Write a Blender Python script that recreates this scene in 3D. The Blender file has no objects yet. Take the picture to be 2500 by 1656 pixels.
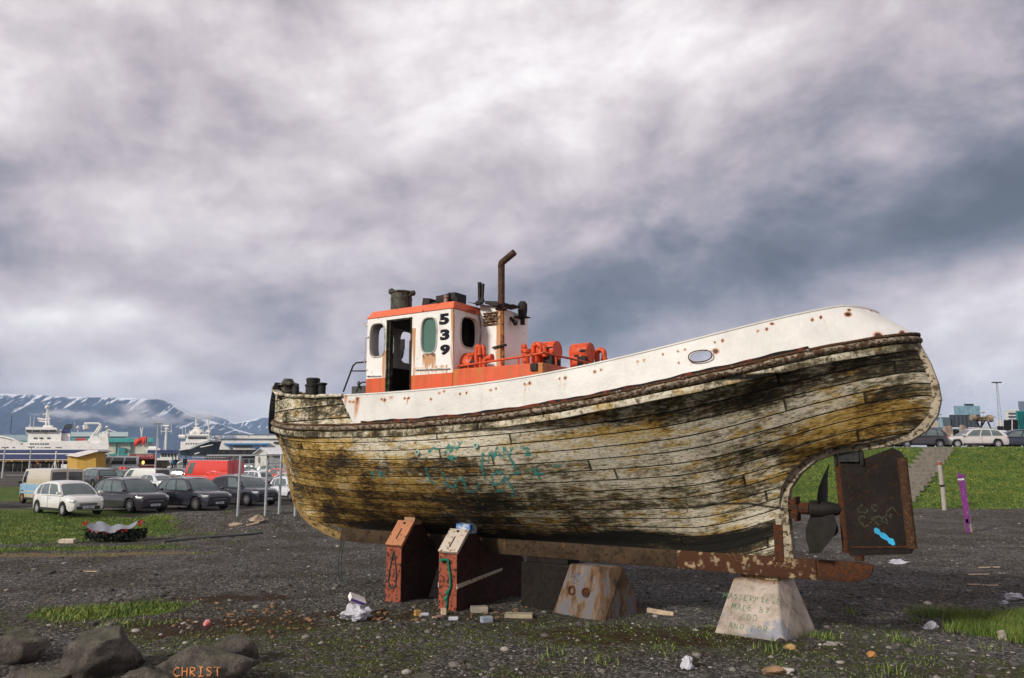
import bpy, bmesh, math, random
import numpy as np
from mathutils import Vector, Matrix, Euler
R = math.radians
rnd = random.Random(7)
scene = bpy.context.scene
COL = scene.collection

# ------------------------------------------------------------------ camera
F, CX, CY, H = 1900.0, 1250.0, 828.0, 2.8          # focal length in photo pixels, image centre, eye height
PIT = math.atan(292 / F); cp, sp = math.cos(PIT), math.sin(PIT)
cd = bpy.data.cameras.new('camera'); cam = bpy.data.objects.new('camera', cd); COL.objects.link(cam)
cd.sensor_width = 36; cd.lens = 36 * F / 2500; cd.clip_end = 30000; cd.clip_start = 0.1
cam.location = (0, 0, H); cam.rotation_euler = (math.pi / 2 + PIT, 0, 0)
scene.camera = cam
scene.view_settings.view_transform = 'Standard'; scene.view_settings.look = 'None'
scene.view_settings.exposure = 0.12
try: scene.cycles.volume_bounces = 3
except Exception: pass; scene.view_settings.gamma = 1.0; scene.view_settings.use_curve_mapping = False

def ray(x, y):
    u = (x - CX) / F; v = (CY - y) / F
    return (u, cp - v * sp, sp + v * cp)
def proj(X, Y, Z):
    z = Z - H; d = Y * cp + z * sp; up = z * cp - Y * sp
    return (CX + F * X / d, CY - F * up / d)
def at(x, y, Y):
    r = ray(x, y); t = Y / r[1]; return Vector((r[0] * t, Y, H + r[2] * t))

# ------------------------------------------------------------------ node helper
class NT:
    def __init__(s, tree): s.t = tree; s.n = tree.nodes; s.l = tree.links
    def put(s, sock, v):
        if v is None: return
        if isinstance(v, bpy.types.NodeSocket): s.l.new(v, sock)
        else:
            if isinstance(v, (tuple, list)) and sock.type == 'RGBA' and len(v) == 3: v = (*v, 1)
            sock.default_value = v
    def node(s, typ, props=None, **ins):
        nd = s.n.new(typ)
        for k, v in (props or {}).items(): setattr(nd, k, v)
        for k, v in ins.items():
            k = k.replace('_', ' ')
            s.put(nd.inputs[k], v)
        return nd
    def math(s, op, a, b=0.0, c=None, clamp=False):
        nd = s.n.new('ShaderNodeMath'); nd.operation = op; nd.use_clamp = clamp
        s.put(nd.inputs[0], a); s.put(nd.inputs[1], b)
        if c is not None: s.put(nd.inputs[2], c)
        return nd.outputs[0]
    def vmath(s, op, a, b=None, out=0):
        nd = s.n.new('ShaderNodeVectorMath'); nd.operation = op
        s.put(nd.inputs[0], a)
        if b is not None: s.put(nd.inputs[1], b)
        return nd.outputs[out]
    def noise(s, vec, scale, detail=4, rough=.55, dist=0.0, dim='3D'):
        nd = s.node('ShaderNodeTexNoise', {'noise_dimensions': dim}, Vector=vec, Scale=scale, Detail=detail, Roughness=rough, Distortion=dist)
        return nd.outputs['Fac']
    def mix(s, f, a, b, mode='MIX'):
        nd = s.n.new('ShaderNodeMix'); nd.data_type = 'RGBA'; nd.blend_type = mode
        s.put(nd.inputs[0], f); s.put(nd.inputs[6], a); s.put(nd.inputs[7], b)
        return nd.outputs[2]
    def mr(s, v, a, b, c=0.0, d=1.0, smooth=True):
        nd = s.n.new('ShaderNodeMapRange'); nd.interpolation_type = 'SMOOTHSTEP' if smooth else 'LINEAR'
        for i, q in enumerate((v, a, b, c, d)): s.put(nd.inputs[i], q)
        return nd.outputs[0]
    def ramp(s, v, stops):
        nd = s.n.new('ShaderNodeValToRGB'); s.put(nd.inputs[0], v)
        e = nd.color_ramp.elements
        while len(e) < len(stops): e.new(0.5)
        for q, (p, c) in zip(e, stops): q.position = p; q.color = (*c, 1)
        return nd.outputs[0]
    def comb(s, x, y, z):
        nd = s.n.new('ShaderNodeCombineXYZ')
        for i, q in enumerate((x, y, z)): s.put(nd.inputs[i], q)
        return nd.outputs[0]
    def sep(s, v):
        nd = s.n.new('ShaderNodeSeparateXYZ'); s.put(nd.inputs[0], v); return nd.outputs
    def attr(s, name, out='Fac'):
        nd = s.n.new('ShaderNodeAttribute'); nd.attribute_name = name; return nd.outputs[out]
    def scale(s, v, f):
        return s.vmath('MULTIPLY', v, f)

# ------------------------------------------------------------------ sky and sun
SUN = Vector((-0.70, -0.60, 0.50)).normalized()
w = bpy.data.worlds.new('World'); scene.world = w; w.use_nodes = True
T = NT(w.node_tree); T.n.clear()
tc = T.node('ShaderNodeTexCoord'); D = tc.outputs['Generated']
sky = T.node('ShaderNodeTexSky', {'sky_type': 'NISHITA', 'sun_disc': False, 'sun_elevation': math.asin(SUN.z),
             'sun_rotation': math.atan2(SUN.x, SUN.y)})
skyc = T.mix(1.0, sky.outputs[0], (0.1, 0.1, 0.1, 1), 'MULTIPLY')
dx, dy, dz = T.sep(D)
zz = T.math('MAXIMUM', dz, 0.0)
den = T.math('ADD', zz, 0.26)
P2 = T.comb(T.math('DIVIDE', dx, den), T.math('DIVIDE', dy, den), T.math('MULTIPLY', zz, 1.5))
rot = T.node('ShaderNodeMapping', Vector=P2, Rotation=(0, 0, R(-22)), Scale=(1.5, 2.3, 1.6)).outputs[0]
n1 = T.noise(rot, 0.62, 9, .52, .3)
Dd = T.vmath('MULTIPLY', T.node('ShaderNodeMapping', Vector=D, Rotation=(0, R(10), 0)).outputs[0], (1.0, 1.0, 1.55))
n2 = T.noise(Dd, 2.6, 9, .56, .55)
n3 = T.noise(T.vmath('ADD', Dd, (1.2, 7.3, 2)), 7.0, 10, .60, .15)
cv = T.math('ADD', T.math('MULTIPLY', n1, .32), T.math('ADD', T.math('MULTIPLY', n2, .52), T.math('MULTIPLY', n3, .36)))
cv = T.math('ADD', T.math('MULTIPLY', T.math('SUBTRACT', cv, .60), 2.35), .60)
wob = T.node('ShaderNodeTexNoise', None, Vector=D, Scale=3.0, Detail=4.0).outputs['Color']
Dw = T.vmath('ADD', D, T.scale(T.vmath('SUBTRACT', wob, (.5, .5, .5)), (.34, .2, .24)))
def lobe(px, py, rx, ry, amt):
    """a mass of cloud in one part of the sky: centre direction, angular half sizes"""
    r = Vector(ray(px, py)).normalized()
    sx = Vector((0, 0, 1)).cross(r).normalized(); sy = r.cross(sx).normalized()
    dlt = T.vmath('SUBTRACT', Dw, tuple(r))
    a = T.math('DIVIDE', T.vmath('DOT_PRODUCT', dlt, tuple(sx), 1), rx / F)
    b = T.math('DIVIDE', T.vmath('DOT_PRODUCT', dlt, tuple(sy), 1), ry / F)
    q = T.math('ADD', T.math('MULTIPLY', a, a), T.math('MULTIPLY', b, b))
    return T.math('MULTIPLY', T.math('POWER', 2.718, T.math('MULTIPLY', q, -1.0)), amt)
for L in [(1750, 690, 560, 180, -.40), (2420, 480, 420, 130, -.30), (1250, 800, 420, 90, -.26), (700, 700, 450, 90, -.08),
          (2150, 610, 330, 110, -.14), (2440, 60, 330, 160, -.12), (1150, 460, 700, 70, -.10), (60, 560, 300, 60, -.10), (350, 880, 350, 50, -.12),
          (1300, 170, 560, 170, .10), (350, 520, 560, 170, .15), (480, 430, 420, 80, .16), (180, 790, 300, 70, .34), (2350, 860, 260, 110, .22),
          (500, 960, 300, 50, .20), (150, 60, 400, 100, -.06), (1650, 50, 350, 90, .06), (30, 870, 200, 40, .12), (1950, 780, 200, 60, .10)]:
    cv = T.math('ADD', cv, lobe(*L))
cc = T.ramp(cv, [(0.0, (.090, .098, .124)), (.20, (.165, .172, .212)), (.38, (.320, .295, .340)), (.56, (.52, .455, .490)), (.76, (.73, .665, .68)), (1.0, (1.0, .955, .95))])
mixc = T.mix(0.94, skyc, cc)
below = T.mr(dz, -0.02, -0.10)
mixc = T.mix(below, mixc, (.10, .10, .11, 1))
bg = T.node('ShaderNodeBackground', None, Color=mixc, Strength=1.04)
out = T.node('ShaderNodeOutputWorld', None, Surface=bg.outputs[0])

sl = bpy.data.lights.new('sun', 'SUN'); sl.energy = 3.1; sl.angle = R(7); sl.color = (1.0, .94, .84)
so = bpy.data.objects.new('sun', sl); COL.objects.link(so)
so.rotation_euler = (-SUN).to_track_quat('-Z', 'Y').to_euler()

# ------------------------------------------------------------------ mesh helpers
class MB:
    def __init__(s): s.v = []; s.f = []
    def add(s, vs, fs):
        o = len(s.v); s.v += [tuple(p) for p in vs]; s.f += [tuple(i + o for i in q) for q in fs]; return s
    def hexa(s, c):  # 8 corners, bottom ring then top ring
        return s.add(c, [(0, 3, 2, 1), (4, 5, 6, 7), (0, 1, 5, 4), (1, 2, 6, 5), (2, 3, 7, 6), (3, 0, 4, 7)])
    def box(s, c, d, rot=None):
        x, y, z = d[0] / 2, d[1] / 2, d[2] / 2
        p = [Vector(q) for q in [(-x, -y, -z), (x, -y, -z), (x, y, -z), (-x, y, -z), (-x, -y, z), (x, -y, z), (x, y, z), (-x, y, z)]]
        if rot is not None:
            m = rot if isinstance(rot, Matrix) else Euler(rot).to_matrix()
            p = [m @ q for q in p]
        return s.hexa([q + Vector(c) for q in p])
    def bb(s, a, b):
        return s.box([(a[i] + b[i]) / 2 for i in range(3)], [abs(b[i] - a[i]) for i in range(3)])
    def tube(s, pts, r, seg=8, cap=True):
        pts = [Vector(p) for p in pts]; n = len(pts)
        rs = r if isinstance(r, (list, tuple)) else [r] * n
        ref = Vector((0, 0, 1)); o = []; fs = []
        up = None
        for i, p in enumerate(pts):
            d = (pts[min(i + 1, n - 1)] - pts[max(i - 1, 0)]).normalized()
            if up is None:
                up = ref if abs(d.z) < .9 else Vector((1, 0, 0))
            a = d.cross(up)
            if a.length < 1e-4: a = d.cross(Vector((0.3, 1, 0)))
            a.normalize(); b = a.cross(d).normalized(); up = b
            for k in range(seg):
                t = 2 * math.pi * k / seg
                o.append(p + (a * math.cos(t) + b * math.sin(t)) * rs[i])
        for i in range(n - 1):
            for k in range(seg):
                k2 = (k + 1) % seg
                fs.append((i * seg + k, i * seg + k2, (i + 1) * seg + k2, (i + 1) * seg + k))
        if cap: fs.append(tuple(range(seg))[::-1]); fs.append(tuple((n - 1) * seg + k for k in range(seg)))
        return s.add(o, fs)
    def lathe(s, prof, c=(0, 0, 0), axis='z', seg=20, close=True):
        o = []; fs = []; n = len(prof); c = Vector(c)
        for r, h in prof:
            for k in range(seg):
                t = 2 * math.pi * k / seg; x, y = r * math.cos(t), r * math.sin(t)
                q = {'z': (x, y, h), 'x': (h, x, y), 'y': (y, h, x)}[axis]
                o.append(c + Vector(q))
        for i in range(n - 1):
            for k in range(seg):
                k2 = (k + 1) % seg; fs.append((i * seg + k, i * seg + k2, (i + 1) * seg + k2, (i + 1) * seg + k))
        if close: fs.append(tuple(range(seg))[::-1]); fs.append(tuple((n - 1) * seg + k for k in range(seg)))
        return s.add(o, fs)
    def prism(s, poly, off):  # 3D polygon extruded by the vector off
        n = len(poly); off = Vector(off); p = [Vector(q) for q in poly]
        return s.add(p + [q + off for q in p], [tuple(range(n))[::-1], tuple(range(n, 2 * n))] + [(i, (i + 1) % n, n + (i + 1) % n, n + i) for i in range(n)])
    def ball(s, c, r, seg=12, sc=(1, 1, 1)):
        o = []; fs = []; n = seg // 2
        for i in range(1, n):
            a = math.pi * i / n
            for k in range(seg):
                t = 2 * math.pi * k / seg
                o.append((c[0] + r * sc[0] * math.sin(a) * math.cos(t), c[1] + r * sc[1] * math.sin(a) * math.sin(t), c[2] + r * sc[2] * math.cos(a)))
        o += [(c[0], c[1], c[2] + r * sc[2]), (c[0], c[1], c[2] - r * sc[2])]
        m = (n - 1) * seg
        for i in range(n - 2):
            for k in range(seg):
                k2 = (k + 1) % seg; fs.append((i * seg + k, (i + 1) * seg + k, (i + 1) * seg + k2, i * seg + k2))
        for k in range(seg):
            k2 = (k + 1) % seg; fs.append((m, k, k2)); fs.append((m + 1, (n - 2) * seg + k2, (n - 2) * seg + k))
        return s.add(o, fs)
    def build(s, name, mat, parent=None, smooth=None, bevel=0, recalc=True, bseg=2):
        me = bpy.data.meshes.new(name); me.from_pydata(s.v, [], s.f); me.update()
        if recalc or bevel:
            bm = bmesh.new(); bm.from_mesh(me)
            if bevel:
                bmesh.ops.recalc_face_normals(bm, faces=bm.faces)
                es = [e for e in bm.edges if len(e.link_faces) == 2 and e.calc_face_angle(0) > .4]
                bmesh.ops.bevel(bm, geom=es, offset=bevel, segments=bseg, profile=.5, affect='EDGES')
            bmesh.ops.recalc_face_normals(bm, faces=bm.faces)
            bm.to_mesh(me); bm.free()
        return link(name, me, mat, parent, smooth)
def link(name, me, mat, parent=None, smooth=None):
    if mat is not None: me.materials.append(mat)
    if smooth:
        me.shade_smooth()
        if smooth < 3: me.set_sharp_from_angle(angle=smooth)
    o = bpy.data.objects.new(name, me); COL.objects.link(o)
    if parent is not None: o.parent = parent
    return o
def tag(o, label=None, cat=None, group=None, kind=None):
    if label: o['label'] = label
    if cat: o['category'] = cat
    if group: o['group'] = group
    if kind: o['kind'] = kind
    return o
def thing(name, label, cat, loc=(0, 0, 0), rz=0, group=None):
    o = bpy.data.objects.new(name, None); COL.objects.link(o); o.location = loc; o.rotation_euler = (0, 0, rz)
    return tag(o, label, cat, group)
def fattr(me, name, vals):
    a = me.attributes.new(name, 'FLOAT', 'POINT'); a.data.foreach_set('value', np.asarray(vals, dtype=np.float32))
def cut(o, cutters, keep_smooth=True):
    """boolean openings, applied at once; the cutters are removed"""
    for c in cutters:
        m = o.modifiers.new('b', 'BOOLEAN'); m.object = c; m.operation = 'DIFFERENCE'; m.solver = 'EXACT'
    bpy.context.view_layer.update()
    dg = bpy.context.evaluated_depsgraph_get()
    me = bpy.data.meshes.new_from_object(o.evaluated_get(dg))
    me.name = o.data.name; o.modifiers.clear(); o.data = me
    for c in cutters: bpy.data.objects.remove(c)
def text(body, size, name, mat, parent, M, ext=.004, off=0.0, align='LEFT', space=1.0, shear=0):
    cu = bpy.data.curves.new('t', 'FONT'); cu.body = body; cu.size = size; cu.extrude = ext; cu.offset = off
    cu.align_x = align; cu.space_character = space; cu.shear = shear; cu.resolution_u = 4
    t = bpy.data.objects.new('t', cu); COL.objects.link(t)
    dg = bpy.context.evaluated_depsgraph_get()
    me = bpy.data.meshes.new_from_object(t.evaluated_get(dg)); bpy.data.objects.remove(t)
    me.materials.clear()
    o = link(name, me, mat, parent)
    o.matrix_local = M
    return o
def rnoise(x, y, seed=0):
    """vectorised smooth value noise"""
    x = np.asarray(x, dtype=float); y = np.asarray(y, dtype=float)
    xi = np.floor(x); yi = np.floor(y); fx = x - xi; fy = y - yi
    fx = fx * fx * (3 - 2 * fx); fy = fy * fy * (3 - 2 * fy)
    def h(a, b):
        q = np.sin(a * 127.1 + b * 311.7 + seed * 74.7) * 43758.5453
        return q - np.floor(q)
    return (h(xi, yi) * (1 - fx) + h(xi + 1, yi) * fx) * (1 - fy) + (h(xi, yi + 1) * (1 - fx) + h(xi + 1, yi + 1) * fx) * fy
def fbm(x, y, oct=4, seed=0):
    s = 0; a = .5
    for i in range(oct): s = s + a * rnoise(x * 2 ** i, y * 2 ** i, seed + i); a *= .5
    return s
def sst(a, b, x):
    t = np.clip((np.asarray(x, dtype=float) - a) / (b - a), 0, 1); return t * t * (3 - 2 * t)

# ------------------------------------------------------------------ materials
MATS = {}
def mat_new(name):
    m = bpy.data.materials.new(name); m.use_nodes = True
    t = NT(m.node_tree); bs = t.n['Principled BSDF']; return m, t, bs
def bump(t, bs, h, dist=.01, strength=1.0):
    b = t.node('ShaderNodeBump', None, Height=h, Distance=dist, Strength=strength); t.l.new(b.outputs[0], bs.inputs['Normal'])
def plain(name, col, rough=.6, metal=0.0, var=.25, scale=6.0, bmp=0.0, coat=0.0, dirt=None, dirt_amt=.4, emis=0):
    if name in MATS: return MATS[name]
    m, t, bs = mat_new(name)
    ob = t.node('ShaderNodeTexCoord').outputs['Object']
    n = t.noise(ob, scale, 5, .6)
    c = t.mix(t.mr(n, .3, .7), tuple(x * (1 - var) for x in col), tuple(min(1, x * (1 + var * .6)) for x in col))
    if dirt:
        n2 = t.noise(t.vmath('ADD', ob, (3, 1, 5)), scale * 1.7, 6, .65)
        c = t.mix(t.mr(n2, .62 - dirt_amt * .3, .72 - dirt_amt * .2), c, dirt)
    t.put(bs.inputs['Base Color'], c); bs.inputs['Roughness'].default_value = rough; bs.inputs['Metallic'].default_value = metal
    bs.inputs['Specular IOR Level'].default_value = .25 if rough > .62 else .5
    if coat: bs.inputs['Coat Weight'].default_value = coat; bs.inputs['Coat Roughness'].default_value = .06
    if bmp: bump(t, bs, t.noise(ob, scale * 4, 4), bmp)
    if emis: t.put(bs.inputs['Emission Color'], (*col, 1)); bs.inputs['Emission Strength'].default_value = emis
    MATS[name] = m; return m
def painted(name, col, rust_amt=.3, scale=2.2, streak=.35, rough=.5, rustc=(.22, .075, .015), dark=(.05, .02, .01), chalk=.15, bm=.004):
    """weathered paint on steel: chips, rust blooms and runs below them"""
    m, t, bs = mat_new(name)
    ob = t.node('ShaderNodeTexCoord').outputs['Object']
    base = t.mix(t.mr(t.noise(ob, scale, 5, .6), .3, .7), col, tuple(min(1, c * (1 - chalk)) for c in col))
    st = t.noise(t.vmath('MULTIPLY', ob, (7, 7, .55)), 1.0, 5, .6)
    big = t.noise(ob, scale * .6, 3)
    sm = t.math('MULTIPLY', t.mr(st, .60, .74), t.mr(big, .5, .62))
    c = t.mix(t.math('MULTIPLY', sm, streak), base, (.46, .17, .025, 1)); bs.inputs['Specular IOR Level'].default_value = .3
    ch = t.noise(t.vmath('ADD', ob, (4, 9, 2)), scale * 5, 7, .68)
    chm = t.mr(ch, .70 - rust_amt * .22, .735 - rust_amt * .2)
    rc = t.mix(t.noise(ob, 30, 3), dark, rustc)
    c = t.mix(chm, c, rc)
    t.put(bs.inputs['Base Color'], c)
    t.put(bs.inputs['Roughness'], t.math('ADD', t.math('MULTIPLY', chm, .3), rough))
    bump(t, bs, t.math('ADD', t.math('MULTIPLY', chm, -.6), t.math('MULTIPLY', t.noise(ob, 9, 4), .5)), bm)
    MATS[name] = m; return m
def glass_dark(name='window_glass', col=(.03, .04, .045), rough=.06, tr=0.0):
    if name in MATS: return MATS[name]
    m, t, bs = mat_new(name); bs.inputs['Base Color'].default_value = (*col, 1); bs.inputs['Roughness'].default_value = rough
    bs.inputs['Specular IOR Level'].default_value = .8
    if tr: bs.inputs['Transmission Weight'].default_value = tr
    ob = t.node('ShaderNodeTexCoord').outputs['Object']
    t.put(bs.inputs['Base Color'], t.mix(t.noise(ob, 2.5, 3), tuple(c * .7 for c in col), tuple(c * 1.5 for c in col)))
    MATS[name] = m; return m
RUST = painted('rusty_steel', (.045, .022, .012), 1.2, 3, 0, .85, (.13, .042, .012), (.018, .010, .008), bm=.008)
WOODROT = plain('rotten_wood', (.10, .085, .055), .9, 0, .6, 5, .02, dirt=(.02, .022, .014), dirt_amt=.8)
BLACKM = plain('blackened_metal', (.022, .022, .022), .7, 0, .5, 8, .01, dirt=(.06, .03, .015), dirt_amt=.3)
RUBBER = plain('black_rubber', (.015, .015, .016), .8, 0, .4, 8, .004)
CHROME = plain('bright_alloy', (.6, .6, .62), .3, .9, .1)
GALV = plain('galvanised_steel', (.42, .45, .46), .45, .5, .15, 4)

# ------------------------------------------------------------------ terrain
def gz(X, Y):
    X = np.asarray(X, dtype=float); Y = np.asarray(Y, dtype=float)
    z = .16 * sst(28, 42, Y) + .55 * sst(66, 100, Y) * (1 - sst(.05, .2, X / np.maximum(Y, 1)))
    emb = 3.42 * (.8 * np.clip((Y + .35 * np.sin(X * .4) - 42.5) / 13, 0, 1) + .2 * sst(42.5, 55.5, Y + .35 * np.sin(X * .4))) * sst(.16, .30, X / np.maximum(Y, 1)); z = z + emb
    g = np.exp(-((Y - 34.2 - .10 * (X + 12)) / 1.1) ** 2) * sst(-18.5, -13.5, X) * (1 - sst(-5, -1, X)); z = z + .50 * g - .12 * np.exp(-((Y - 31.6 - .10 * (X + 12)) / 1.0) ** 2) * sst(-17, -13.5, X) * (1 - sst(-8, -4, X))
    z = z + .35 * np.exp(-(((X + 10.6) / 1.3) ** 2 + ((Y - 32.6) / 1.1) ** 2))
    z = z + .13 * np.exp(-(((X - 2.2) / 2.2) ** 2 + ((Y - 12.6) / .9) ** 2))       # low earth mound by the cradle
    z = z + .30 * np.exp(-(((X + 24) / 5) ** 2 + ((Y - 36) / 3.0) ** 2))
    rough = 1 - .6 * sst(20, 40, Y)
    z = z + (fbm(X * .45, Y * .45, 4, 3) - .47) * .16 * rough + (fbm(X * 2.3, Y * 2.3, 3, 9) - .44) * .045 * rough
    left = 1 - sst(.10, .16, X / np.maximum(Y, 1))
    z = z - 4.2 * sst(126, 128, Y) * left
    return z
def gz1(X, Y): return float(gz(X, Y))
def ground(x, y):
    r = ray(x, y); t = 5.0
    lo = 5.0
    while t < 400:
        if H + r[2] * t < gz1(r[0] * t, r[1] * t): break
        lo = t; t *= 1.02
    for _ in range(18):
        m = (lo + t) / 2
        if H + r[2] * m < gz1(r[0] * m, r[1] * m): t = m
        else: lo = m
    return Vector((r[0] * t, r[1] * t, gz1(r[0] * t, r[1] * t)))
ys = np.concatenate([np.arange(-25, 8, 1.2), np.arange(8, 24, .16), np.arange(24, 44, .25), np.arange(44, 60, .4), np.arange(60, 131, 1.0), np.array([150, 200, 300, 500, 900])])
nx = 620
VX = []; VY = []
for y in ys:
    hw = max(26, abs(y) * 1.05)
    xs = np.sinh(np.linspace(-1.9, 1.9, nx)) / math.sinh(1.9) * hw
    VX.append(xs); VY.append(np.full(nx, y))
VX = np.array(VX); VY = np.array(VY); VZ = gz(VX, VY)
def grid_mesh(name, X, Y, Z):
    m, n = X.shape
    me = bpy.data.meshes.new(name); me.vertices.add(m * n)
    me.vertices.foreach_set('co', np.stack([X, Y, Z], -1).reshape(-1).astype(np.float32))
    i = np.arange((m - 1) * (n - 1)); r_ = i // (n - 1); c_ = i % (n - 1); a = r_ * n + c_
    q = np.stack([a, a + 1, a + n + 1, a + n], -1).reshape(-1)
    me.loops.add(len(q)); me.loops.foreach_set('vertex_index', q.astype(np.int32))
    me.polygons.add(len(i)); me.polygons.foreach_set('loop_start', (i * 4).astype(np.int32)); me.polygons.foreach_set('loop_total', np.full(len(i), 4, np.int32))
    me.update(); me.validate(); return me
def ell(X, Y, pts, soft=.35):
    """mask that is 1 inside blobs (x, y, rx, ry, rotation in degrees) on the ground"""
    g = np.zeros_like(X)
    for (cx, cy, rx, ry, a) in pts:
        c, s_ = math.cos(R(a)), math.sin(R(a)); u = ((X - cx) * c + (Y - cy) * s_) / rx; v = (-(X - cx) * s_ + (Y - cy) * c) / ry
        g = np.maximum(g, 1 - sst(1 - soft, 1 + soft, np.sqrt(u * u + v * v)))
    return g
def grass_mask(X, Y):
    ratio = X / np.maximum(Y, 1)
    g = ell(X, Y, [(-20.5, 30.2, 7.5, 4.6, 8), (-24, 38, 6, 4, 0), (-7.5, 15.0, 1.35, .75, 8), (-16, 35.4, 4.6, .9, 5), (-14.5, 25.3, 4.5, .45, 4),
                   (-18.5, 24.6, 3.5, .8, 4), (9.2, 13.6, 1.9, 1.15, 0), (-38, 62, 14, 14, 0), (-28, 95, 26, 12, 0)])
    g = np.maximum(g, sst(41.6, 43.0, Y + .3 * np.sin(X * 1.3)) * sst(.13, .2, ratio) * (1 - sst(55.2, 56.2, Y)))
    m = sst(.38, .55, fbm(X * .55, Y * .55, 4, 21)) * (1 - sst(13.0, 16.5, Y))
    return g, m
def soil_mask(X, Y): return .8 * ell(X, Y, [(-5.0, 13.7, 2.3, .9, 8), (2.1, 12.7, 2.3, .95, -5), (-2.6, 14.6, 1.2, .5, 0), (-5.5, 16.3, 1.4, .6, 10)], .5)
me = grid_mesh('ground', VX, VY, VZ)
g, moss = grass_mask(VX, VY)
fattr(me, 'grass', g.ravel()); fattr(me, 'moss', moss.ravel()); fattr(me, 'soil', soil_mask(VX, VY).ravel())
dry = ell(VX, VY, [(-15.5, 23.6, 6.5, .55, 4), (-20, 23.0, 5, .5, 3)], .6); fattr(me, 'dry', dry.ravel())
m_gr, t, bs = mat_new('gravel_and_grass')
pos = t.node('ShaderNodeNewGeometry').outputs['Position']
nz = t.noise(pos, 3.0, 8, .62); fine = t.noise(pos, 22, 6, .7); vf = t.noise(pos, 90, 3, .7)
vor = t.node('ShaderNodeTexVoronoi', None, Vector=pos, Scale=26.0)
vor2 = t.node('ShaderNodeTexVoronoi', None, Vector=pos, Scale=9.0)
grav = t.ramp(nz, [(.30, (.022, .020, .018)), (.5, (.078, .072, .064)), (.70, (.16, .15, .135))])
sv = t.node('ShaderNodeSeparateColor', None, Color=vor.outputs['Color'])
grav = t.mix(.6, grav, t.ramp(sv.outputs[0], [(0, (.007, .007, .007)), (.45, (.050, .047, .043)), (.8, (.17, .158, .142)), (1, (.42, .39, .35))]))
grav = t.mix(t.mr(vf, .66, .74), grav, (.16, .15, .14, 1))
grav = t.mix(t.mr(t.noise(pos, .45, 6, .65), .40, .62), grav, t.mix(1, grav, (.62, .56, .47, 1), 'MULTIPLY'))
edge = t.math('ADD', t.attr('grass'), t.math('MULTIPLY', t.math('SUBTRACT', t.noise(pos, 2.2, 6, .65), .5), 1.1))
gm = t.mr(edge, .42, .60)
ms = t.math('MULTIPLY', t.attr('moss'), t.mr(t.noise(pos, 5.0, 7, .75), .44, .60))
gcol = t.ramp(t.noise(pos, 1.3, 6, .7), [(.3, (.035, .062, .010)), (.5, (.085, .14, .018)), (.7, (.19, .20, .035))])
gcol = t.mix(t.mr(fine, .4, .7), gcol, t.mix(1, gcol, (.45, .5, .4, 1), 'MULTIPLY'))
mcol = t.ramp(fine, [(.3, (.020, .026, .008)), (.6, (.075, .085, .016)), (.8, (.16, .14, .035))])
sm = t.mr(t.math('ADD', t.attr('soil'), t.math('MULTIPLY', t.math('SUBTRACT', t.noise(pos, 2.6, 7, .7), .5), 2.2)), .45, .75)
c = t.mix(sm, grav, t.ramp(fine, [(.3, (.018, .010, .005)), (.7, (.065, .035, .016))]))
dm = t.mr(t.math('ADD', t.attr('dry'), t.math('MULTIPLY', t.math('SUBTRACT', t.noise(pos, 3, 5), .5), .8)), .4, .7)
c = t.mix(dm, c, (.17, .125, .06, 1))
c = t.mix(ms, c, mcol); c = t.mix(gm, c, gcol)
t.put(bs.inputs['Base Color'], c); bs.inputs['Roughness'].default_value = .95; bs.inputs['Specular IOR Level'].default_value = .2
hgt = t.math('ADD', t.math('MULTIPLY', t.math('SUBTRACT', 1.0, vor.outputs['Distance']), .5), t.math('ADD', t.math('MULTIPLY', fine, .8), t.math('MULTIPLY', vor2.outputs['Distance'], -.6)))
bump(t, bs, hgt, .06)
o = link('ground', me, m_gr, None, 4); tag(o, kind='structure')

# water of the harbour, out to the far shore
m_w, t, bs = mat_new('harbour_water'); bs.inputs['Base Color'].default_value = (.02, .03, .04, 1); bs.inputs['Roughness'].default_value = .12
pos = t.node('ShaderNodeNewGeometry').outputs['Position']
t.put(bs.inputs['Base Color'], t.mix(t.noise(pos, .05, 3), (.015, .025, .035, 1), (.03, .045, .06, 1))); bump(t, bs, t.noise(pos, .6, 4), .1)
mb = MB(); mb.add([(-5500, 110, -1.6), (5500, 110, -1.6), (5500, 6500, -1.6), (-5500, 6500, -1.6)], [(0, 1, 2, 3)])
tag(mb.build('harbour_water', m_w, recalc=False), kind='structure')
# ================================================================== the boat
YAW = R(33)
AX = (math.cos(YAW), -math.sin(YAW)); NX = (-math.sin(YAW), -math.cos(YAW)); OO = (-.47, 16.05)
def wpt(s, w_, z): return Vector((OO[0] + s * AX[0] + w_ * NX[0], OO[1] + s * AX[1] + w_ * NX[1], z))
def bp(x, y, w_=0.0):          # pixel seen on the boat's long plane w = const -> station s, height z
    r = ray(x, y); t = (w_ + OO[0] * NX[0] + OO[1] * NX[1]) / (r[0] * NX[0] + r[1] * NX[1])
    X, Y = r[0] * t, r[1] * t
    return ((X - OO[0]) * AX[0] + (Y - OO[1]) * AX[1], H + r[2] * t)
def sp_(x, y, s):              # pixel seen on the cross plane s = const -> w, z
    r = ray(x, y); t = (s + OO[0] * AX[0] + OO[1] * AX[1]) / (r[0] * AX[0] + r[1] * AX[1])
    X, Y = r[0] * t, r[1] * t
    return ((X - OO[0]) * NX[0] + (Y - OO[1]) * NX[1], H + r[2] * t)
def zp(x, y, z):               # pixel seen on a level plane
    r = ray(x, y); t = (z - H) / r[2]; return Vector((r[0] * t, r[1] * t, z))
def L(s, w_, z): return (s, -w_, z)
boat = thing('fishing_boat', 'old wooden fishing boat with peeling planks, white bulwark and orange wheelhouse, propped up on blocks', 'boat', (OO[0], OO[1], 0), -YAW)
boat.rotation_euler = (0, 0, -YAW)
SA, SF, BM = 7.93, -6.52, 2.05
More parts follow.
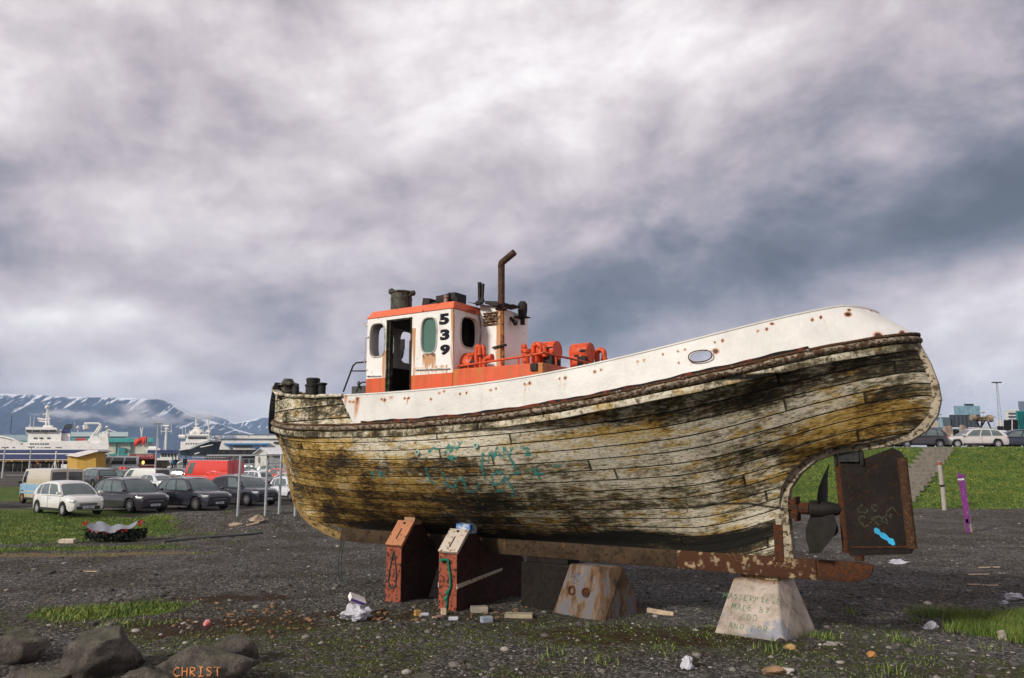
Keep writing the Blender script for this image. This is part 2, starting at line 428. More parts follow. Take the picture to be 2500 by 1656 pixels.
def b_(s):
    if s >= 1: u = min(1, (s - 1) / (SA - 1)); return BM * max(0, 1 - u ** 2.7) ** .56
    u = min(1, (1 - s) / (1 - SF)); return BM * max(0, 1 - u ** 2.5) ** .80
def zfit(poly, wf, s0, s1, deg, sf=lambda s: s):
    px = [p[0] for p in poly]; py = [p[1] for p in poly]; S = np.linspace(s0, s1, 60); Z = []
    for s in S:
        lo, hi = 2.0, 6.5
        for _ in range(30):
            m = (lo + hi) / 2; q = wpt(sf(s), wf(s), m); q = proj(*q)
            if q[1] > np.interp(q[0], px, py): lo = m
            else: hi = m
        Z.append(lo)
    return np.poly1d(np.polyfit(S, Z, deg))
BAND = [(665, 1028), (716, 1038), (774, 1041), (860, 1040), (984, 1032), (1137, 1018), (1291, 999), (1405, 980), (1540, 957), (1615, 941), (1768, 903), (1921, 865), (2074, 836), (2128, 829), (2216, 822), (2239, 821)]
TOPL = [(665, 950), (678, 961), (716, 967), (755, 971), (803, 967), (831, 965), (908, 961), (1099, 949), (1291, 921), (1482, 882), (1710, 826), (1883, 782), (2017, 754), (2089, 741), (2128, 740), (2147, 740)]
zr = zfit(BAND, b_, -6.3, 7.8, 5)
ST = lambda s: 1 + (s - 1) * .925 if s > 1 else s
BT = lambda s: b_(s) * (1 - .05 * max(0, (s - 1) / 7))
zt = zfit(TOPL, BT, -6.2, 7.6, 5, ST)
STEM = [(4.60, -6.62), (3.71, -6.52), (3.48, -6.47), (3.28, -6.31), (2.99, -6.12), (2.63, -5.98), (2.11, -5.82), (1.73, -5.65), (1.47, -5.41), (1.27, -5.09), (1.08, -4.56), (.97, -4.06)]
POST = [(2.88, 6.67), (2.92, 7.0), (2.96, 7.32), (3.07, 7.75), (3.21, 7.97), (3.44, 8.13), (3.67, 8.19), (3.91, 8.17), (4.22, 8.09), (4.49, 7.98), (4.63, 7.93)]
def Sb(z): return float(np.interp(z, [p[0] for p in STEM][::-1], [p[1] for p in STEM][::-1])) + .10
def Se(z): return float(np.interp(z, [1.2, 2.2, 2.75] + [p[0] for p in POST], [6.1, 6.3, 6.5] + [p[1] for p in POST])) - .08
def zf(s): return 1.23 + .95 * float(sst(4.2, 7.8, s))
def mexp(s): return 2.5 - 1.15 * float(sst(-1.5, -6.3, -0 + s) if False else sst(1.5, 6.3, -s)) - .6 * float(sst(-.5, 5.6, s))
def tt(s, z): return (z - zf(s)) / (float(zr(s)) - zf(s))
def W(s, z):
    sp2 = s
    if s < -2: sp2 = -2 + (s + 2) * (SF + 2) / (Sb(z) + 2)
    elif s > 4.2: sp2 = 4.2 + (s - 4.2) * (SA - 4.2) / (Se(z) - 4.2)
    sp2 = min(SA, max(SF, sp2)); sc = min(SA, max(SF, s)); t_ = min(1, max(0, tt(sc, z)))
    k_ = float(sst(.3, 5.6, sc)); f_ = (1 - k_) * (1 - (1 - t_) ** mexp(sc)) + k_ * (.35 * t_ + .65 * t_ ** 1.5)
    return math.hypot(.065, b_(sp2) * f_)
prof = [(-6.40, 3.66), (-6.18, 3.28), (-6.0, 2.99), (-5.87, 2.63), (-5.71, 2.11), (-5.54, 1.76), (-5.3, 1.53), (-4.95, 1.38), (-4.5, 1.28), (-4.0, 1.24), (-2, 1.235), (0, 1.235), (3, 1.235), (5.0, 1.235), (5.80, 1.25), (5.80, 1.63), (5.77, 2.04), (5.83, 2.33),
        (6.02, 2.62), (6.29, 2.84), (6.63, 2.97), (7.0, 3.02), (7.3, 3.06), (7.68, 3.17), (7.87, 3.29), (8.03, 3.48), (8.09, 3.67), (8.07, 3.9), (7.99, 4.2), (7.88, 4.45)]
rl = [-6.5, -6.38, -6.25, -6.05, -5.8, -5.55, -5.3, -5.0, -4.6, -4.1, -2, 0, 3, 4.9, 5.45, 5.65, 5.85, 6.05, 6.3, 6.5, 6.75, 7.0, 7.2, 7.42, 7.56, 7.68, 7.76, 7.82, 7.87, 7.92]
dl = [0]
for i in range(1, len(prof)): dl.append(dl[-1] + max(.12, math.hypot(prof[i][0] - prof[i - 1][0], prof[i][1] - prof[i - 1][1]), abs(rl[i] - rl[i - 1])))
NC, NV = 340, 90
tau = np.linspace(0, dl[-1], NC); cs = np.interp(tau, dl, [p[0] for p in prof]); cz = np.interp(tau, dl, [p[1] for p in prof]); rs = np.interp(tau, dl, rl)
NPL = 15
def blobs(lst, x, y): return sum(a * math.exp(-(((x - cx) / rx) ** 2 + ((y - cy) / ry) ** 2)) for cx, cy, rx, ry, a in lst)
# places on the side where the paint has gone dark, warm (ochre) or stayed pale: (station, height fraction, sizes, amount)
DARK = [(-5.3, .62, .7, .3, .42), (-4.9, .88, 1.0, .10, .35), (-3.2, .5, 1.0, .25, .25), (6.4, .80, 1.1, .10, .38), (7.2, .35, .8, .2, .6), (5.5, .55, .8, .12, .25), (4.6, .96, 3.0, .04, .28), (6.2, .97, 2.2, .04, .25), (2.2, .30, 1.3, .12, .3),
        (-1.5, .0, 3.6, .13, 1.1), (2.6, .02, 1.5, .085, 1.1), (5.0, .035, .9, .06, 1.35), (3.4, .10, .8, .04, .8), (-5.0, .35, .5, .2, .25), (-3.9, .62, .5, .12, .3), (-2.4, .72, .5, .08, .6), (-.6, .62, .6, .06, .5), (.6, .3, .7, .10, .6), (-1.8, .5, .4, .2, .25), (-2.0, .95, 4.0, .03, .3), (-1.5, .25, 1.4, .12, .3), (.8, .42, 1.0, .15, .35), (5.3, .2, 1.2, .2, .2)]
WARM = [(-4.2, .5, 1.3, .3, 1.0), (-3.6, .15, 1.6, .2, .8), (-3.4, .8, 1.2, .14, .8), (-2.0, .35, 1.2, .3, .7), (7.2, .55, .8, .12, 1.0), (6.3, .42, .8, .15, .5), (3.9, .75, .7, .1, .5), (-.5, .45, 1.3, .3, .5), (1.5, .12, 1.5, .15, .35), (4.9, -.1, .3, .35, .6), (3.0, .8, .9, .1, .35), (5.1, -.7, .8, .1, .9)]
PALE = [(1.5, .80, 1.6, .10, .9), (3.3, .72, 1.0, .12, .6), (-1.2, .8, 1.0, .12, .4), (4.9, .16, .9, .09, 1.0), (5.2, .075, .6, .03, .5), (4.3, .30, 1.2, .12, .4), (2.6, .55, 1.5, .15, .35), (7.0, .92, .8, .08, .2), (-5.0, .2, .5, .3, .4)]
vs, fs, pc, sc_, dk, wm, pl = [], [], [], [], [], [], []
for side in (1, -1):
    o0 = len(vs)
    for i in range(NC):
        for j in range(NV + 1):
            v = j / NV
            s = cs[i] + (rs[i] - cs[i]) * v; z = cz[i] + (float(zr(rs[i])) - cz[i]) * v
            t_ = tt(min(SA, max(SF, s)), z); wv = W(s, z) if v < 1 else max(.065, b_(rs[i]))
            vs.append((s, -wv * side, z)); q = NPL * (max(t_, 0) ** .86) if t_ > 0 else t_ * (float(zr(s)) - zf(s)) * 6.5
            pc.append(q + 20); sc_.append(s); dk.append(blobs(DARK, s, t_)); wm.append(blobs(WARM, s, t_)); pl.append(blobs(PALE, s, t_))
    for i in range(NC - 1):
        for j in range(NV):
            a = o0 + i * (NV + 1) + j; q = (a, a + NV + 1, a + NV + 2, a + 1)
            fs.append(q if side > 0 else q[::-1])
me = bpy.data.meshes.new('hull'); me.from_pydata(vs, [], fs); me.update()
for nm, a in (('pc', pc), ('sc', sc_), ('dark', dk), ('warm', wm), ('pale', pl)): fattr(me, nm, a)
def plank_mat(name, attr=True, pcn=None, tone=1.0, teal=False):
    m, t, bs = mat_new(name)
    if attr: P = t.attr('pc'); S = t.attr('sc'); dk = t.attr('dark'); wm = t.attr('warm'); pl = t.attr('pale')
    ob = t.node('ShaderNodeTexCoord').outputs['Object']
    ox, oy, oz = t.sep(ob)
    if not attr:
        P = t.math('MULTIPLY', oz, pcn); S = ox; dk = wm = pl = 0.0
    P = t.math('ADD', P, t.math('MULTIPLY', t.math('SUBTRACT', t.noise(t.comb(S, P, 0), .8, 2), .5), .10))
    idx = t.math('FLOOR', P); fr = t.math('FRACT', P)
    wn = t.node('ShaderNodeTexWhiteNoise', {'noise_dimensions': '1D'}, W=idx).outputs['Value']
    seg = t.math('ADD', t.math('MULTIPLY', S, .17), t.math('MULTIPLY', wn, 7.3)); si = t.math('FLOOR', seg); sf = t.math('FRACT', seg)
    bw = t.node('ShaderNodeTexWhiteNoise', {'noise_dimensions': '2D'}, Vector=t.comb(idx, si, 0)).outputs['Value']
    e = t.math('MINIMUM', fr, t.math('SUBTRACT', 1.0, fr)); ex = t.math('MINIMUM', sf, t.math('SUBTRACT', 1.0, sf))
    seam = t.math('MULTIPLY', t.mr(e, .018, .060, 1, 0), t.mr(t.noise(t.comb(S, idx, 0), 2.5, 4, .7), .28, .45, .6, 1)); butt = t.mr(ex, .001, .004, 1, 0); seam = t.math('MAXIMUM', seam, t.math('MULTIPLY', butt, .8))
    g = t.comb(t.math('MULTIPLY', S, 1.0), t.math('MULTIPLY', P, .55), t.math('MULTIPLY', bw, 9.0))
    grain = t.noise(t.comb(t.math('MULTIPLY', S, 1.6), t.math('MULTIPLY', P, 7.0), bw), 2.2, 6, .68, .2)
    big = t.noise(t.comb(S, t.math('MULTIPLY', P, .28), 3.0), 1.1, 6, .62)
    med = t.noise(t.vmath('MULTIPLY', g, (1, 1.7, 1)), 2.3, 8, .72, .3)
    peel = t.noise(t.vmath('MULTIPLY', g, (1, 1.3, 1)), 7.5, 8, .76, .2)
    v = t.math('ADD', t.math('MULTIPLY', med, .46), t.math('ADD', t.math('MULTIPLY', peel, .62), t.math('MULTIPLY', big, .55)))
    v = t.math('SUBTRACT', v, .170)
    v = t.math('ADD', v, t.math('ADD', t.math('MULTIPLY', t.math('SUBTRACT', bw, .5), .11), t.math('MULTIPLY', t.math('SUBTRACT', grain, .5), .30)))
    v = t.math('ADD', v, t.math('SUBTRACT', t.math('MULTIPLY', pl, .12), t.math('MULTIPLY', dk, .17)))
    drip = t.noise(t.comb(t.math('MULTIPLY', S, 9.0), t.math('MULTIPLY', P, .35), 0), 1.0, 4, .6)
    v = t.math('ADD', v, t.math('MULTIPLY', t.math('SUBTRACT', drip, .5), .13))
    # bare wood / black grime to flaking cream paint
    k = tone
    c = t.ramp(v, [(.44, (.009, .009, .006)), (.53, (.034, .028, .015)), (.59, (.095, .078, .044)), (.63, (.20 * k, .175 * k, .115 * k)), (.67, (.42 * k, .375 * k, .265 * k)), (.76, (.68 * k, .63 * k, .50 * k))])
    och = t.mr(t.math('ADD', t.math('MULTIPLY', t.noise(t.comb(S, t.math('MULTIPLY', P, .6), 8.0), 2.0, 7, .7), 1.0), t.math('MULTIPLY', wm, .26)), .52, .66)
    oc = t.ramp(v, [(.47, (.012, .008, .004)), (.55, (.075, .038, .008)), (.61, (.22, .125, .018)), (.70, (.46, .29, .055)), (.82, (.56, .46, .25))])
    c = t.mix(t.math('MULTIPLY', och, .92), c, oc)
    fz = t.noise(t.comb(t.math('MULTIPLY', S, 5.0), t.math('MULTIPLY', P, 3.2), bw), 3.0, 8, .78)
    c = t.mix(t.math('MULTIPLY', t.mr(fz, .53, .59), .85), c, (.035, .030, .018, 1)); c = t.mix(t.math('MULTIPLY', t.mr(fz, .42, .36), .25), c, (.60, .56, .46, 1))
    # green algae
    alg = t.mr(t.noise(t.comb(S, P, 5.0), 1.3, 6, .7), .60, .72); c = t.mix(t.math('MULTIPLY', alg, .45), c, (.07, .085, .022, 1))
    # fastenings: rows of rust weeps
    vr = t.node('ShaderNodeTexVoronoi', None, Vector=t.comb(t.math('MULTIPLY', S, 4.2), t.math('MULTIPLY', P, 2.0), 0), Scale=1.0, Randomness=.75)
    d = vr.outputs['Distance']; vc = t.node('ShaderNodeSeparateColor', None, Color=vr.outputs['Color']).outputs
    pick = t.mr(vc[0], .55, .6)
    c = t.mix(t.math('MULTIPLY', t.mr(d, .05, .16, 1, 0), pick), c, (.055, .022, .008, 1))
    c = t.mix(t.math('MULTIPLY', t.mr(d, .03, .06, 1, 0), t.mr(vc[1], .82, .84)), c, (.5, .40, .24, 1))
    c = t.mix(seam, c, (.008, .007, .005, 1))
    if attr:
        c = t.mix(t.mr(t.math('ADD', dk, t.math('MULTIPLY', t.math('SUBTRACT', med, .5), 3.0)), .72, .98), c, (.011, .010, .008, 1))
    t.put(bs.inputs['Base Color'], c); bs.inputs['Roughness'].default_value = .85; bs.inputs['Specular IOR Level'].default_value = .2
    hg = t.math('ADD', t.math('MULTIPLY', v, .8), t.math('ADD', t.math('MULTIPLY', seam, -1.6), t.math('MULTIPLY', bw, .25)))
    bump(t, bs, hg, .022)
    return m
PLANK = plank_mat('weathered_hull_planks'); PLANK2 = plank_mat('weathered_bow_planks', False, 3.6, 1.05)
RAILM = plank_mat('weathered_rail_wood', False, 1.0, .9)
hull = link('hull', me, PLANK, boat, 4)
# ---- deck
S_ = [SF] + list(np.linspace(-6.4, 7.0, 60)) + [7.3, 7.5, 7.7, 7.82, 7.9, SA]
mb = MB()
for s in S_:
    b = max(.02, b_(s) - .05); mb.v += [L(s, b, float(zr(s)) - .10), L(s, 0, float(zr(s)) - .04), L(s, -b, float(zr(s)) - .10)]
for i in range(len(S_) - 1):
    for k in (0, 1): mb.f.append((3 * i + k, 3 * i + 3 + k, 3 * i + 4 + k, 3 * i + 1 + k))
mb.build('deck', WOODROT, boat)
# ---- closed band swept round the hull in plan
def rail_loop(s0=SF, s1=SA, n=150):
    q = [0.5 - .5 * math.cos(math.pi * i / n) for i in range(n + 1)]
    return [s0 + (s1 - s0) * x for x in q]
def plan_normal(bf, s, sf=lambda s: s):
    e = 1e-3; a = (sf(s - e), bf(max(SF, s - e))); b = (sf(s + e), bf(min(SA, s + e)))
    if s >= SA - 2e-3: return (1, 0)
    dx, dy = b[0] - a[0], b[1] - a[1]; l = math.hypot(dx, dy) or 1
    return (-dy / l, dx / l) if -dy / l * 0 + dx / l >= 0 else (dy / l, -dx / l)
def sweep(section, s0, s1, zfun, bf=b_, sf=lambda s: s, n=150, both=True):
    """section: (out, up) points; swept along the rail on the near side and back along the far side"""
    mb = MB(); m = len(section); rings = 0
    pts = [(s, 1) for s in rail_loop(s0, s1, n)]
    if both: pts += [(s, -1) for s, _ in pts[::-1][(1 if s1 >= SA else 0):]]
    for s, sd in pts:
        nx_, ny_ = plan_normal(bf, s, sf); z = zfun(s); b = bf(s)
        for o_, u_ in section: mb.v.append(L(sf(s) + nx_ * o_, (b + ny_ * o_) * sd, z + u_))
        rings += 1
    for i in range(rings - 1):
        for k in range(m):
            k2 = (k + 1) % m; mb.f.append((i * m + k, i * m + k2, (i + 1) * m + k2, (i + 1) * m + k))
    mb.f.append(tuple(range(m))[::-1]); mb.f.append(tuple((rings - 1) * m + k for k in range(m)))
    return mb
zrf = lambda s: float(zr(s)); ztf = lambda s: float(zt(s)) - .13 * max(0.0, min(1.0, (s - 7.45) / .48)) ** 1.6
RW = painted('rail_paint_flaking', (.36, .33, .27), 1.5, 2.2, .5, .8, (.12, .045, .015), (.05, .035, .02), .3, .012)
RS = painted('rust_stained_rail', (.30, .25, .18), .95, 3.2, .6, .8, (.10, .045, .022), (.05, .028, .016), .4, .012)
arc = [(.0, .06)] + [(.085 * math.cos(a), -.0 + .055 * math.sin(a)) for a in np.linspace(1.2, -1.2, 6)] + [(.0, -.06)]
def wob_z(f, k, a): return lambda s: f(s) + a * math.sin(s * k) + a * .6 * math.sin(s * k * 2.7 + 1)
sweep([(x - .01, y - .055) for x, y in arc], SF, SA, wob_z(zrf, 3.1, .006)).build('rub_rail', RS, boat, .9)
sweep([(-.02, -.13), (.035, -.135), (.045, -.19), (.035, -.235), (-.02, -.24)], SF, SA, wob_z(zrf, 2.1, .006)).build('rub_rail_board', RAILM, boat, .7)
sweep([(-.05, .0), (.05, .004), (.05, .035), (-.05, .03)], SF, SA, wob_z(zrf, 4.1, .004)).build('covering_board', RW, boat, .5)
# ---- bulwark: planked at the bow, white steel from there aft
def s_at(px, wf, sf, zfn):
    lo, hi = SF, 7.0
    for _ in range(40):
        m = (lo + hi) / 2
        if proj(*wpt(sf(m), wf(m), zfn(m)))[0] < px: lo = m
        else: hi = m
    return lo
sA = s_at(858, b_, lambda s: s, zrf); sB = s_at(832, BT, ST, ztf)
HOLES = [(854, 981), (862, 982), (932, 975), (939, 977), (988, 973), (998, 972), (1052, 975), (1123, 962), (1139, 960), (1198, 953), (1211, 949), (1280, 938), (1293, 936), (1366, 925), (1380, 923), (1452, 908), (1468, 903), (1556, 883), (1573, 879),
         (1655, 858), (1672, 854), (1745, 836), (1764, 832), (1657, 886), (1850, 809), (1872, 804), (1983, 781), (2004, 775), (2128, 758), (2141, 760), (1072, 960), (1084, 956), (1618, 866)]
PATCH = [(1747, 858, 9, 7), (2070, 768, 9, 6), (1885, 791, 6, 3), (2143, 818, 10, 7), (2202, 812, 7, 5), (2073, 757, 5, 3)]
STRK = [(873, 972, 70, 7, 1.4), (845, 975, 30, 4, .8), (995, 975, 32, 3, 1), (955, 970, 12, 7, .9), (845, 965, 45, 5, 1.2), (1284, 940, 45, 3, .8), (1293, 940, 38, 2.5, .8), (1368, 930, 55, 2.5, .7), (1380, 928, 50, 2.5, .7), (1124, 965, 26, 3, .5), (1052, 980, 60, 3, .4), (1557, 888, 8, 3, .6), (1573, 882, 14, 3, .8),
        (1688, 880, 26, 3, .9), (1745, 838, 10, 3, .6), (1700, 886, 14, 22, .4), (2165, 760, 30, 6, .9), (940, 980, 16, 3, .7), (1198, 955, 20, 3, .4), (1110, 965, 10, 8, .3), (896, 966, 5, 6, .6), (1440, 905, 6, 4, .5), (1213, 952, 60, 3, .25)]
def bulwark(ss, nz_=26, thick=.035, edge=None):
    """shell from the rail to the top edge, near side then far side; edge(v) gives the slanted front end"""
    mb = MB(); rust = []; m = nz_ + 1; cols = [(s, 1) for s in ss]
    if ss[-1] >= SA: cols += [(s, -1) for s in ss[::-1][1:]]
    ncol = len(cols)
    for lay in (0, 1):
        for s, sd in cols:
            for j in range(m):
                v = j / nz_; s_e = s
                if edge: s_e = edge(s, v)
                b0 = b_(s_e) - .02 - lay * thick; b1 = BT(s_e) - lay * thick
                x = s_e + (ST(s_e) - s_e) * v; y = max(.0 if s_e >= SA else .01, b0 + (b1 - b0) * v)
                if s_e >= SA - .25: x -= lay * thick
                z = zrf(s_e) + .03 + (ztf(s_e) - zrf(s_e) - .03) * v
                mb.v.append(L(x, y * sd, z))
                if sd > 0 and lay == 0:
                    q = proj(*wpt(x, y, z)); r_ = 0
                    for hx, hy in HOLES: r_ = max(r_, 1.35 - math.hypot(q[0] - hx, (q[1] - hy) * .85) / (3.2 + 1.3 * ((hx * 7) % 3 == 0)))
                    for hx, hy, rx, ry in PATCH: r_ = max(r_, 1.5 - math.hypot((q[0] - hx) / rx, (q[1] - hy) / ry))
                    for hx, hy, ln, wd, am in STRK:
                        dy = q[1] - hy
                        if -3 < dy < ln: r_ = max(r_, .55 * am * (1 - max(0, dy) / ln) * max(0, 1.3 - abs(q[0] - hx + dy * .12) / wd))
                    r_ += max(0, .35 - v * 9) + max(0, .3 - (1 - v) * 12) * (1 if q[0] < 1250 else .3)
                    rust.append(max(r_, 0))
                else: rust.append(0.0)
    def idx(l, c, j): return (l * ncol + c) * m + j
    for l in (0, 1):
        for c in range(ncol - 1):
            for j in range(nz_):
                q = (idx(l, c, j), idx(l, c + 1, j), idx(l, c + 1, j + 1), idx(l, c, j + 1)); mb.f.append(q if l == 0 else q[::-1])
    for c in range(ncol - 1):
        for j in (0, nz_): q = (idx(0, c, j), idx(1, c, j), idx(1, c + 1, j), idx(0, c + 1, j)); mb.f.append(q)
    for c in (0, ncol - 1):
        for j in range(nz_): mb.f.append((idx(0, c, j), idx(0, c, j + 1), idx(1, c, j + 1), idx(1, c, j)))
    return mb, rust
ssw = [sA + (SA - sA) * (1 - (1 - i / 330) ** 1.25) for i in range(331)]; ssw[-1] = SA
def edge_w(s, v):  # slanted forward end of the white plating
    f = max(0, 1 - (s - sA) / 1.2); return s + (sB - sA) * v * f
mb, rust = bulwark(ssw, 30, .035, edge_w)
m_bw, t, bs = mat_new('white_bulwark_paint'); ob = t.node('ShaderNodeTexCoord').outputs['Object']
base = t.mix(t.mr(t.noise(ob, 1.6, 6, .65), .3, .7), (.62, .61, .57, 1), (.74, .73, .69, 1))
base = t.mix(t.mr(t.noise(ob, 14, 5, .7), .66, .76), base, (.50, .47, .38, 1))
ra = t.attr('rust'); rn = t.math('ADD', ra, t.math('MULTIPLY', t.math('SUBTRACT', t.noise(ob, 22, 5, .7), .5), .7))
c = t.mix(t.math('MULTIPLY', t.mr(rn, .12, .5), .75), base, (.50, .17, .03, 1)); c = t.mix(t.mr(rn, .62, .8), c, (.05, .022, .012, 1))
sk = t.noise(t.vmath('MULTIPLY', ob, (6, 6, .5)), 1.0, 5, .65)
c = t.mix(t.math('MULTIPLY', t.mr(sk, .56, .74), .34), c, (.42, .30, .17, 1))
t.put(bs.inputs['Base Color'], c); bs.inputs['Roughness'].default_value = .55; bump(t, bs, t.math('ADD', t.noise(ob, 2.5, 4), t.math('MULTIPLY', t.noise(ob, 20, 3), .15)), .02)
me = bpy.data.meshes.new('bulwark'); me.from_pydata(mb.v, [], mb.f); me.update(); fattr(me, 'rust', rust)
bm = bmesh.new(); bm.from_mesh(me); bmesh.ops.remove_doubles(bm, verts=bm.verts, dist=.0008); bmesh.ops.recalc_face_normals(bm, faces=bm.faces); bm.to_mesh(me); bm.free()
bul = link('bulwark', me, m_bw, boat, .8)
# oval mooring hole through both plates' near side
s0, z0 = bp(1710, 870, 1.62)
for _ in range(4):
    w0 = b_(s0) * .5 + BT(s0) * .5; s0, z0 = bp(1710, 870, w0)
def oval(s, w_, z, rx, rz, dep, name='c', tilt=0.0, sq=2.4, n=28):
    pts = []
    for k in range(n):
        a = 2 * math.pi * k / n; cx_, sz_ = math.cos(a), math.sin(a)
        x = rx * abs(cx_) ** (2 / sq) * (1 if cx_ > 0 else -1); z_ = rz * abs(sz_) ** (2 / sq) * (1 if sz_ > 0 else -1)
        pts.append(Vector((s + x * math.cos(tilt) - z_ * math.sin(tilt), -w_ - dep / 2, z + x * math.sin(tilt) + z_ * math.cos(tilt))))
    return pts
c1 = MB().prism(oval(s0, w0, z0, .17, .085, .8, tilt=.10), (0, .8, 0)).build('cut', None, boat)
cut(bul, [c1])
nrm = math.atan2(plan_normal(b_, s0)[0], plan_normal(b_, s0)[1])
ring = [Vector(p) for p in oval(s0, w0 + .0, z0, .172, .088, .0, tilt=.10)]
mb = MB(); mb.tube([Vector((p.x, -(w0 + .012 - (p.x - s0) * math.tan(nrm) * 1.0), p.z)) for p in ring] + [Vector((ring[0].x, -(w0 + .012 - (ring[0].x - s0) * math.tan(nrm)), ring[0].z))], .010, 6, False)
mb.build('mooring_hole_rim', RW, boat)
# black / red torn edge below the white plating
BLRED = plain('peeling_red_lead', (.24, .035, .018), .8, 0, .5, 3, .01, dirt=(.012, .010, .010), dirt_amt=1.0)
sweep([(-.03, .03), (.012, .03), (.014, .075), (-.03, .075)], sA + .3, 6.6, wob_z(zrf, 5.3, .008)).build('torn_lower_edge', BLRED, boat)
# planked bow bulwark + capping
ssb = list(np.linspace(SF, sA + .03, 40))
def bow_part(sd):
    mb = MB(); n = len(ssb); nz_ = 8
    for lay in (0, 1):
        for s in ssb:
            for j in range(nz_ + 1):
                v = j / nz_; e = min(1, max(0, (s - SF) / (sA - SF))); s2 = s + (sB - sA) * v * e ** 3
                b = (b_(s2) if s2 < sA + 1 else b_(s2)) - .012 - lay * .06
                mb.v.append(L(s2 - (.10 * v if s < SF + .4 else 0) * max(0, 1 - (s - SF) / .4), max(.0, b) * sd, zrf(s2) + .03 + (ztf(s2) - zrf(s2) - .05) * v))
    m = nz_ + 1
    for l in (0, 1):
        for i in range(n - 1):
            for j in range(nz_): mb.f.append(((l * n + i) * m + j, (l * n + i + 1) * m + j, (l * n + i + 1) * m + j + 1, (l * n + i) * m + j + 1))
    for i in range(n - 1):
        for j in (0, nz_): mb.f.append((i * m + j, (i + 1) * m + j, (n + i + 1) * m + j, (n + i) * m + j))
    return mb
a = bow_part(1); b = bow_part(-1); a.add(b.v, b.f); a.build('bow_bulwark', PLANK2, boat, .6)
for sd in (1,):
    sweep([(-.10, -.03), (.05, -.03), (.07, .0), (.05, .035), (-.10, .03)], SF + .02, sB + .1, wob_z(lambda s: ztf(s), 6, .008), lambda s: b_(s) + .0, n=50).build('bow_capping', RAILM, boat, .6)
# white capping of the steel part
sweep([(-.05, -.012), (.014, -.012), (.014, .012), (-.05, .012)], sB, SA, lambda s: ztf(s) + .008, BT, ST).build('bulwark_capping', m_bw, boat)
# ---- stem, keel, stern post : thick timber bands along the centre line
def band(outer, inner, th, name, mat, bev=.012, sm=.6):
    mb = MB(); n = len(outer)
    for sd in (1, -1):
        for k in range(n): mb.v += [L(outer[k][0], sd * th / 2, outer[k][1]), L(inner[k][0], sd * th / 2, inner[k][1])]
    for i in range(n - 1):
        a = 2 * i; b = 2 * n + 2 * i
        mb.f += [(a, a + 1, a + 3, a + 2), (b, b + 2, b + 3, b + 1), (a, a + 2, b + 2, b), (a + 1, b + 1, b + 3, a + 3)]
    e = 2 * n; mb.f += [(0, e, e + 1, 1), (2 * n - 2, 2 * n - 1, 4 * n - 1, 4 * n - 2)]
    return mb.build(name, mat, boat, sm, bevel=bev)
def offs(pts, d):
    o = []
    for i, p in enumerate(pts):
        a = pts[max(0, i - 1)]; b = pts[min(len(pts) - 1, i + 1)]; l = math.hypot(b[0] - a[0], b[1] - a[1]) or 1
        o.append((p[0] - (b[1] - a[1]) / l * d, p[1] + (b[0] - a[0]) / l * d))
    return o
stem_o = [(s, z) for z, s in STEM]; stem_i = offs(stem_o, .16)
OCH = painted('ochre_stained_timber', (.30, .20, .075), .75, 3.4, .5, .8, (.10, .05, .012), (.035, .022, .01), .4, .015)
POSTM = painted('pale_split_timber', (.42, .36, .26), .75, 3.2, .4, .8, (.16, .085, .03), (.05, .045, .025), .45, .02)
band(stem_o, stem_i, .17, 'stem', OCH)
band([(-4.06, .955), (-2, .945), (1, .94), (4.0, .94)], [(-4.0, 1.24), (-2, 1.24), (1, 1.24), (4.0, 1.24)], .17, 'keel', painted('dark_stained_keel', (.065, .040, .020), .6, 3.4, .4, .85, (.05, .025, .012), (.02, .013, .008), .5, .015))
band([(4.0, .94), (5.2, .93), (6.28, .925)], [(4.0, 1.24), (5.2, 1.24), (6.28, 1.235)], .19, 'keel_aft', painted('rust_plated_keel', (.36, .26, .15), 1.30, 1.3, .5, .85, (.085, .034, .015), (.035, .016, .009), .4, .01))
band([(6.28, .93), (6.7, .93), (6.9, .955), (7.03, 1.02), (7.08, 1.10)], [(6.28, 1.232), (6.7, 1.232), (6.9, 1.23), (7.04, 1.22), (7.1, 1.19)], .14, 'iron_skeg', RUST)
post_o = [(s, z) for z, s in POST]
ap_o = [(5.95, 1.235), (5.92, 1.63), (5.90, 2.04), (5.95, 2.32), (6.13, 2.57), (6.38, 2.77), (6.67, 2.87), (6.9, 2.91)]
band(ap_o, [(5.72, 1.235), (5.70, 1.63), (5.68, 2.04), (5.74, 2.38), (5.96, 2.68), (6.26, 2.90), (6.62, 3.02), (6.9, 3.05)], .19, 'stern_frame', POSTM)
band([(6.68, 2.875)] + post_o[1:], [(6.68, 3.03), (7.0, 3.07), (7.3, 3.11), (7.64, 3.22), (7.82, 3.33), (7.97, 3.50), (8.03, 3.68), (8.01, 3.9), (7.93, 4.19), (7.82, 4.45), (7.79, 4.58)], .22, 'stern_post', POSTM)
# rust strap where post meets keel
MB().bb(L(5.66, .112, 1.18), L(5.80, -.112, 1.75)).build('keel_strap', RUST, boat)
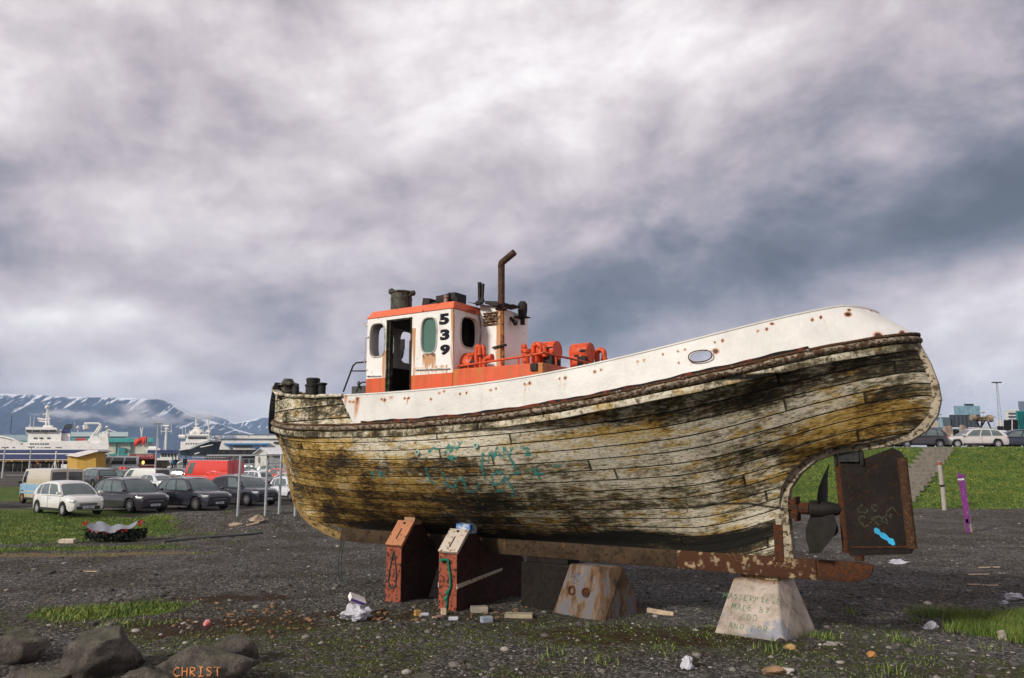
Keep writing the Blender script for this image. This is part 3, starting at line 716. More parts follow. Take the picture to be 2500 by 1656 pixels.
# ---- wheelhouse
WH = painted('wheelhouse_paint', (.80, .78, .74), .42, 2.0, .7, .5)
def two_tone(name, zs, streaks, up=(.80, .78, .74), lo=(.68, .085, .018)):
    m, t, bs = mat_new(name); ob = t.node('ShaderNodeTexCoord').outputs['Object']; x, y, z = t.sep(ob)
    wl = t.mix(t.mr(t.noise(ob, 2, 5, .6), .3, .7), up, tuple(c * .90 for c in up))
    ol = t.mix(t.mr(t.noise(t.vmath('MULTIPLY', ob, (5, 5, .6)), 1, 5, .6), .35, .7), lo, (lo[0] * .66, lo[1] * .95, lo[2] * .9))
    ol = t.mix(t.mr(t.noise(t.vmath('MULTIPLY', ob, (9, 9, .5)), 1, 4, .6), .6, .75), ol, (.50, .17, .03, 1))
    zz_ = t.math('ADD', z, t.math('MULTIPLY', t.math('SUBTRACT', t.noise(ob, 9, 2), .5), .012))
    c = t.mix(t.mr(zz_, zs - .004, zs + .004), ol, wl)
    ragged = t.noise(t.vmath('MULTIPLY', ob, (16, 16, .9)), 1.0, 5, .65)
    tot = 0.0; core = 0.0
    for (x0, x1, z0, z1, yy, am) in streaks:     # runs of rust that start at z1 (top) and fade by z0
        mx = t.math('MULTIPLY', t.mr(x, x0 - .03, x0 + .02), t.mr(x, x1 - .02, x1 + .03, 1, 0)) if x1 is not None else 1.0
        my = t.mr(y, yy[0], yy[1]) if yy and yy[1] > yy[0] else (t.mr(y, yy[1], yy[0], 1, 0) if yy else 1.0)
        mz = t.math('MULTIPLY', t.mr(z, z0, z1 - .0, 0.0, 1.0, False), t.mr(z, z1, z1 + .02, 1, 0))
        q = t.math('MULTIPLY', t.math('MULTIPLY', mx, my), t.math('MULTIPLY', mz, am)); tot = t.math('MAXIMUM', tot, q)
    rr = t.mr(t.math('ADD', tot, t.math('MULTIPLY', t.math('SUBTRACT', ragged, .5), t.mr(tot, 0, .1, 0, 3.2))), .18, .55)
    c = t.mix(t.math('MULTIPLY', rr, .85), c, (.44, .165, .012, 1))
    c = t.mix(t.mr(t.math('MULTIPLY', tot, t.noise(ob, 18, 4, .7)), .42, .56), c, (.09, .035, .012, 1))
    grm = t.noise(t.vmath('MULTIPLY', ob, (5, 5, .9)), 1.3, 6, .7); c = t.mix(t.math('MULTIPLY', t.mr(grm, .5, .72), .30), c, (.25, .17, .10, 1)); chp = t.noise(t.vmath('ADD', ob, (4, 9, 2)), 11, 7, .7); c = t.mix(t.mr(chp, .645, .67), c, (.13, .05, .018, 1))
    t.put(bs.inputs['Base Color'], c); bs.inputs['Roughness'].default_value = .5
    bump(t, bs, t.math('ADD', t.noise(ob, 4, 3), t.math('MULTIPLY', chp, .25)), .008); return m
sL = bp(895, 850, 1.25)[0]; zB = 4.45; zTop = 5.72
w1a, w1b = bp(905, 793, 1.25), bp(938, 869, 1.25); da, db = bp(945, 785, 1.25), bp(1003, 960, 1.25); w2a, w2b = bp(1030, 779, 1.25), bp(1065, 860, 1.25)
STK = [(w2a[0] + .03, w2b[0] - .02, w2b[1] - .42, w2b[1] - .03, (-1.1, -1.2), 1.0), (db[0] - .02, db[0] + .10, 4.0, 5.4, (-1.1, -1.2), .8), (da[0] - .10, da[0] + .01, 4.0, 5.0, (-1.1, -1.2), .8),
       (-.05, .03, 4.3, 5.75, (-1.19, -1.24), .95), (-1.0, -.1, 4.25, 4.60, (-1.1, -1.2), .4)]
WHM = two_tone('wheelhouse_two_tone', zB, STK)
wh = MB().box(((sL + 0) / 2, 0, (3.75 + zTop) / 2), (-sL, 2.5, zTop - 3.75)).build('wheelhouse', WHM, boat, bevel=.02)
inner = MB().box(((sL + 0) / 2, 0, (3.6 + zTop - .03) / 2), (-sL - .10, 2.4, zTop - .03 - 3.6)).build('c', None, boat)
def wopen(pa, pb, w_, dep=.3): return MB().prism(oval((pa[0] + pb[0]) / 2, w_, (pa[1] + pb[1]) / 2, abs(pb[0] - pa[0]) / 2, abs(pa[1] - pb[1]) / 2, dep, sq=3.4), (0, dep, 0)).build('c', None, boat)
cuts = [inner, wopen(w1a, w1b, 1.25), wopen(w2a, w2b, 1.25)]
cuts.append(MB().bb(L(da[0], 1.4, 3.9), L(db[0], 1.1, da[1])).build('c', None, boat))
# far side openings that let the sky through
fa, fb = bp(961, 815, -1.25), bp(998, 872, -1.25)
cuts.append(wopen((fa[0] - .02, fa[1]), (fb[0] + .05, fb[1]), -1.25)); ga, gb = bp(905, 790, -1.25), bp(939, 872, -1.25); cuts.append(wopen(ga, gb, -1.25))
a1, a2 = sp_(1125, 771, 0), sp_(1164, 853, 0)
def aopen(a1, a2, s, dep=.3):
    yc = -(a1[0] + a2[0]) / 2; zc = (a1[1] + a2[1]) / 2; ry = abs(a1[0] - a2[0]) / 2; rz = abs(a1[1] - a2[1]) / 2
    pts = []
    for k in range(28):
        a = 2 * math.pi * k / 28; c_, s__ = math.cos(a), math.sin(a)
        pts.append(Vector((s - dep / 2, yc + ry * abs(c_) ** (2 / 3.4) * (1 if c_ > 0 else -1), zc + rz * abs(s__) ** (2 / 3.4) * (1 if s__ > 0 else -1))))
    return pts
cuts.append(MB().prism(aopen(a1, a2, 0), (.3, 0, 0)).build('c', None, boat))
fwz = (w1a[1], w1b[1])
for yy in (-.7, .0, .7):
    p = [Vector((sL - .15, yy + v.y, v.z)) for v in aopen((.24, fwz[0] + .02), (-.24, fwz[1]), sL)]
    cuts.append(MB().prism(p, (.3, 0, 0)).build('c', None, boat))
cut(wh, cuts)
INN = plain('dark_cabin_lining', (.035, .028, .02), .9, 0, .4)
FRM = painted('white_window_gasket', (.55, .53, .48), .6, 3, .3)
def frame_loop(pts, r, name, parent, mat=FRM):
    q = pts + [pts[0], pts[1]]; return MB().tube(q, r, 6, False).build(name, mat, parent, 1)
GREEN = glass_dark('green_tinted_glass', (.055, .13, .10), .12)
def cabin_window(pa, pb, w_, glass, dep=0.0):
    pts = oval((pa[0] + pb[0]) / 2, w_ + .006, (pa[1] + pb[1]) / 2, abs(pb[0] - pa[0]) / 2 + .012, abs(pa[1] - pb[1]) / 2 + .012, 0, sq=3.4)
    f = frame_loop(pts, .016, 'window', wh)
    if glass: MB().prism(oval((pa[0] + pb[0]) / 2, w_ - .03, (pa[1] + pb[1]) / 2, abs(pb[0] - pa[0]) / 2, abs(pa[1] - pb[1]) / 2, 0, sq=3.4), (0, .006, 0)).build('window_pane', GREEN, wh)
cabin_window(w1a, w1b, 1.25, False); cabin_window(w2a, w2b, 1.25, True)
frame_loop([Vector((.008, v.y, v.z)) for v in aopen((a1[0] + .01, a1[1] + .01), (a2[0] - .01, a2[1] - .01), 0)], .016, 'window', wh)
# lining, inner posts and wheel
mb = MB(); mb.bb(L(sL + .06, 1.19, 4.02), L(-.06, -1.19, 4.06)); mb.bb(L(sL + .06, -1.16, 4.06), L(-.06, -1.19, 4.70)); mb.bb(L(-.09, 1.0, 4.06), L(-.06, -1.1, 4.9)); mb.bb(L(sL + .06, 1.0, 4.06), L(sL + .1, -1.1, 4.75))
mb.bb(L(sL + .06, 1.16, 5.64), L(-.06, -1.19, 5.67)); mb.bb(L(-1.0, -.1, 4.06), L(-.3, -1.1, 5.0)); mb.bb(L(fb[0] + .1, -1.14, 4.7), L(-.06, -1.19, 5.64)); mb.bb(L(-.9, .3, 5.0), L(-.3, .34, 5.64))
mb.build('cabin_lining', INN, wh)
x0 = (fa[0] + fb[0]) / 2
hb = MB(); hb.ball(L(x0 + .12, -1.0, 5.35), .2, 12, (1, .3, 1.2)); hb.bb(L(x0 - .08, -.98, 5.4), L(x0 + .32, -1.02, 5.66)); hb.build('hanging_lamp', BLACKM, wh, 1)
mb = MB(); mb.tube([L(da[0] + .02, 1.255, da[1]), L(da[0] + .02, 1.255, 3.95)], .022, 6); mb.tube([L(db[0] - .015, 1.255, da[1]), L(db[0] - .015, 1.255, 3.95)], .016, 6); mb.tube([L(da[0], 1.255, da[1] + .01), L(db[0], 1.255, da[1] + .01)], .018, 6)
mb.bb(L(da[0] + .0, 1.24, 3.95), L(da[0] + .09, 1.14, da[1])); mb.build('door_frame', WOODROT, wh)
mb = MB(); mb.bb(L(x0 - .25, .15, 4.06), L(x0 + .2, -.2, 4.45)); mb.ball(L(x0 + .02, .2, 4.50), .045); mb.tube([L(x0 + .02, .2, 4.40), L(x0 + .02, .2, 4.55)], .03); mb.build('engine_control', plain('grey_control_box', (.05, .05, .045), .5), wh)
# roof fascia
fo = .03
R0 = [L(sL - .02, 1.27, zTop), L(.02, 1.27, zTop), L(.02, -1.27, zTop), L(sL - .02, -1.27, zTop)]
R1 = [L(sL + .10, 1.20, 5.875), L(-.02, 1.20, 5.875), L(-.02, -1.20, 5.875), L(sL + .10, -1.20, 5.875)]
ORP = painted('faded_orange_paint', (.72, .15, .065), .4, 2, .3, .5, (.16, .05, .02)); OR = painted('orange_red_paint', (.66, .085, .022), .62, 2.4, .25, .45, (.12, .035, .015), (.02, .012, .01))
MB().hexa(R0 + R1).build('roof', ORP, wh, bevel=.012)
mb = MB(); mb.tube([L(sL + .05, 1.27, 4.50), L(da[0] - .12, 1.275, 4.49)], .012, 6); mb.build('grab_rail', FRM, wh)
mb = MB(); mb.tube([L(db[0] + .12, 1.275, 4.56), L(-.06, 1.275, 4.53)], .016, 6); mb.build('grab_rail', FRM, wh)
mb = MB(); mb.tube([L(sL + .1, 1.26, 5.35), L(sL - .03, 1.27, 5.3), L(sL - .03, 1.27, 4.7), L(sL + .05, 1.26, 4.62)], .011, 6); mb.box(L(sL - .06, 1.1, 5.62), (.14, .2, .05)); mb.build('hand_rail', FRM, wh)
NAVY = plain('black_number_paint', (.006, .007, .012), .8, 0, .3, 9)
for ch, (px0, px1, py0, py1) in zip('539', [(1072, 1095, 765, 795), (1074, 1096, 803.5, 832.6), (1074, 1097, 841, 869)]):
    q0 = bp(px0, py1, 1.25); q1 = bp(px1, py0, 1.25); h = q1[1] - q0[1]
    M = Matrix(((1, 0, 0, q0[0] + .005), (0, 0, -1, -1.252), (0, 1, 0, q0[1] + .005), (0, 0, 0, 1)))
    o = text('6' if ch == '9' else ch, h / .70, 'number', NAVY, wh, M, .003, .019)
    if ch == '9':
        for v in o.data.vertices: v.co.x = -v.co.x; v.co.y = -v.co.y
    wd = max(v.co.x for v in o.data.vertices) - min(v.co.x for v in o.data.vertices); x_ = min(v.co.x for v in o.data.vertices); k = (q1[0] - q0[0]) * 1.06 / wd
    y_ = min(v.co.y for v in o.data.vertices); hh = max(v.co.y for v in o.data.vertices) - y_
    for v in o.data.vertices: v.co.x = (v.co.x - x_) * k; v.co.y = (v.co.y - y_) * h / hh
# wiper bracket and hose on the aft wall
b1, b2 = sp_(1137, 757, 0), sp_(1154, 768, 0)
mb = MB(); mb.tube([L(.03, b1[0], b2[1]), L(.05, b1[0], b1[1]), L(.05, b2[0], b1[1]), L(.03, b2[0], b2[1])], .012, 6)
hs = [sp_(x, y, .03) for x, y in [(1167, 767), (1172, 785), (1174, 805), (1173, 825), (1170, 842)]]; mb.tube([L(.04, a, b) for a, b in hs], .010, 6); mb.build('window_bracket', painted('dull_red_fittings', (.22, .05, .03), .7), wh)
# ---- engine casing aft of the wheelhouse
sC = bp(1325, 900, 1.25)[0]; zC = 4.51
STC = [(.0, 2.1, 3.9, 4.5, None, .10), (1.85, 2.06, 3.9, 4.5, (-1.1, -1.24), .95), (.0, .1, 3.8, 4.5, None, .8), (.55, .7, 3.9, 4.5, None, .5)]
CSM = two_tone('engine_casing_paint', 9.0, STC)
cas = MB().bb(L(.003, 1.25, 3.7), L(sC, -1.25, zC)).build('engine_casing', CSM, boat, bevel=.015)
mb = MB(); p = bp(1221, 956, 1.27); mb.lathe([(.10, -.02), (.10, .03), (.13, .03), (.13, -.02)], L(p[0], 1.27, p[1] - .02), 'y', 16)
p2 = bp(1228, 946, 1.3); mb.box(L(p2[0], 1.3, p2[1]), (.10, .08, .06)); mb.build('side_valve', OR, cas)
q0, q1 = bp(1296, 888, 1.26), bp(1312, 905, 1.26)
MB().bb(L(q0[0], 1.25, q1[1]), L(q1[0], 1.29, q0[1])).build('socket_box', BLACKM, cas, bevel=.008)
# white trunk (box with louver) behind the wheelhouse
wt = sp_(1171, 742, 0)[0]; ztr = sp_(1171, 742, 0)[1]; sT, zT2 = bp(1222, 750, wt); wT2 = sp_(1289, 760, sT)[0]
TRK = two_tone('white_trunk_paint', 3.0, [(sT - .10, sT + .05, 4.0, 5.75, (-wt + .16, -wt + .06), 1.0)])
tr = MB().hexa([L(.004, wt, zC), L(sT, wt, zC), L(sT, wT2, zC), L(.004, wT2, zC), L(.004, wt, ztr), L(sT, wt, zT2), L(sT, wT2, zT2 - .05), L(.004, wT2, ztr - .03)]).build('machinery_trunk', TRK, boat, bevel=.012)
l0, l1 = bp(1183, 764, wt), bp(1214, 794, wt)
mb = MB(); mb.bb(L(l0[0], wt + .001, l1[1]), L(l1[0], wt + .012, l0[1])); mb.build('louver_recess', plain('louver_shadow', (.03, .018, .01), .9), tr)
mb = MB()
for k in range(5):
    z = l1[1] + (l0[1] - l1[1]) * (k + .5) / 5; mb.box(L((l0[0] + l1[0]) / 2, wt + .03, z), (l1[0] - l0[0] + .02, .05, .012), (R(-38), 0, 0))
mb.build('louver', painted('rusted_louver', (.60, .52, .38), 1.1, 3, .8), tr)
def on_aft(px, py, s=None): return sp_(px, py, sT if s is None else s)
q = on_aft(1262, 758); mb = MB(); mb.lathe([(.085, -.12), (.10, .0), (.10, .13), (.06, .19)], L(sT + .14, q[0], q[1] - .02), 'z', 14); mb.box(L(sT + .1, q[0], q[1] - .16), (.3, .28, .02)); mb.lathe([(.05, -.16), (.05, 0)], L(sT + .14, q[0], q[1] - .16), 'z', 10)
q = on_aft(1246, 788); mb.tube([L(sT, q[0], q[1] + .1), L(sT + .1, q[0], q[1])], .035); mb.ball(L(sT + .12, q[0], q[1] - .02), .055); mb.build('deck_lamp', BLACKM, tr, .8)
q = on_aft(1232, 848); MB().box(L(sT - .02, wt + .0, q[1]), (.30, .09, .035), (0, R(-8), 0)).build('strap_bracket', BLACKM, tr)
mb = MB(); mb.tube([L(sT + .02, wt - .04, zT2 - .04), L(sT + .03, wt - .05, zC + .02)], .035, 8); mb.build('corner_pipe', painted('rust_run_pipe', (.36, .15, .03), 1.0, 3, .6), tr)
# exhaust
e0, e1, e2 = bp(1224, 752, .55), bp(1224, 645, .55), bp(1256, 616, .55)
mb = MB(); mb.tube([L(e0[0], .55, e0[1] - .05), L(e0[0] - .0, .55, e1[1])], .068, 14); d = (e2[0] - e1[0], e2[1] - e1[1])
mb.tube([L(e1[0] - .01, .55, e1[1] - .06), L(e1[0] + .0, .55, e1[1] + .02), L(e2[0], .55, e2[1])], .068, 14); mb.lathe([(.12, 0), (.12, .04)], L(e0[0], .55, e0[1] - .04), 'z', 12)
mb.build('exhaust_pipe', plain('rusty_pipe', (.05, .027, .018), .75, 0, .5, 9, .008, dirt=(.11, .05, .022), dirt_amt=.5), boat, .7)
# charred beams and posts on the trunk and roof
def stick(pts, r, w_, name='charred_beam', mat=BLACKM, flat=1.0):
    P = [L(*((lambda q: (q[0], w_, q[1]))(bp(x, y, w_)))) for x, y in pts]; return MB().tube(P, r, 5).build(name, mat, boat)
mb = MB()
def addb(px0, py0, px1, py1, w0, w1_, rot=0):
    a = bp(px0, py1, w0); b = bp(px1, py0, w0); mb.box(L((a[0] + b[0]) / 2, (w0 + w1_) / 2, (a[1] + b[1]) / 2), (b[0] - a[0], abs(w0 - w1_), b[1] - a[1]), (0, R(rot), 0))
addb(1142, 738, 1180, 744, .6, .2, 14); addb(1160, 731, 1180, 743, .55, .5, -20); addb(1184, 733, 1222, 745, .5, .1, 8); addb(1208, 742, 1250, 749, .45, .1, 2); addb(1228, 744, 1252, 750, .2, -.1, -6); addb(1195, 739, 1216, 748, .75, .6, 5)
mb.build('charred_beams', BLACKM, boat)
stick([(1172, 742), (1171, 690)], .045, .4, 'mast_stub'); stick([(1177, 742), (1180, 693)], .03, .4, 'mast_stub')
# debris and hatch on the roof
mb = MB(); addb(1031, 727, 1048, 748, .4, 0, 8); addb(1046, 738, 1066, 748, .4, -.1, -10); addb(1064, 718, 1096, 743, .35, .0, -2); addb(1092, 713, 1111, 744, .3, -.1, 3); addb(1108, 725, 1116, 744, .3, .0, 0); addb(1036, 741, 1114, 749, .7, -.4, 0)
mb.build('roof_wreckage', BLACKM, boat)
q = bp(1089, 734, .45); MB().lathe([(.05, -.1), (.045, .05), (.06, .06), (.06, .1)], L(q[0], .45, q[1]), 'z', 12).build('roof_fitting', painted('brown_fitting', (.35, .22, .16), .8), boat)
# ventilator on the roof
vx, vz = bp(980, 733, .35); DG = plain('weathered_dark_green_metal', (.075, .078, .062), .7, 0, .35, 7, .006, dirt=(.03, .02, .012), dirt_amt=.5)
mb = MB(); mb.lathe([(.235, -.42), (.235, .0), (.243, .0), (.243, .02), (.235, .02), (.23, .13), (.255, .15), (.255, .18), (.15, .20)], L(vx, .35, vz), 'z', 24)
mb.build('roof_ventilator', DG, boat, .6)
mb = MB(); ra_ = bp(956, 712, .35); rb_ = bp(1008, 716, .35); mb.ball(L(ra_[0], .35, ra_[1]), .075); mb.tube([L(ra_[0], .35, ra_[1]), L(ra_[0] + .12, .35, ra_[1] - .06)], .035); m2 = MB(); m2.ball(L(rb_[0], .35, rb_[1]), .065); m2.tube([L(rb_[0], .35, rb_[1]), L(rb_[0] - .1, .35, rb_[1] - .04)], .035); m2.build('ventilator_ball_lug', DG, boat, 1)
mb.build('ventilator_ball_lug', DG, boat, 1)
# ---- the three orange tanks with pipes
def tank(px0, px1, pyc, rad_px, w_, seat):
    c0 = bp(px0, pyc, w_); s0_, z0_ = c0; s1_ = s0_ + seat[0]; r = seat[1]
    y = -w_
    mb = MB(); mb.lathe([(0.0, 0), (r * .97, 0), (r, .012), (r, s1_ - s0_ - .012), (r * .97, s1_ - s0_), (0, s1_ - s0_)], (s0_, y, z0_), 'x', 28, close=False)
    tk = mb.build('air_tank', OR, boat, .7)
    m2 = MB(); m2.hexa([(s0_ + .02, y - r * .96, zC), (s1_ - .12, y - r * .96, zC), (s1_ - .12, y + r * .96, zC), (s0_ + .02, y + r * .96, zC), (s0_ + .02, y - r * .96, z0_), (s1_ - .12, y - r * .96, z0_), (s1_ - .12, y + r * .96, z0_), (s0_ + .02, y + r * .96, z0_)])
    m2.build('tank_seat', OR, tk, bevel=.01)
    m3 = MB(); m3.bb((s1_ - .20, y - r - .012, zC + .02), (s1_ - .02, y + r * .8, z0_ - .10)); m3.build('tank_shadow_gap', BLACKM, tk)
    m4 = MB(); rng = random.Random(int(px0)); 
    for k in range(4):
        a = rng.uniform(2.9, 3.9); m4.ball((s0_ + rng.uniform(.15, .45), y + math.cos(a) * r, z0_ + math.sin(a) * r), rng.uniform(.025, .06), 8, (1.6, .35, .6))
    m4.build('burnt_patch', BLACKM, tk)
    return s0_, s1_, z0_, r, tk
def gooseneck(px, w_, ztop, r=.05, legs=.14, open_=False, base=None):
    s0_ = bp(px, 880, w_)[0]; b = zC if base is None else base
    pts = [L(s0_, w_, b), L(s0_, w_, ztop - legs / 2)] + [L(s0_ + legs / 2 - legs / 2 * math.cos(a), w_, ztop - legs / 2 + legs / 2 * math.sin(a)) for a in np.linspace(.3, math.pi - .2, 6)] + [L(s0_ + legs, w_, ztop - legs / 2 - .15)]
    mb = MB(); mb.tube(pts, r, 10); mb.lathe([(r * 1.3, -.02), (r * 1.3, .02)], L(s0_ + legs, w_, ztop - legs / 2 - .12), 'z', 10); return mb.build('vent_pipe', OR, boat, .8)
tank(1133, 1185, 893, 36, .78, (.34, .25)); tank(1316, 1373, 860, 22, .30, (.42, .19)); tank(1400, 1456, 864, 24, -.62, (.40, .20))
for px, w_, zz_ in ((1163, 1.0, 4.96), (1173, .95, 4.95)): gooseneck(px, w_, zz_, .045, .08)
gooseneck(1302, .6, 4.97, .05, .16); gooseneck(1314, .55, 4.93, .05, .14); gooseneck(1458, -.95, 4.99, .055, .16)
q = bp(1195, 874, .95); MB().tube([L(q[0] - .12, .95, 4.52), L(q[0] - .12, .95, q[1] - .04), L(q[0] - .05, .95, q[1]), L(q[0] + .05, .95, q[1])], .05, 10).lathe([(.075, 0), (.075, .03)], L(q[0] + .04, .95, q[1]), 'x', 12).build('vent_pipe', OR, boat, .8)
q = bp(1284, 862, .9); mb = MB(); mb.lathe([(.075, -.45), (.075, .0), (.10, .0), (.10, .07)], L(q[0], .9, q[1]), 'z', 12); mb.ball(L(q[0] - .04, .9, q[1] + .12), .06); mb.build('vent_pipe', OR, boat, .8)
# ---- pipe railing round the casing
rz_ = 4.66; mb = MB()
ta = bp(1115, 895, 1.22); tb = bp(1325, 862, 1.25)
pts = [L(ta[0], 1.22, ta[1]), L(sC - .35, 1.24, tb[1] - .03), L(sC, 1.22, tb[1] + .01), L(sC + .03, .9, tb[1]), L(sC + .03, -1.18, tb[1]), L(sC + .03, -1.22, tb[1] - .03), L(sC + .03, -1.22, zC)]
mb.tube(pts, .022, 8)
for s in np.linspace(.35, sC - .15, 5): f = (s - ta[0]) / (sC - .35 - ta[0]); mb.tube([L(s, 1.22, zC), L(s, 1.23, ta[1] + (tb[1] - .03 - ta[1]) * min(1, f))], .018, 6)
for y in np.linspace(.8, -.9, 4): mb.tube([L(sC + .02, y, zC), L(sC + .02, y, tb[1])], .018, 6)
mb.tube([L(sC + .02, -.6, zC + .02), L(sC + .02, -1.2, zC + .06)], .015, 6)
mb.build('railing', OR, boat, .9)
# rails forward of the wheelhouse
mb = MB(); P = lambda x, y, w_=1.0: L(bp(x, y, w_)[0], w_, bp(x, y, w_)[1])
mb.tube([P(838, 957), P(862, 893), P(870, 886), P(895, 884)], .018, 8); mb.tube([P(858, 906), P(895, 906)], .014, 8); mb.tube([P(870, 957), P(879, 938), P(884, 934), P(897, 933)], .016, 8)
mb.build('ladder_rail', BLACKM, boat, .9)
# ---- bow gear
def bowlathe(px, pyc, w_, prof, name, mat, seg=16):
    q = bp(px, pyc, w_); return MB().lathe(prof, L(q[0], w_, q[1]), 'z', seg).build(name, mat, boat, .7)
bowlathe(764, 947, .3, [(.17, -.30), (.17, .02), (.19, .03), (.19, .07), (.15, .08), (.16, .16), (.17, .20), (.14, .23)], 'capstan', BLACKM)
bowlathe(786, 950, .25, [(.09, -.25), (.09, .08), (.12, .11), (.12, .14), (.07, .15)], 'bollard', BLACKM)
bowlathe(722, 953, .35, [(.08, -.25), (.08, .08), (.05, .12)], 'bollard', BLACKM)
q = bp(703, 944, .15); mb = MB(); mb.lathe([(.20, -.25), (.19, -.12), (.23, -.11), (.23, -.08), (.15, -.06), (.15, .06), (.24, .07), (.24, .10), (.16, .14), (.10, .24), (.0, .25)], L(q[0], .15, q[1] - .05), 'z', 18); mb.tube([L(q[0] - .35, .15, q[1] + .03), L(q[0] - .05, .15, q[1] + .12), L(q[0] + .3, .1, q[1] + .02)], .045, 6)
mb.build('windlass', plain('windlass_metal', (.05, .048, .04), .8, 0, .6, 7, .01, dirt=(.20, .17, .10), dirt_amt=.4), boat, .6)
mb = MB(); rg = random.Random(3)
for k in range(46):
    s = rg.uniform(-5.9, -2.9); w_ = rg.uniform(-.2, 1.0) * b_(s) * .85; z = ztf(s) - .06 + rg.uniform(-.05, .07)
    mb.box(L(s, w_, z), (rg.uniform(.1, .5), rg.uniform(.06, .2), rg.uniform(.03, .10)), (rg.uniform(-.3, .3), rg.uniform(-.2, .2), rg.uniform(-1.5, 1.5)))
tag(mb.build('deck_wreckage', plain('rubbish_on_foredeck', (.06, .05, .032), .9, 0, .8, 4, .01, dirt=(.18, .13, .05), dirt_amt=.3), boat), kind='stuff')
# mooring bent iron on the white plate
q = [P(1058, 968, 2.02), P(1062, 977, 2.02), P(1068, 976, 2.02), P(1084, 955, 2.02), P(1088, 952, 2.0)]
MB().tube(q, .014, 6).build('bent_bar', BLACKM, boat)
# hull portholes / through-hull fittings
TEAL = plain('faded_teal_paint', (.10, .30, .28), .7, 0, .3, 14, dirt=(.30, .29, .22), dirt_amt=.75)
def on_hull(px, py, out=0.0):
    w_ = 1.8; s, z = 0, 2
    for _ in range(25):
        s, z = bp(px, py, w_); w2 = W(min(max(s, Sb(z)), Se(z)), z); w_ = .5 * w_ + .5 * w2
    return Vector(L(s, w_ + out, z))
for px, py in ((1020, 1105), (1163, 1088)):
    q = on_hull(px, py, .0); mb = MB(); mb.lathe([(.02, -.03), (.02, .018), (.032, .03), (.055, .022), (.06, -.03)], tuple(q), 'y', 16)
    for v in range(len(mb.v)): x, y, z = mb.v[v]; mb.v[v] = (x, 2 * q.y - y, z)
    mb.build('porthole_flange', painted('flange_pale_teal', (.30, .42, .36), .5), boat, .8)
# sprayed scrawl on the planks
def ribbon(mb, pix, wd, out=.006):
    pts = []
    for (x0, y0), (x1, y1) in zip(pix[:-1], pix[1:]):
        n = max(1, int(math.hypot(x1 - x0, y1 - y0) / 5))
        for k in range(n): pts.append((x0 + (x1 - x0) * k / n, y0 + (y1 - y0) * k / n))
    pts.append(pix[-1]); n = len(pts); o = []
    for i, p in enumerate(pts):
        a = pts[max(0, i - 1)]; b = pts[min(n - 1, i + 1)]; l = math.hypot(b[0] - a[0], b[1] - a[1]) or 1
        w2 = wd * (.7 + .5 * math.sin(i * 1.7) ** 2) / 2; nx_, ny_ = -(b[1] - a[1]) / l * w2, (b[0] - a[0]) / l * w2
        o += [on_hull(p[0] + nx_, p[1] + ny_, out), on_hull(p[0] - nx_, p[1] - ny_, out)]
    mb.add(o, [(2 * i, 2 * i + 2, 2 * i + 3, 2 * i + 1) for i in range(n - 1)])
SCR = [[(1045, 1105), (1060, 1092), (1075, 1100)], [(1085, 1110), (1096, 1085), (1100, 1105), (1110, 1082), (1114, 1100), (1124, 1080)], [(1092, 1118), (1108, 1112), (1098, 1122), (1118, 1116)], [(1118, 1082), (1130, 1078)],
       [(1192, 1130), (1198, 1098), (1206, 1120), (1214, 1092), (1222, 1115)], [(1228, 1092), (1240, 1106), (1262, 1150)], [(1250, 1090), (1246, 1120)], [(1270, 1092), (1292, 1096), (1282, 1112), (1296, 1110)], [(1180, 1105), (1176, 1140), (1186, 1172)],
       [(1200, 1165), (1216, 1150), (1234, 1160), (1224, 1180), (1204, 1184), (1200, 1165)], [(1226, 1180), (1250, 1160), (1276, 1150), (1292, 1148)], [(1296, 1150), (1310, 1142), (1306, 1160), (1322, 1154), (1330, 1162)], [(1310, 1142), (1318, 1172)],
       [(908, 1150), (912, 1168)], [(924, 1148), (930, 1166)], [(934, 1152), (938, 1168)], [(1040, 1140), (1050, 1175), (1066, 1182)], [(1080, 1150), (1090, 1185), (1110, 1190), (1118, 1170)], [(1128, 1165), (1140, 1200), (1160, 1200), (1172, 1180)],
       [(1240, 1175), (1256, 1200), (1250, 1214)], [(1350, 1140), (1372, 1136)], [(1210, 1200), (1235, 1196)], [(1232, 1092), (1230, 1118)]]
mb = MB()
for s_ in SCR: ribbon(mb, s_, 6.5)
m_g, t, bs = mat_new('teal_spray'); ob = t.node('ShaderNodeTexCoord').outputs['Object']
t.put(bs.inputs['Base Color'], t.mix(t.noise(ob, 9, 4), (.015, .20, .19, 1), (.07, .30, .26, 1))); bs.inputs['Roughness'].default_value = .8
t.put(bs.inputs['Alpha'], t.mr(t.noise(ob, 13, 6, .75), .40, .56, 0, 1))
tag(mb.build('sprayed_scrawl', m_g, boat, recalc=False), kind='stuff')
# treenail heads and small iron knees standing proud of the planks
mb = MB(); rg = random.Random(12)
for k in range(240):
    s = rg.uniform(-5.0, 5.3); z = zf(s) + (zrf(s) - zf(s)) * rg.uniform(.22, .93); w_ = W(s, z); mb.ball(L(s, w_ - .002, z), rg.uniform(.009, .017), 6)
tag(mb.build('nail_heads', painted('nail_head_rust', (.30, .20, .10), .9, 6, 0, .8), boat), kind='stuff')
# rope along the quarter
mb = MB(); pts = [on_hull(x, y, .02) for x, y in [(1690, 1240), (1712, 1237), (1740, 1230), (1790, 1228), (1830, 1228), (1860, 1234), (1893, 1238)]] + [Vector(L(5.95, .15, 2.0))]; mb.tube(pts, .009, 6); mb.build('chain', BLACKM, boat)
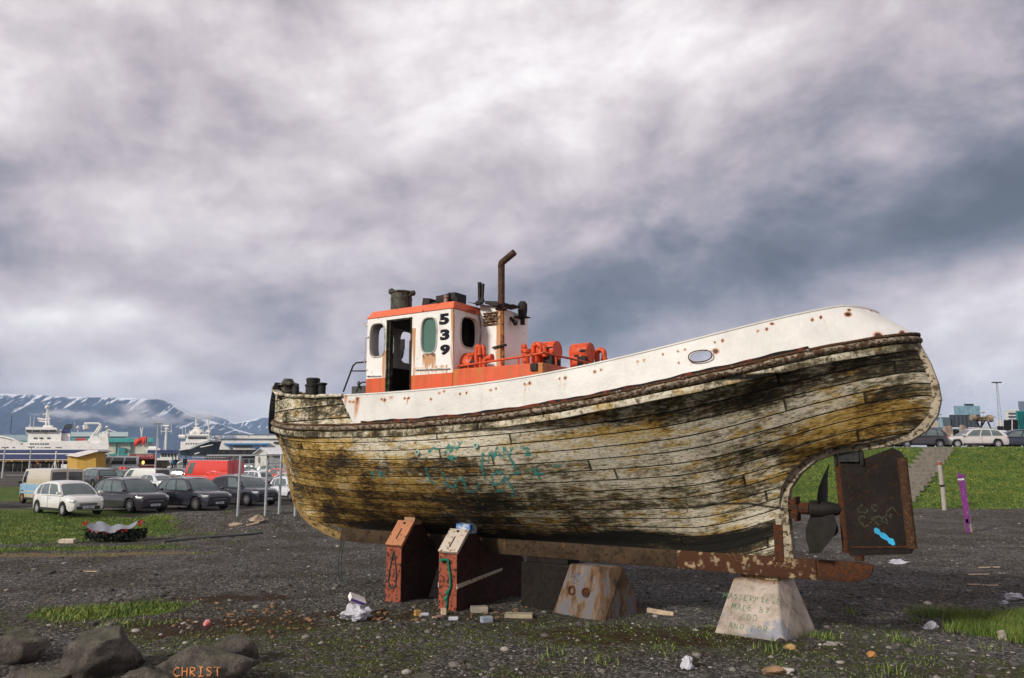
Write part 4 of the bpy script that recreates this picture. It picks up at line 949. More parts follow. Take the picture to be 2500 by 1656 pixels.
# ---- propeller on its shaft
pc_ = bp(2008, 1243, 0); PS, PZ = pc_
prop = MB().lathe([(.05, -.5), (.07, -.5), (.07, -.20), (.13, -.18), (.14, .0), (.12, .10), (.09, .22), (.03, .34), (0.0, .36)], (PS, 0, PZ), 'x', 18).build('propeller', plain('bronze_gone_dark', (.013, .011, .009), .75, 0, .4, 6, .004), boat, .8)
def blade(ang, Rb=.70, pitch=.65):
    mb = MB(); n, m = 9, 7
    for f_ in (1, -1):
        for i in range(n):
            r = .08 + (Rb - .08) * i / (n - 1); ch = .50 * math.sin(min(1, (.25 + .85 * i / (n - 1)) ** 1.0) * math.pi * .80) ** .8 * (1 - .3 * (i / (n - 1)) ** 4) + .03
            tw = pitch + .35 * (1 - i / (n - 1))
            for j in range(m):
                c_ = (j / (m - 1) - .5) * ch; th = .018 * (1 - (2 * j / (m - 1) - 1) ** 2) * (1.2 - .8 * i / (n - 1)) * f_
                rr_ = (r / Rb) ** 2; x = c_ * math.sin(tw) + th * math.cos(tw) + .10 * rr_ * (1 if math.cos(ang) > 0 else -.6); y = c_ * math.cos(tw) - th * math.sin(tw) + .16 * rr_
                Y = y * math.cos(ang) - r * math.sin(ang); Z = y * math.sin(ang) + r * math.cos(ang); mb.v.append((PS + x, Y, PZ + Z))
    for f_ in (0, 1):
        for i in range(n - 1):
            for j in range(m - 1):
                a = f_ * n * m + i * m + j; q = (a, a + 1, a + m + 1, a + m); mb.f.append(q if f_ else q[::-1])
    for j in range(m - 1): a = (n - 1) * m + j; mb.f.append((a, a + 1, n * m + a + 1, n * m + a))
    mb.build('blade', MATS['bronze_gone_dark'], prop, 1)
blade(R(-3), .70, -.15); blade(R(160), .74, 1.0); blade(R(-112), .68, .6)
mb = MB(); mb.bb((5.93, -.11, PZ - .16), (6.05, .11, PZ + .14)); mb.tube([(5.9, 0, PZ), (PS - .2, 0, PZ)], .095, 12); mb.bb((6.0, -.14, PZ - .20), (6.04, .14, PZ - .10)); mb.bb((6.0, -.14, PZ + .08), (6.04, .14, PZ + .18)); mb.build('shaft_gland', RUST, boat)
# ---- rudder
rp = [bp(x, y, 0) for x, y in [(2048, 1140), (2052, 1124), (2098, 1124), (2179, 1094), (2200, 1103), (2208, 1118), (2231, 1340), (2226, 1352), (2078, 1357), (2068, 1345), (2062, 1270), (2050, 1200)]]
RUD = painted('rudder_rust', (.016, .010, .008), .7, 2.2, 0, .85, (.05, .022, .010), (.012, .009, .007), .6, .012)
rud = MB().prism([L(s, .035, z) for s, z in rp], (0, .07, 0)).build('rudder', RUD, boat, bevel=.008)
E0 = [bp(x, y, 0) for x, y in [(2188, 1105), (2205, 1118), (2230, 1340)]]; mb = MB(); mb.tube([L(E0[1][0] - .02, 0, E0[1][1]), L(E0[2][0] - .02, 0, E0[2][1])], .075, 10); mb.build('rudder_edge', painted('flaking_rust', (.050, .024, .012), .75, 5, 0, .9, (.22, .11, .045), (.03, .015, .01)), rud, 1)
q = [bp(x, y, 0) for x, y in [(2078, 1336), (2225, 1336)]]; mb = MB(); mb.tube([L(q[0][0], .04, q[0][1]), L(q[1][0] - .05, .04, q[1][1])], .014, 6); q = bp(2060, 1300, 0)
mb.tube([L(q[0] + .02, 0, bp(2062, 1350)[1]), L(q[0] - .02, 0, bp(2055, 1115)[1])], .055, 10); mb.build('rudder_stock', RUST, rud, 1)
mb = MB(); q = bp(2075, 1112); mb.bb(L(q[0] - .16, .09, q[1] - .10), L(q[0] + .14, -.09, q[1] + .10))
for dx_ in (-.2, .18): mb.lathe([(.03, -.1), (.03, .12)], L(q[0] + dx_, .06, q[1] - .05), 'z', 8)
mb.build('rudder_hinge', BLACKM, rud)
q = bp(2098, 1361); MB().lathe([(.07, -.05), (.07, .03)], L(q[0], 0, q[1]), 'z', 10).build('pintle', RUST, rud)
def stroke(pix, wd, w_, mb):
    P = [bp(x, y, w_) for x, y in pix]; n = len(P); o = []
    for i, p in enumerate(P):
        a = P[max(0, i - 1)]; b = P[min(n - 1, i + 1)]; l = math.hypot(b[0] - a[0], b[1] - a[1]) or 1; ww = wd * (.45 if i in (0, n - 1) else .85 + .3 * math.sin(i * 2.3))
        o += [L(p[0] - (b[1] - a[1]) / l * ww, w_, p[1] + (b[0] - a[0]) / l * ww), L(p[0] + (b[1] - a[1]) / l * ww, w_, p[1] - (b[0] - a[0]) / l * ww)]
    mb.add(o, [(2 * i, 2 * i + 2, 2 * i + 3, 2 * i + 1) for i in range(n - 1)])
mb = MB(); stroke([(2136, 1290), (2141, 1297), (2148, 1303), (2155, 1307), (2162, 1312), (2169, 1317), (2175, 1321), (2180, 1327), (2183, 1331)], .042, .038, mb); mb.build('blue_paint_stroke', plain('bright_blue_spray', (.01, .33, .58), .6), rud, recalc=False)
GRS = plain('pale_green_spray', (.10, .22, .11), .7, 0, .6, 30, dirt=(.03, .018, .01), dirt_amt=1.0); mb = MB()
for px, py, r in ((2112, 1272, 12), (2137, 1240, 7), (2150, 1272, 12), (2164, 1268, 10), (2176, 1250, 9), (2106, 1244, 9), (2137, 1268, 6)):
    stroke([(px + r * (1 + .35 * math.sin(a * 2 + px)) * math.cos(a), py + r * (1 + .3 * math.sin(a * 3 + py)) * math.sin(a)) for a in np.linspace(px % 3, px % 3 + 5.0, 14)], .010, .039, mb)
mb.build('green_scribble', GRS, rud, recalc=False)

# ---- tyre hung over the stem
tp = bp(670, 997, .10); c = wpt(tp[0] + .04, .10, tp[1]); mb = MB()
tyre = thing('tyre', 'black rubber tyre hung as a fender over the bow of the wooden boat', 'tyre', tuple(c))
prof_ = [(.40, -.09), (.44, -.115), (.56, -.12), (.61, -.09), (.62, 0), (.61, .09), (.56, .12), (.44, .115), (.40, .09), (.385, 0)]
prof_ = [(r_, h_ * .62) for r_, h_ in prof_]; mb.lathe(prof_ + [prof_[0]], (0, 0, 0), 'x', 40, close=False)
for k in range(44):
    a = 2 * math.pi * k / 44; mb.box((0, math.cos(a) * .625, math.sin(a) * .625), (.13, .045, .03), (a - math.pi / 2, 0, 0) if False else Matrix.Rotation(a - math.pi / 2, 3, 'X'))
o = mb.build('tread', RUBBER, tyre, .6); tyre.rotation_euler = (0, R(4), R(10))
# ================================================================== cradle: concrete feet and bilge blocks
def yz(v): return Vector((v.x, v.y, v.z))
CONC = painted('stained_concrete', (.50, .43, .36), .30, 2.0, .5, .85, (.20, .085, .03), (.08, .05, .03), .35, .012)
def rust_conc(name):
    m, t, bs = mat_new(name); ob = t.node('ShaderNodeTexCoord').outputs['Object']
    n = t.noise(t.vmath('MULTIPLY', ob, (2.2, 2.2, .9)), 1.6, 6, .65); n2 = t.noise(t.vmath('MULTIPLY', ob, (9, 9, 1.2)), 1, 5, .65)
    c = t.ramp(n, [(.34, (.025, .018, .012)), (.44, (.10, .055, .025)), (.50, (.16, .12, .09)), (.56, (.10, .12, .16)), (.64, (.30, .15, .03))])
    c = t.mix(t.mr(n2, .5, .7), c, (.13, .065, .025, 1)); t.put(bs.inputs['Base Color'], c); bs.inputs['Roughness'].default_value = .85
    bump(t, bs, n2, .015); return m
RC = rust_conc('rust_and_blue_stained_concrete')
m_cc, t, bs = mat_new('rough_stained_pale_concrete'); ob = t.node('ShaderNodeTexCoord').outputs['Object']; X_, Y_, Z_ = t.sep(ob)
c = t.ramp(t.noise(ob, 2.6, 8, .68), [(.32, (.17, .13, .095)), (.46, (.34, .285, .23)), (.62, (.48, .41, .345))])
c = t.mix(t.mr(t.noise(t.vmath('ADD', ob, (5, 2, 1)), 1.5, 6, .65), .56, .66, 0, .75), c, (.20, .23, .30, 1))
c = t.mix(t.mr(t.noise(t.vmath('MULTIPLY', ob, (8, 8, 1.0)), 1, 5, .65), .58, .72, 0, .7), c, (.24, .11, .035, 1)); c = t.mix(t.mr(t.noise(ob, 14, 7, .72), .63, .67), c, (.09, .04, .02, 1))
c = t.mix(t.mr(t.math('ADD', Z_, t.math('MULTIPLY', t.noise(ob, 5, 5), .3)), .36, .16, 0, .7), c, (.10, .075, .05, 1)); c = t.mix(t.mr(t.math('ADD', Z_, t.math('MULTIPLY', t.noise(ob, 7, 5), .12)), .86, .93, 0, .8), c, (.13, .055, .02, 1))
t.put(bs.inputs['Base Color'], c); bs.inputs['Roughness'].default_value = .92; bump(t, bs, t.math('ADD', t.noise(ob, 6, 8, .7), t.math('MULTIPLY', t.noise(ob, 40, 3), .2)), .03); CONC = m_cc
def frustum(base, top, z0, z1):
    return MB().hexa([(p.x, p.y, z0) for p in base] + [(p.x, p.y, z1) for p in top])
LET = {'C': [[(.9, .9), (.5, 1), (.1, .7), (.05, .35), (.4, .02), (.95, .1)]], 'H': [[(.1, 1), (.1, 0)], [(.9, 1), (.85, 0)], [(.1, .5), (.9, .55)]], 'R': [[(.1, 0), (.1, 1), (.8, .95), (.85, .6), (.15, .5), (.9, 0)]], 'I': [[(.1, 1), (.9, 1)], [(.5, 1), (.5, 0)], [(.1, 0), (.9, 0)]], 'S': [[(.9, .9), (.4, 1), (.1, .75), (.85, .4), (.6, .05), (.05, .1)]], 'T': [[(0, 1), (1, .95)], [(.5, .97), (.55, 0)]],
    'M': [[(.05, 0), (.1, 1), (.5, .4), (.88, 1), (.95, 0)]], 'A': [[(.05, 0), (.5, 1), (.95, 0)], [(.25, .38), (.8, .38)]], 'E': [[(.9, 1), (.15, .97), (.1, .02), (.9, 0)], [(.12, .5), (.7, .52)]], 'P': [[(.1, 0), (.12, 1), (.75, .95), (.85, .68), (.15, .45)]], 'D': [[(.1, 0), (.1, 1), (.7, .85), (.92, .45), (.6, .05), (.1, 0)]], 'B': [[(.1, 0), (.1, 1), (.75, .88), (.7, .6), (.15, .52), (.85, .35), (.75, .05), (.1, 0)]],
    'Y': [[(.05, 1), (.5, .5)], [(.95, 1), (.35, 0)]], 'G': [[(.9, .85), (.5, 1), (.1, .6), (.2, .1), (.7, 0), (.9, .35), (.55, .4)]], 'O': [[(.5, 1), (.1, .7), (.12, .2), (.5, 0), (.88, .25), (.9, .7), (.5, 1)]], 'N': [[(.1, 0), (.1, 1), (.88, .05), (.9, 1)]], 'F': [[(.1, 0), (.12, 1), (.9, .97)], [(.12, .52), (.7, .5)]], 'L': [[(.12, 1), (.1, 0), (.85, .02)]]}
def hand_text(body_, size, mat, parent, M):
    """uneven capitals brushed on a flat face, as thin flat strokes"""
    r_ = random.Random(len(body_)); mb = MB(); adv = size * .80; wdt = adv * len(body_); th = size * .075
    for i, ch in enumerate(body_):
        jx, jy, js = r_.uniform(-.06, .06) * size, r_.uniform(-.08, .08) * size, r_.uniform(.85, 1.12)
        for st_ in LET.get(ch, []):
            P = [Vector((-wdt / 2 + i * adv + jx + x * size * .58 * js, jy + y * size * js, 0)) for x, y in st_]
            for a, b in zip(P[:-1], P[1:]):
                d = (b - a).normalized(); n_ = Vector((-d.y, d.x, 0)) * th * r_.uniform(.7, 1.2) / 2; e = d * th * .4; z_ = Vector((0, 0, .0015)); mb.prism([a - e - n_, b + e - n_, b + e + n_, a - e + n_], z_)
    o = mb.build('painted_writing', mat, parent, recalc=False); o.matrix_local = M; return o
def pedestal(name, label, A, B, C, At, Bt, Ct, ztop, mat, texts, tmat):
    g = gz1(B.x, B.y)
    Dp = A + C - B; Dt = At + Ct - Bt
    t_ = thing(name, label, 'support block', (B.x, B.y, 0)); o = Vector((B.x, B.y, 0))
    base = [p - o for p in (A, B, C, Dp)]; top = [p - o for p in (At, Bt, Ct, Dt)]
    body = frustum(base, top, g - .15, ztop); b_o = body.build('concrete_body', mat, t_, bevel=.028)
    ex = (base[1] - base[0]); mid0 = (base[0] + base[1]) / 2; mid1 = (top[0] + top[1]) / 2
    mid0.z = g - .15; mid1.z = ztop; ax = Vector((ex.x, ex.y, 0)).normalized(); up = (mid1 - mid0).normalized(); nn = ax.cross(up).normalized(); up = nn.cross(ax)
    if nn.y > 0: nn = -nn
    for body_, f, size, rotz in texts:
        p = mid0 + (mid1 - mid0) * f + nn * .004
        M = Matrix(((ax.x, up.x, nn.x, p.x), (ax.y, up.y, nn.y, p.y), (ax.z, up.z, nn.z, p.z), (0, 0, 0, 1)))
        hand_text(body_, size, tmat, b_o, M @ Matrix.Rotation(rotz, 4, 'Z'))
    return t_, top, nn
GW = plain('worn_green_spray', (.07, .20, .09), .8, 0, .4, 12, dirt=(.38, .34, .28), dirt_amt=.35)
NW = plain('worn_dark_blue_writing', (.03, .03, .05), .8, 0, .4, 12, dirt=(.25, .2, .15), dirt_amt=.5)
A, B, C = ground(1729, 1549), ground(1913, 1577), ground(2001, 1541); zt_ = .86
pd, top, nn = pedestal('concrete_pedestal', 'pale concrete pedestal painted with green writing, under the stern end of the keel', A, B, C, zp(1790, 1411, zt_), zp(1897, 1419, zt_), zp(1938, 1410, zt_), zt_, CONC,
    [('MASTERPIECE', .68, .105, R(-2)), ('MADE BY', .54, .11, R(-3)), ('GOD', .41, .11, R(-3)), ('AND FOR', .28, .11, R(-2))], GW)
pk = thing('timber_packer', 'flat rusty timber packer between the keel and the pale concrete pedestal', 'timber', tuple(pd.location)); c = (top[0] + top[1] + top[2] + (top[0] + top[2] - top[1])) / 4
MB().box((c.x, c.y, .895), (.62, .34, .07), (0, 0, -YAW)).build('board', OCH, pk, bevel=.006); MB().box((c.x + .18, c.y - .05, .90), (.2, .5, .08), (0, 0, -YAW)).build('board', painted('pale_board', (.45, .36, .22), .8), pk, bevel=.006)
A, B, C = ground(1342, 1494), ground(1468, 1516), ground(1580, 1497)
pd2, top, nn = pedestal('concrete_pedestal', 'rust and blue stained concrete pedestal with two dark holes, middle one under the keel', A, B, C, zp(1391, 1376, .88), zp(1462, 1385, .88), zp(1522, 1383, .88), .88, RC,
    [('ARE MY', .76, .11, R(-2)), ('CHILD', .66, .09, R(-3))], NW)
o = Vector(pd2.location); mb = MB()
for px, py in ((1398, 1424), (1430, 1431)):
    P0 = [ (A + B) / 2 ]; pa = A - o; pb = B - o; f = (px - 1342) / (1468 - 1342)
    base = pa + (pb - pa) * (.30 + .30 * (px > 1400)); tp_ = (top[0] + (top[1] - top[0]) * (.28 + .44 * (px > 1400)))
    q = Vector((base.x * .42 + tp_.x * .58, base.y * .42 + tp_.y * .58, gz1(B.x, B.y) - .15 + .58 * 1.0)); q = q + nn * .01
    rot = nn.to_track_quat('Z', 'Y').to_matrix(); n0 = len(mb.v); mb.lathe([(.0, .0), (.05, .0), (.06, .02), (.085, .02), (.09, -.04)], (0, 0, 0), 'z', 16, close=False)
    for i in range(n0, len(mb.v)): mb.v[i] = tuple(rot @ Vector(mb.v[i]) + q)
mb.build('lifting_hole', RUST, [c_ for c_ in pd2.children][0])
# third foot, behind the left bilge block
q = ground(945, 1462); p3 = thing('concrete_pedestal', 'bluish concrete foot half hidden behind the left red bilge block', 'support block', (q.x + .62, q.y + .9, 0)); frustum([Vector(v) for v in ((-.75, -.75, 0), (.75, -.75, 0), (.75, .75, 0), (-.75, .75, 0))], [Vector(v) for v in ((-.3, -.3, 0), (.3, -.3, 0), (.3, .3, 0), (-.3, .3, 0))], -.15, .9).build('concrete_body', RC, p3, bevel=.02)
# dark keel block in the shade
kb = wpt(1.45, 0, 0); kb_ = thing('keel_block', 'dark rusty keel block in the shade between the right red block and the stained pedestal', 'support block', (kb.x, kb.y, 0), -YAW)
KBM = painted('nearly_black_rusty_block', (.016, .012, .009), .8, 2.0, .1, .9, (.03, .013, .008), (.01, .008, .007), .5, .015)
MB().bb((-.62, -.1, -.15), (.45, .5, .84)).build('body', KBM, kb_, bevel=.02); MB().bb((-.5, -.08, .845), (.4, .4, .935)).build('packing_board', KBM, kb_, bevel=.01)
# bilge blocks
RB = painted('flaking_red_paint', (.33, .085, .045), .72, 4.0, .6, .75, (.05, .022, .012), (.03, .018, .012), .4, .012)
RBD = painted('shaded_red_oxide_steel', (.055, .019, .013), .8, 2.0, .1, .9, (.022, .012, .009), (.02, .013, .01), .5, .012)  # rusty maroon block sides, colour darkened to stand for the hull's shade
def bilge(label, w0, pxl, pxr, pyt, pyb, sl_l, sl_r, sl_t, plank_mat_, wedge_col, wedge_px):
    zt1 = bp((pxl + pxr) / 2, pyt, w0)[1]; sl = bp(pxl, (pyt + pyb) / 2, w0)[0]; sr = bp(pxr, (pyt + pyb) / 2, w0)[0]; w1 = w0 - .38
    z2 = bp((sl_l + sl_r) / 2, sl_t, w1)[1]; a = (sl + sr) / 2; hw = (sr - sl) / 2
    base = wpt(a, w0, 0); t_ = thing('bilge_block', label, 'support block', (base.x, base.y, 0), -YAW)
    g = gz1(base.x, base.y) - .12; prof_ = [(0, g), (0, zt1), (-(w0 - w1), z2 - .03), (-(w0 - w1) - .25, z2 - .05), (-(w0 - .1), .93), (-(w0 + 1.0), .93), (-(w0 + 1.35), .5), (-(w0 + 1.35), g)]
    pts = [Vector((-hw, -w_, z)) for w_, z in prof_]
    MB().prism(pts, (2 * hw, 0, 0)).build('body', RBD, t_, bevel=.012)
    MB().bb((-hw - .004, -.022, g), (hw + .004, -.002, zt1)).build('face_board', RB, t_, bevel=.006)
    d = Vector((0, (w0 - w1), z2 - zt1)); nrm_ = Vector((0, -d.z, d.y)).normalized()
    pl_ = MB()
    for k in range(1): pl_.hexa([Vector((x, 0, zt1 + .01)) + q for x, q in ((-hw - .02, Vector()), (hw + .02, Vector()), (hw + .02, d), (-hw - .02, d))] + [Vector((x, 0, zt1 + .01)) + q + nrm_ * .06 for x, q in ((-hw - .02, Vector()), (hw + .02, Vector()), (hw + .02, d), (-hw - .02, d))])
    pl_.build('sloping_plank', plank_mat_, t_, bevel=.006)
    c = d * .86 + Vector((0, 0, zt1 + .02)) + nrm_ * .058; sl2 = MB(); sl2.box(c, (.05, .02, .05)); sl2.box(c - d.normalized() * .25 + nrm_ * .002, (.02, .25, .008), Matrix.Rotation(math.atan2(d.z, d.y), 3, 'X')); sl2.build('bolt_slot', BLACKM, t_)
    # front face details
    fr = MB(); fr.bb((-hw - .012, -.014, zt1 - .03), (hw + .012, .006, zt1 + .01)); fr.build('top_lip', RUST, t_)
    wx = bp(sum(wedge_px[:2]) / 2, wedge_px[3], w1 - .12); s_ = wx[0] - a; zh = z2 + .02
    return t_, a, w0, hw, zt1, z2, g, w1
PLR = painted('orange_stained_plank', (.46, .20, .10), .55, 3, .9, .75); PLW = painted('whitewashed_plank', (.56, .48, .40), .6, 3, 1.0, .75)
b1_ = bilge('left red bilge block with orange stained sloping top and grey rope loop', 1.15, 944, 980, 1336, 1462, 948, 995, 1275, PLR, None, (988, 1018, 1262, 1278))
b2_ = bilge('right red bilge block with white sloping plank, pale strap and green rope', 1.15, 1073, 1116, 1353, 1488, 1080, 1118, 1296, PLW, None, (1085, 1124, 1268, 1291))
def wedge(label, bb_, dw, col, nm='wooden_wedge', top=None, ww=.30):
    t_, a, w0, hw, z1, z2, g, w1 = bb_
    wc = w1 - .14 - dw; zb = z2 + .0; zt2 = None
    z = zb
    while z < 2.6 and W(a, z) < wc: z += .01
    z = max(z, zb + .12); p = wpt(a + .05, wc, zb - .04); o = thing(nm, label, 'wedge', tuple(p), -YAW)
    h = z - zb + .03; return MB().box((0, 0, h / 2), (ww, .24, h)).build('timber', col, o, bevel=.01), z
wedge('weathered orange timber wedge on top of the left red bilge block', b1_, -.02, painted('faded_orange_timber', (.40, .24, .14), .8), ww=.28)
wedge('white and blue painted wedge on top of the right red bilge block', b2_, -.02, plain('white_blue_timber', (.50, .56, .62), .7, 0, .3, 4, dirt=(.05, .15, .42), dirt_amt=.7), ww=.34)
# strap round the second block, ropes
t_, a, w0, hw, z1, z2, g, w1 = b2_; zs = bp(1095, 1430, 1.15)[1]
mb = MB(); mb.bb((-hw - .02, -.02, zs - .045), (hw + .02, .0, zs + .045)); mb.hexa([(hw + .005, 0, zs - .04), (hw + .02, 0, zs - .04), (hw + .02, 1.5, zs + .12), (hw + .005, 1.5, zs + .12), (hw + .005, 0, zs + .04), (hw + .02, 0, zs + .04), (hw + .02, 1.5, zs + .17), (hw + .005, 1.5, zs + .17)]); mb.build('strap', painted('dirty_white_strap', (.50, .45, .37), .7, 4), t_)
def lb(px, py, wv, tb): s, z = bp(px, py, wv); return Vector((s - tb[1], -(wv - tb[2]), z))
GROPE = plain('green_rope_fibre', (.012, .16, .10), .8, 0, .4, 30, .004); TROPE = plain('grey_green_rope', (.035, .055, .05), .85, 0, .4, 30, .004)
def rope(name, label, pts, r, mat, tb, extra=()):
    p = wpt(tb[1], tb[2], 0); o = thing(name, label, 'rope', (p.x, p.y, 0), -YAW); mb = MB()
    sm = []
    for i in range(len(pts) - 1):
        for k in range(4):
            sm.append(pts[i].lerp(pts[i + 1], k / 4) + Vector((rnd.uniform(-1, 1), rnd.uniform(-.5, .5), rnd.uniform(-1, 1))) * r * .35)
    sm.append(pts[-1]); mb.tube(sm, r, 7); 
    for e in extra: mb.ball(tuple(e[0]), e[1], 8)
    mb.build('strand', mat, o, 1); return o
W_ = 1.18
pts = [lb(x, y, W_, b1_) for x, y in [(961, 1346), (957, 1365), (951, 1395), (948, 1420), (952, 1434), (960, 1437), (966, 1428), (968, 1405), (965, 1375), (962, 1346)]]
rope('rope_loop', 'grey green rope loop hanging on the face of the left red bilge block', pts, .014, TROPE, b1_, [(lb(951, 1430, W_, b1_), .03), (lb(966, 1431, W_, b1_), .026)])
W_ = 1.20
pts = [lb(x, y, W_, b2_) for x, y in [(1074, 1369), (1084, 1366), (1094, 1366), (1096, 1385), (1099, 1410), (1100, 1432), (1094, 1446), (1091, 1462), (1090, 1478), (1086, 1493)]]
rope('green_rope', 'bright green rope tied down the face of the right red bilge block', pts, .022, GROPE, b2_, [(lb(1080, 1368, W_, b2_), .045), (lb(1093, 1447, W_, b2_), .05), (lb(1089, 1462, W_, b2_), .045)])
p0 = bp(836, 1317, .0); q = wpt(p0[0], 0, 0); o = thing('hanging_rope', 'thin dark double rope hanging from the forward end of the keel', 'rope', (q.x, q.y, 0)); mb = MB()
for dx_ in (0, .06): mb.tube([(dx_, -.05, .98), (dx_ - .05, -.06, .7), (dx_ - .06, -.08, .35), (dx_ - .02, -.1, .12), (dx_ + .12, -.15, .05)], .012, 6)
mb.build('strand', TROPE, o, 1)
q = ground(1247, 1436); o = thing('yellow_bucket', 'small yellow bucket in the dark under the hull between the blocks', 'bucket', tuple(q + Vector((0, .3, -.01)))); MB().lathe([(.09, 0), (.12, .22), (.105, .22), (.08, .02)], (0, 0, 0), 'z', 16).build('pail', plain('dull_yellow_plastic', (.42, .38, .02), .5), o, .8)
# ================================================================== loose stones, rocks, rubbish
def rock_mesh(name, sx, sy, sz, seed, sub=4, amp=.18, flat=0.0):
    bm = bmesh.new(); bmesh.ops.create_icosphere(bm, subdivisions=sub, radius=1)
    r_ = random.Random(seed); pl_ = [(Vector((r_.gauss(0, 1), r_.gauss(0, 1), r_.gauss(0, .8))).normalized(), r_.uniform(.58, .86)) for _ in range(15)]
    from mathutils import noise as mn
    for v in bm.verts:
        p = v.co.copy()
        for n_, d in pl_:
            k = p.dot(n_)
            if k > d: p -= n_ * (k - d) * .94
        q = p * 1.6 + Vector((seed, seed * 2.1, 0)); f = 1 + amp * (mn.noise(q) + .5 * mn.noise(q * 2.3) + .28 * mn.noise(q * 5.1) + .14 * mn.noise(q * 11))
        p *= f; v.co = Vector((p.x * sx, p.y * sy, p.z * sz))
    me = bpy.data.meshes.new(name); bm.to_mesh(me); bm.free(); return me
m_rk, t, bs = mat_new('weathered_basalt'); ob = t.node('ShaderNodeTexCoord').outputs['Object']
c = t.ramp(t.noise(ob, 3.4, 9, .75), [(.34, (.032, .027, .023)), (.5, (.095, .080, .066)), (.64, (.20, .175, .145))]); nrm_ = t.node('ShaderNodeNewGeometry').outputs['Normal']
pit = t.noise(ob, 14, 6, .7); c = t.mix(t.mr(pit, .58, .68), c, (.035, .028, .022, 1)); mosz = t.mr(t.math('ADD', t.sep(nrm_)[2], t.noise(ob, 4, 5, .7)), 1.25, 1.5)
c = t.mix(t.math('MULTIPLY', mosz, .35), c, (.10, .11, .04, 1)); lic = t.mr(t.noise(t.vmath('ADD', ob, (7, 7, 7)), 5, 6, .7), .64, .70); c = t.mix(t.math('MULTIPLY', lic, .35), c, (.30, .28, .24, 1))
t.put(bs.inputs['Base Color'], c); bs.inputs['Roughness'].default_value = .92; bump(t, bs, t.math('ADD', t.noise(ob, 5, 8, .7), t.math('MULTIPLY', pit, .8)), .09); ROCK = m_rk
def rock(px, py, sx, sy, sz, seed, label, sink=.35, rz=0, group=None, name='boulder'):
    q = ground(px, py); me = rock_mesh(name, sx, sy, sz, seed); o = link(name, me, ROCK, None, 4); o.location = (q.x, q.y, q.z + sz * (1 - sink) * .62); o.rotation_euler = (0, 0, rz)
    return tag(o, label, 'boulder', group)
rock(248, 1638, .60, .55, .42, 5, 'large rounded grey brown boulder, the biggest of those at the lower left', .25)
rock(42, 1610, .44, .42, .32, 8, 'dark rounded boulder cut off by the left edge of the photo', .3)
fl = rock(505, 1662, .66, .55, .31, 14, 'flat grey rock with orange CHRIST writing in the foreground', .2); rock(555, 1612, .40, .30, .27, 21, 'low angular rock leaning behind the rock with orange writing', .3, .4)
rock(370, 1668, .42, .3, .14, 33, 'low flat stone at the bottom edge between the big boulder and the written rock', .5); rock(1040, 1668, .2, .18, .09, 5, 'flat stone barely showing at the bottom edge below the white rubbish', .4)
rock(85, 1662, .5, .35, .12, 41, 'low dark slab in front of the boulder at the left edge', .5)
# CHRIST scratched on the rock: strokes laid on the face towards the viewer
ORW = plain('orange_chalk_paint', (.66, .27, .10), .8, 0, .3, 20); bpy.context.view_layer.update(); dg = bpy.context.evaluated_depsgraph_get(); mi = fl.matrix_world.inverted()
def project_on(obj, px, py):
    d = Vector(ray(px, py)); o_ = Vector((0, 0, H)); r_ = obj.ray_cast(mi @ o_, (mi.to_3x3() @ d).normalized()); return r_[1] + r_[2] * .006 if r_[0] else None
mb = MB()
for i, ch in enumerate('CHRIST'):
    for st_ in LET[ch]:
        P = []
        for (x0, y0), (x1, y1) in zip(st_[:-1], st_[1:]):
            for k in range(4): P.append((x0 + (x1 - x0) * k / 4, y0 + (y1 - y0) * k / 4))
        P.append(st_[-1]); P = [project_on(fl, 425 + i * 19.5 + x * 15, 1651 - y * 21) for x, y in P]; P = [p for p in P if p is not None]
        if len(P) > 1: mb.tube(P, .008, 5)
mb.build('painted_writing', ORW, fl)
# loose stones as one mesh each class (thousands: nobody could count them)
def scatter_mesh(name, pts, sizes, mat, kinds=6, seed=1, flat=.55, tint=None):
    rg = np.random.RandomState(seed); protos = []
    for k in range(kinds):
        bm = bmesh.new(); bmesh.ops.create_icosphere(bm, subdivisions=1, radius=1); bm.verts.ensure_lookup_table()
        v = np.array([q.co[:] for q in bm.verts]); f = np.array([[w_.index for w_ in q.verts] for q in bm.faces]); bm.free()
        v = v * (1 + rg.uniform(-.28, .28, (len(v), 1))) * np.array([1, rg.uniform(.6, 1), flat * rg.uniform(.7, 1.1)]); protos.append((v, f))
    nv = len(protos[0][0]); nf = len(protos[0][1]); n = len(pts); V = np.zeros((n, nv, 3)); Fs = np.zeros((n, nf, 3), dtype=np.int64)
    a = rg.uniform(0, 6.28, n); c, s_ = np.cos(a), np.sin(a); kd = rg.randint(0, kinds, n)
    for i in range(n):
        v, f = protos[kd[i]]; q = v * sizes[i]; V[i, :, 0] = q[:, 0] * c[i] - q[:, 1] * s_[i] + pts[i, 0]; V[i, :, 1] = q[:, 0] * s_[i] + q[:, 1] * c[i] + pts[i, 1]; V[i, :, 2] = q[:, 2] + pts[i, 2]; Fs[i] = f + i * nv
    me = bpy.data.meshes.new(name); me.vertices.add(n * nv); me.vertices.foreach_set('co', V.reshape(-1).astype(np.float32)); me.loops.add(n * nf * 3); me.loops.foreach_set('vertex_index', Fs.reshape(-1).astype(np.int32))
    me.polygons.add(n * nf); me.polygons.foreach_set('loop_start', (np.arange(n * nf) * 3).astype(np.int32)); me.polygons.foreach_set('loop_total', np.full(n * nf, 3, np.int32)); me.update()
    tv = np.repeat(rg.uniform(0, 1, n), nv); fattr(me, 'tone', tv); return me
def frustum_pts(n, y0, y1, rg, power=1.6):
    u = rg.uniform(0, 1, n); Y = y0 + (y1 - y0) * u ** power; X = rg.uniform(-.72, .72, n) * Y; return X, Y
rg = np.random.RandomState(5)
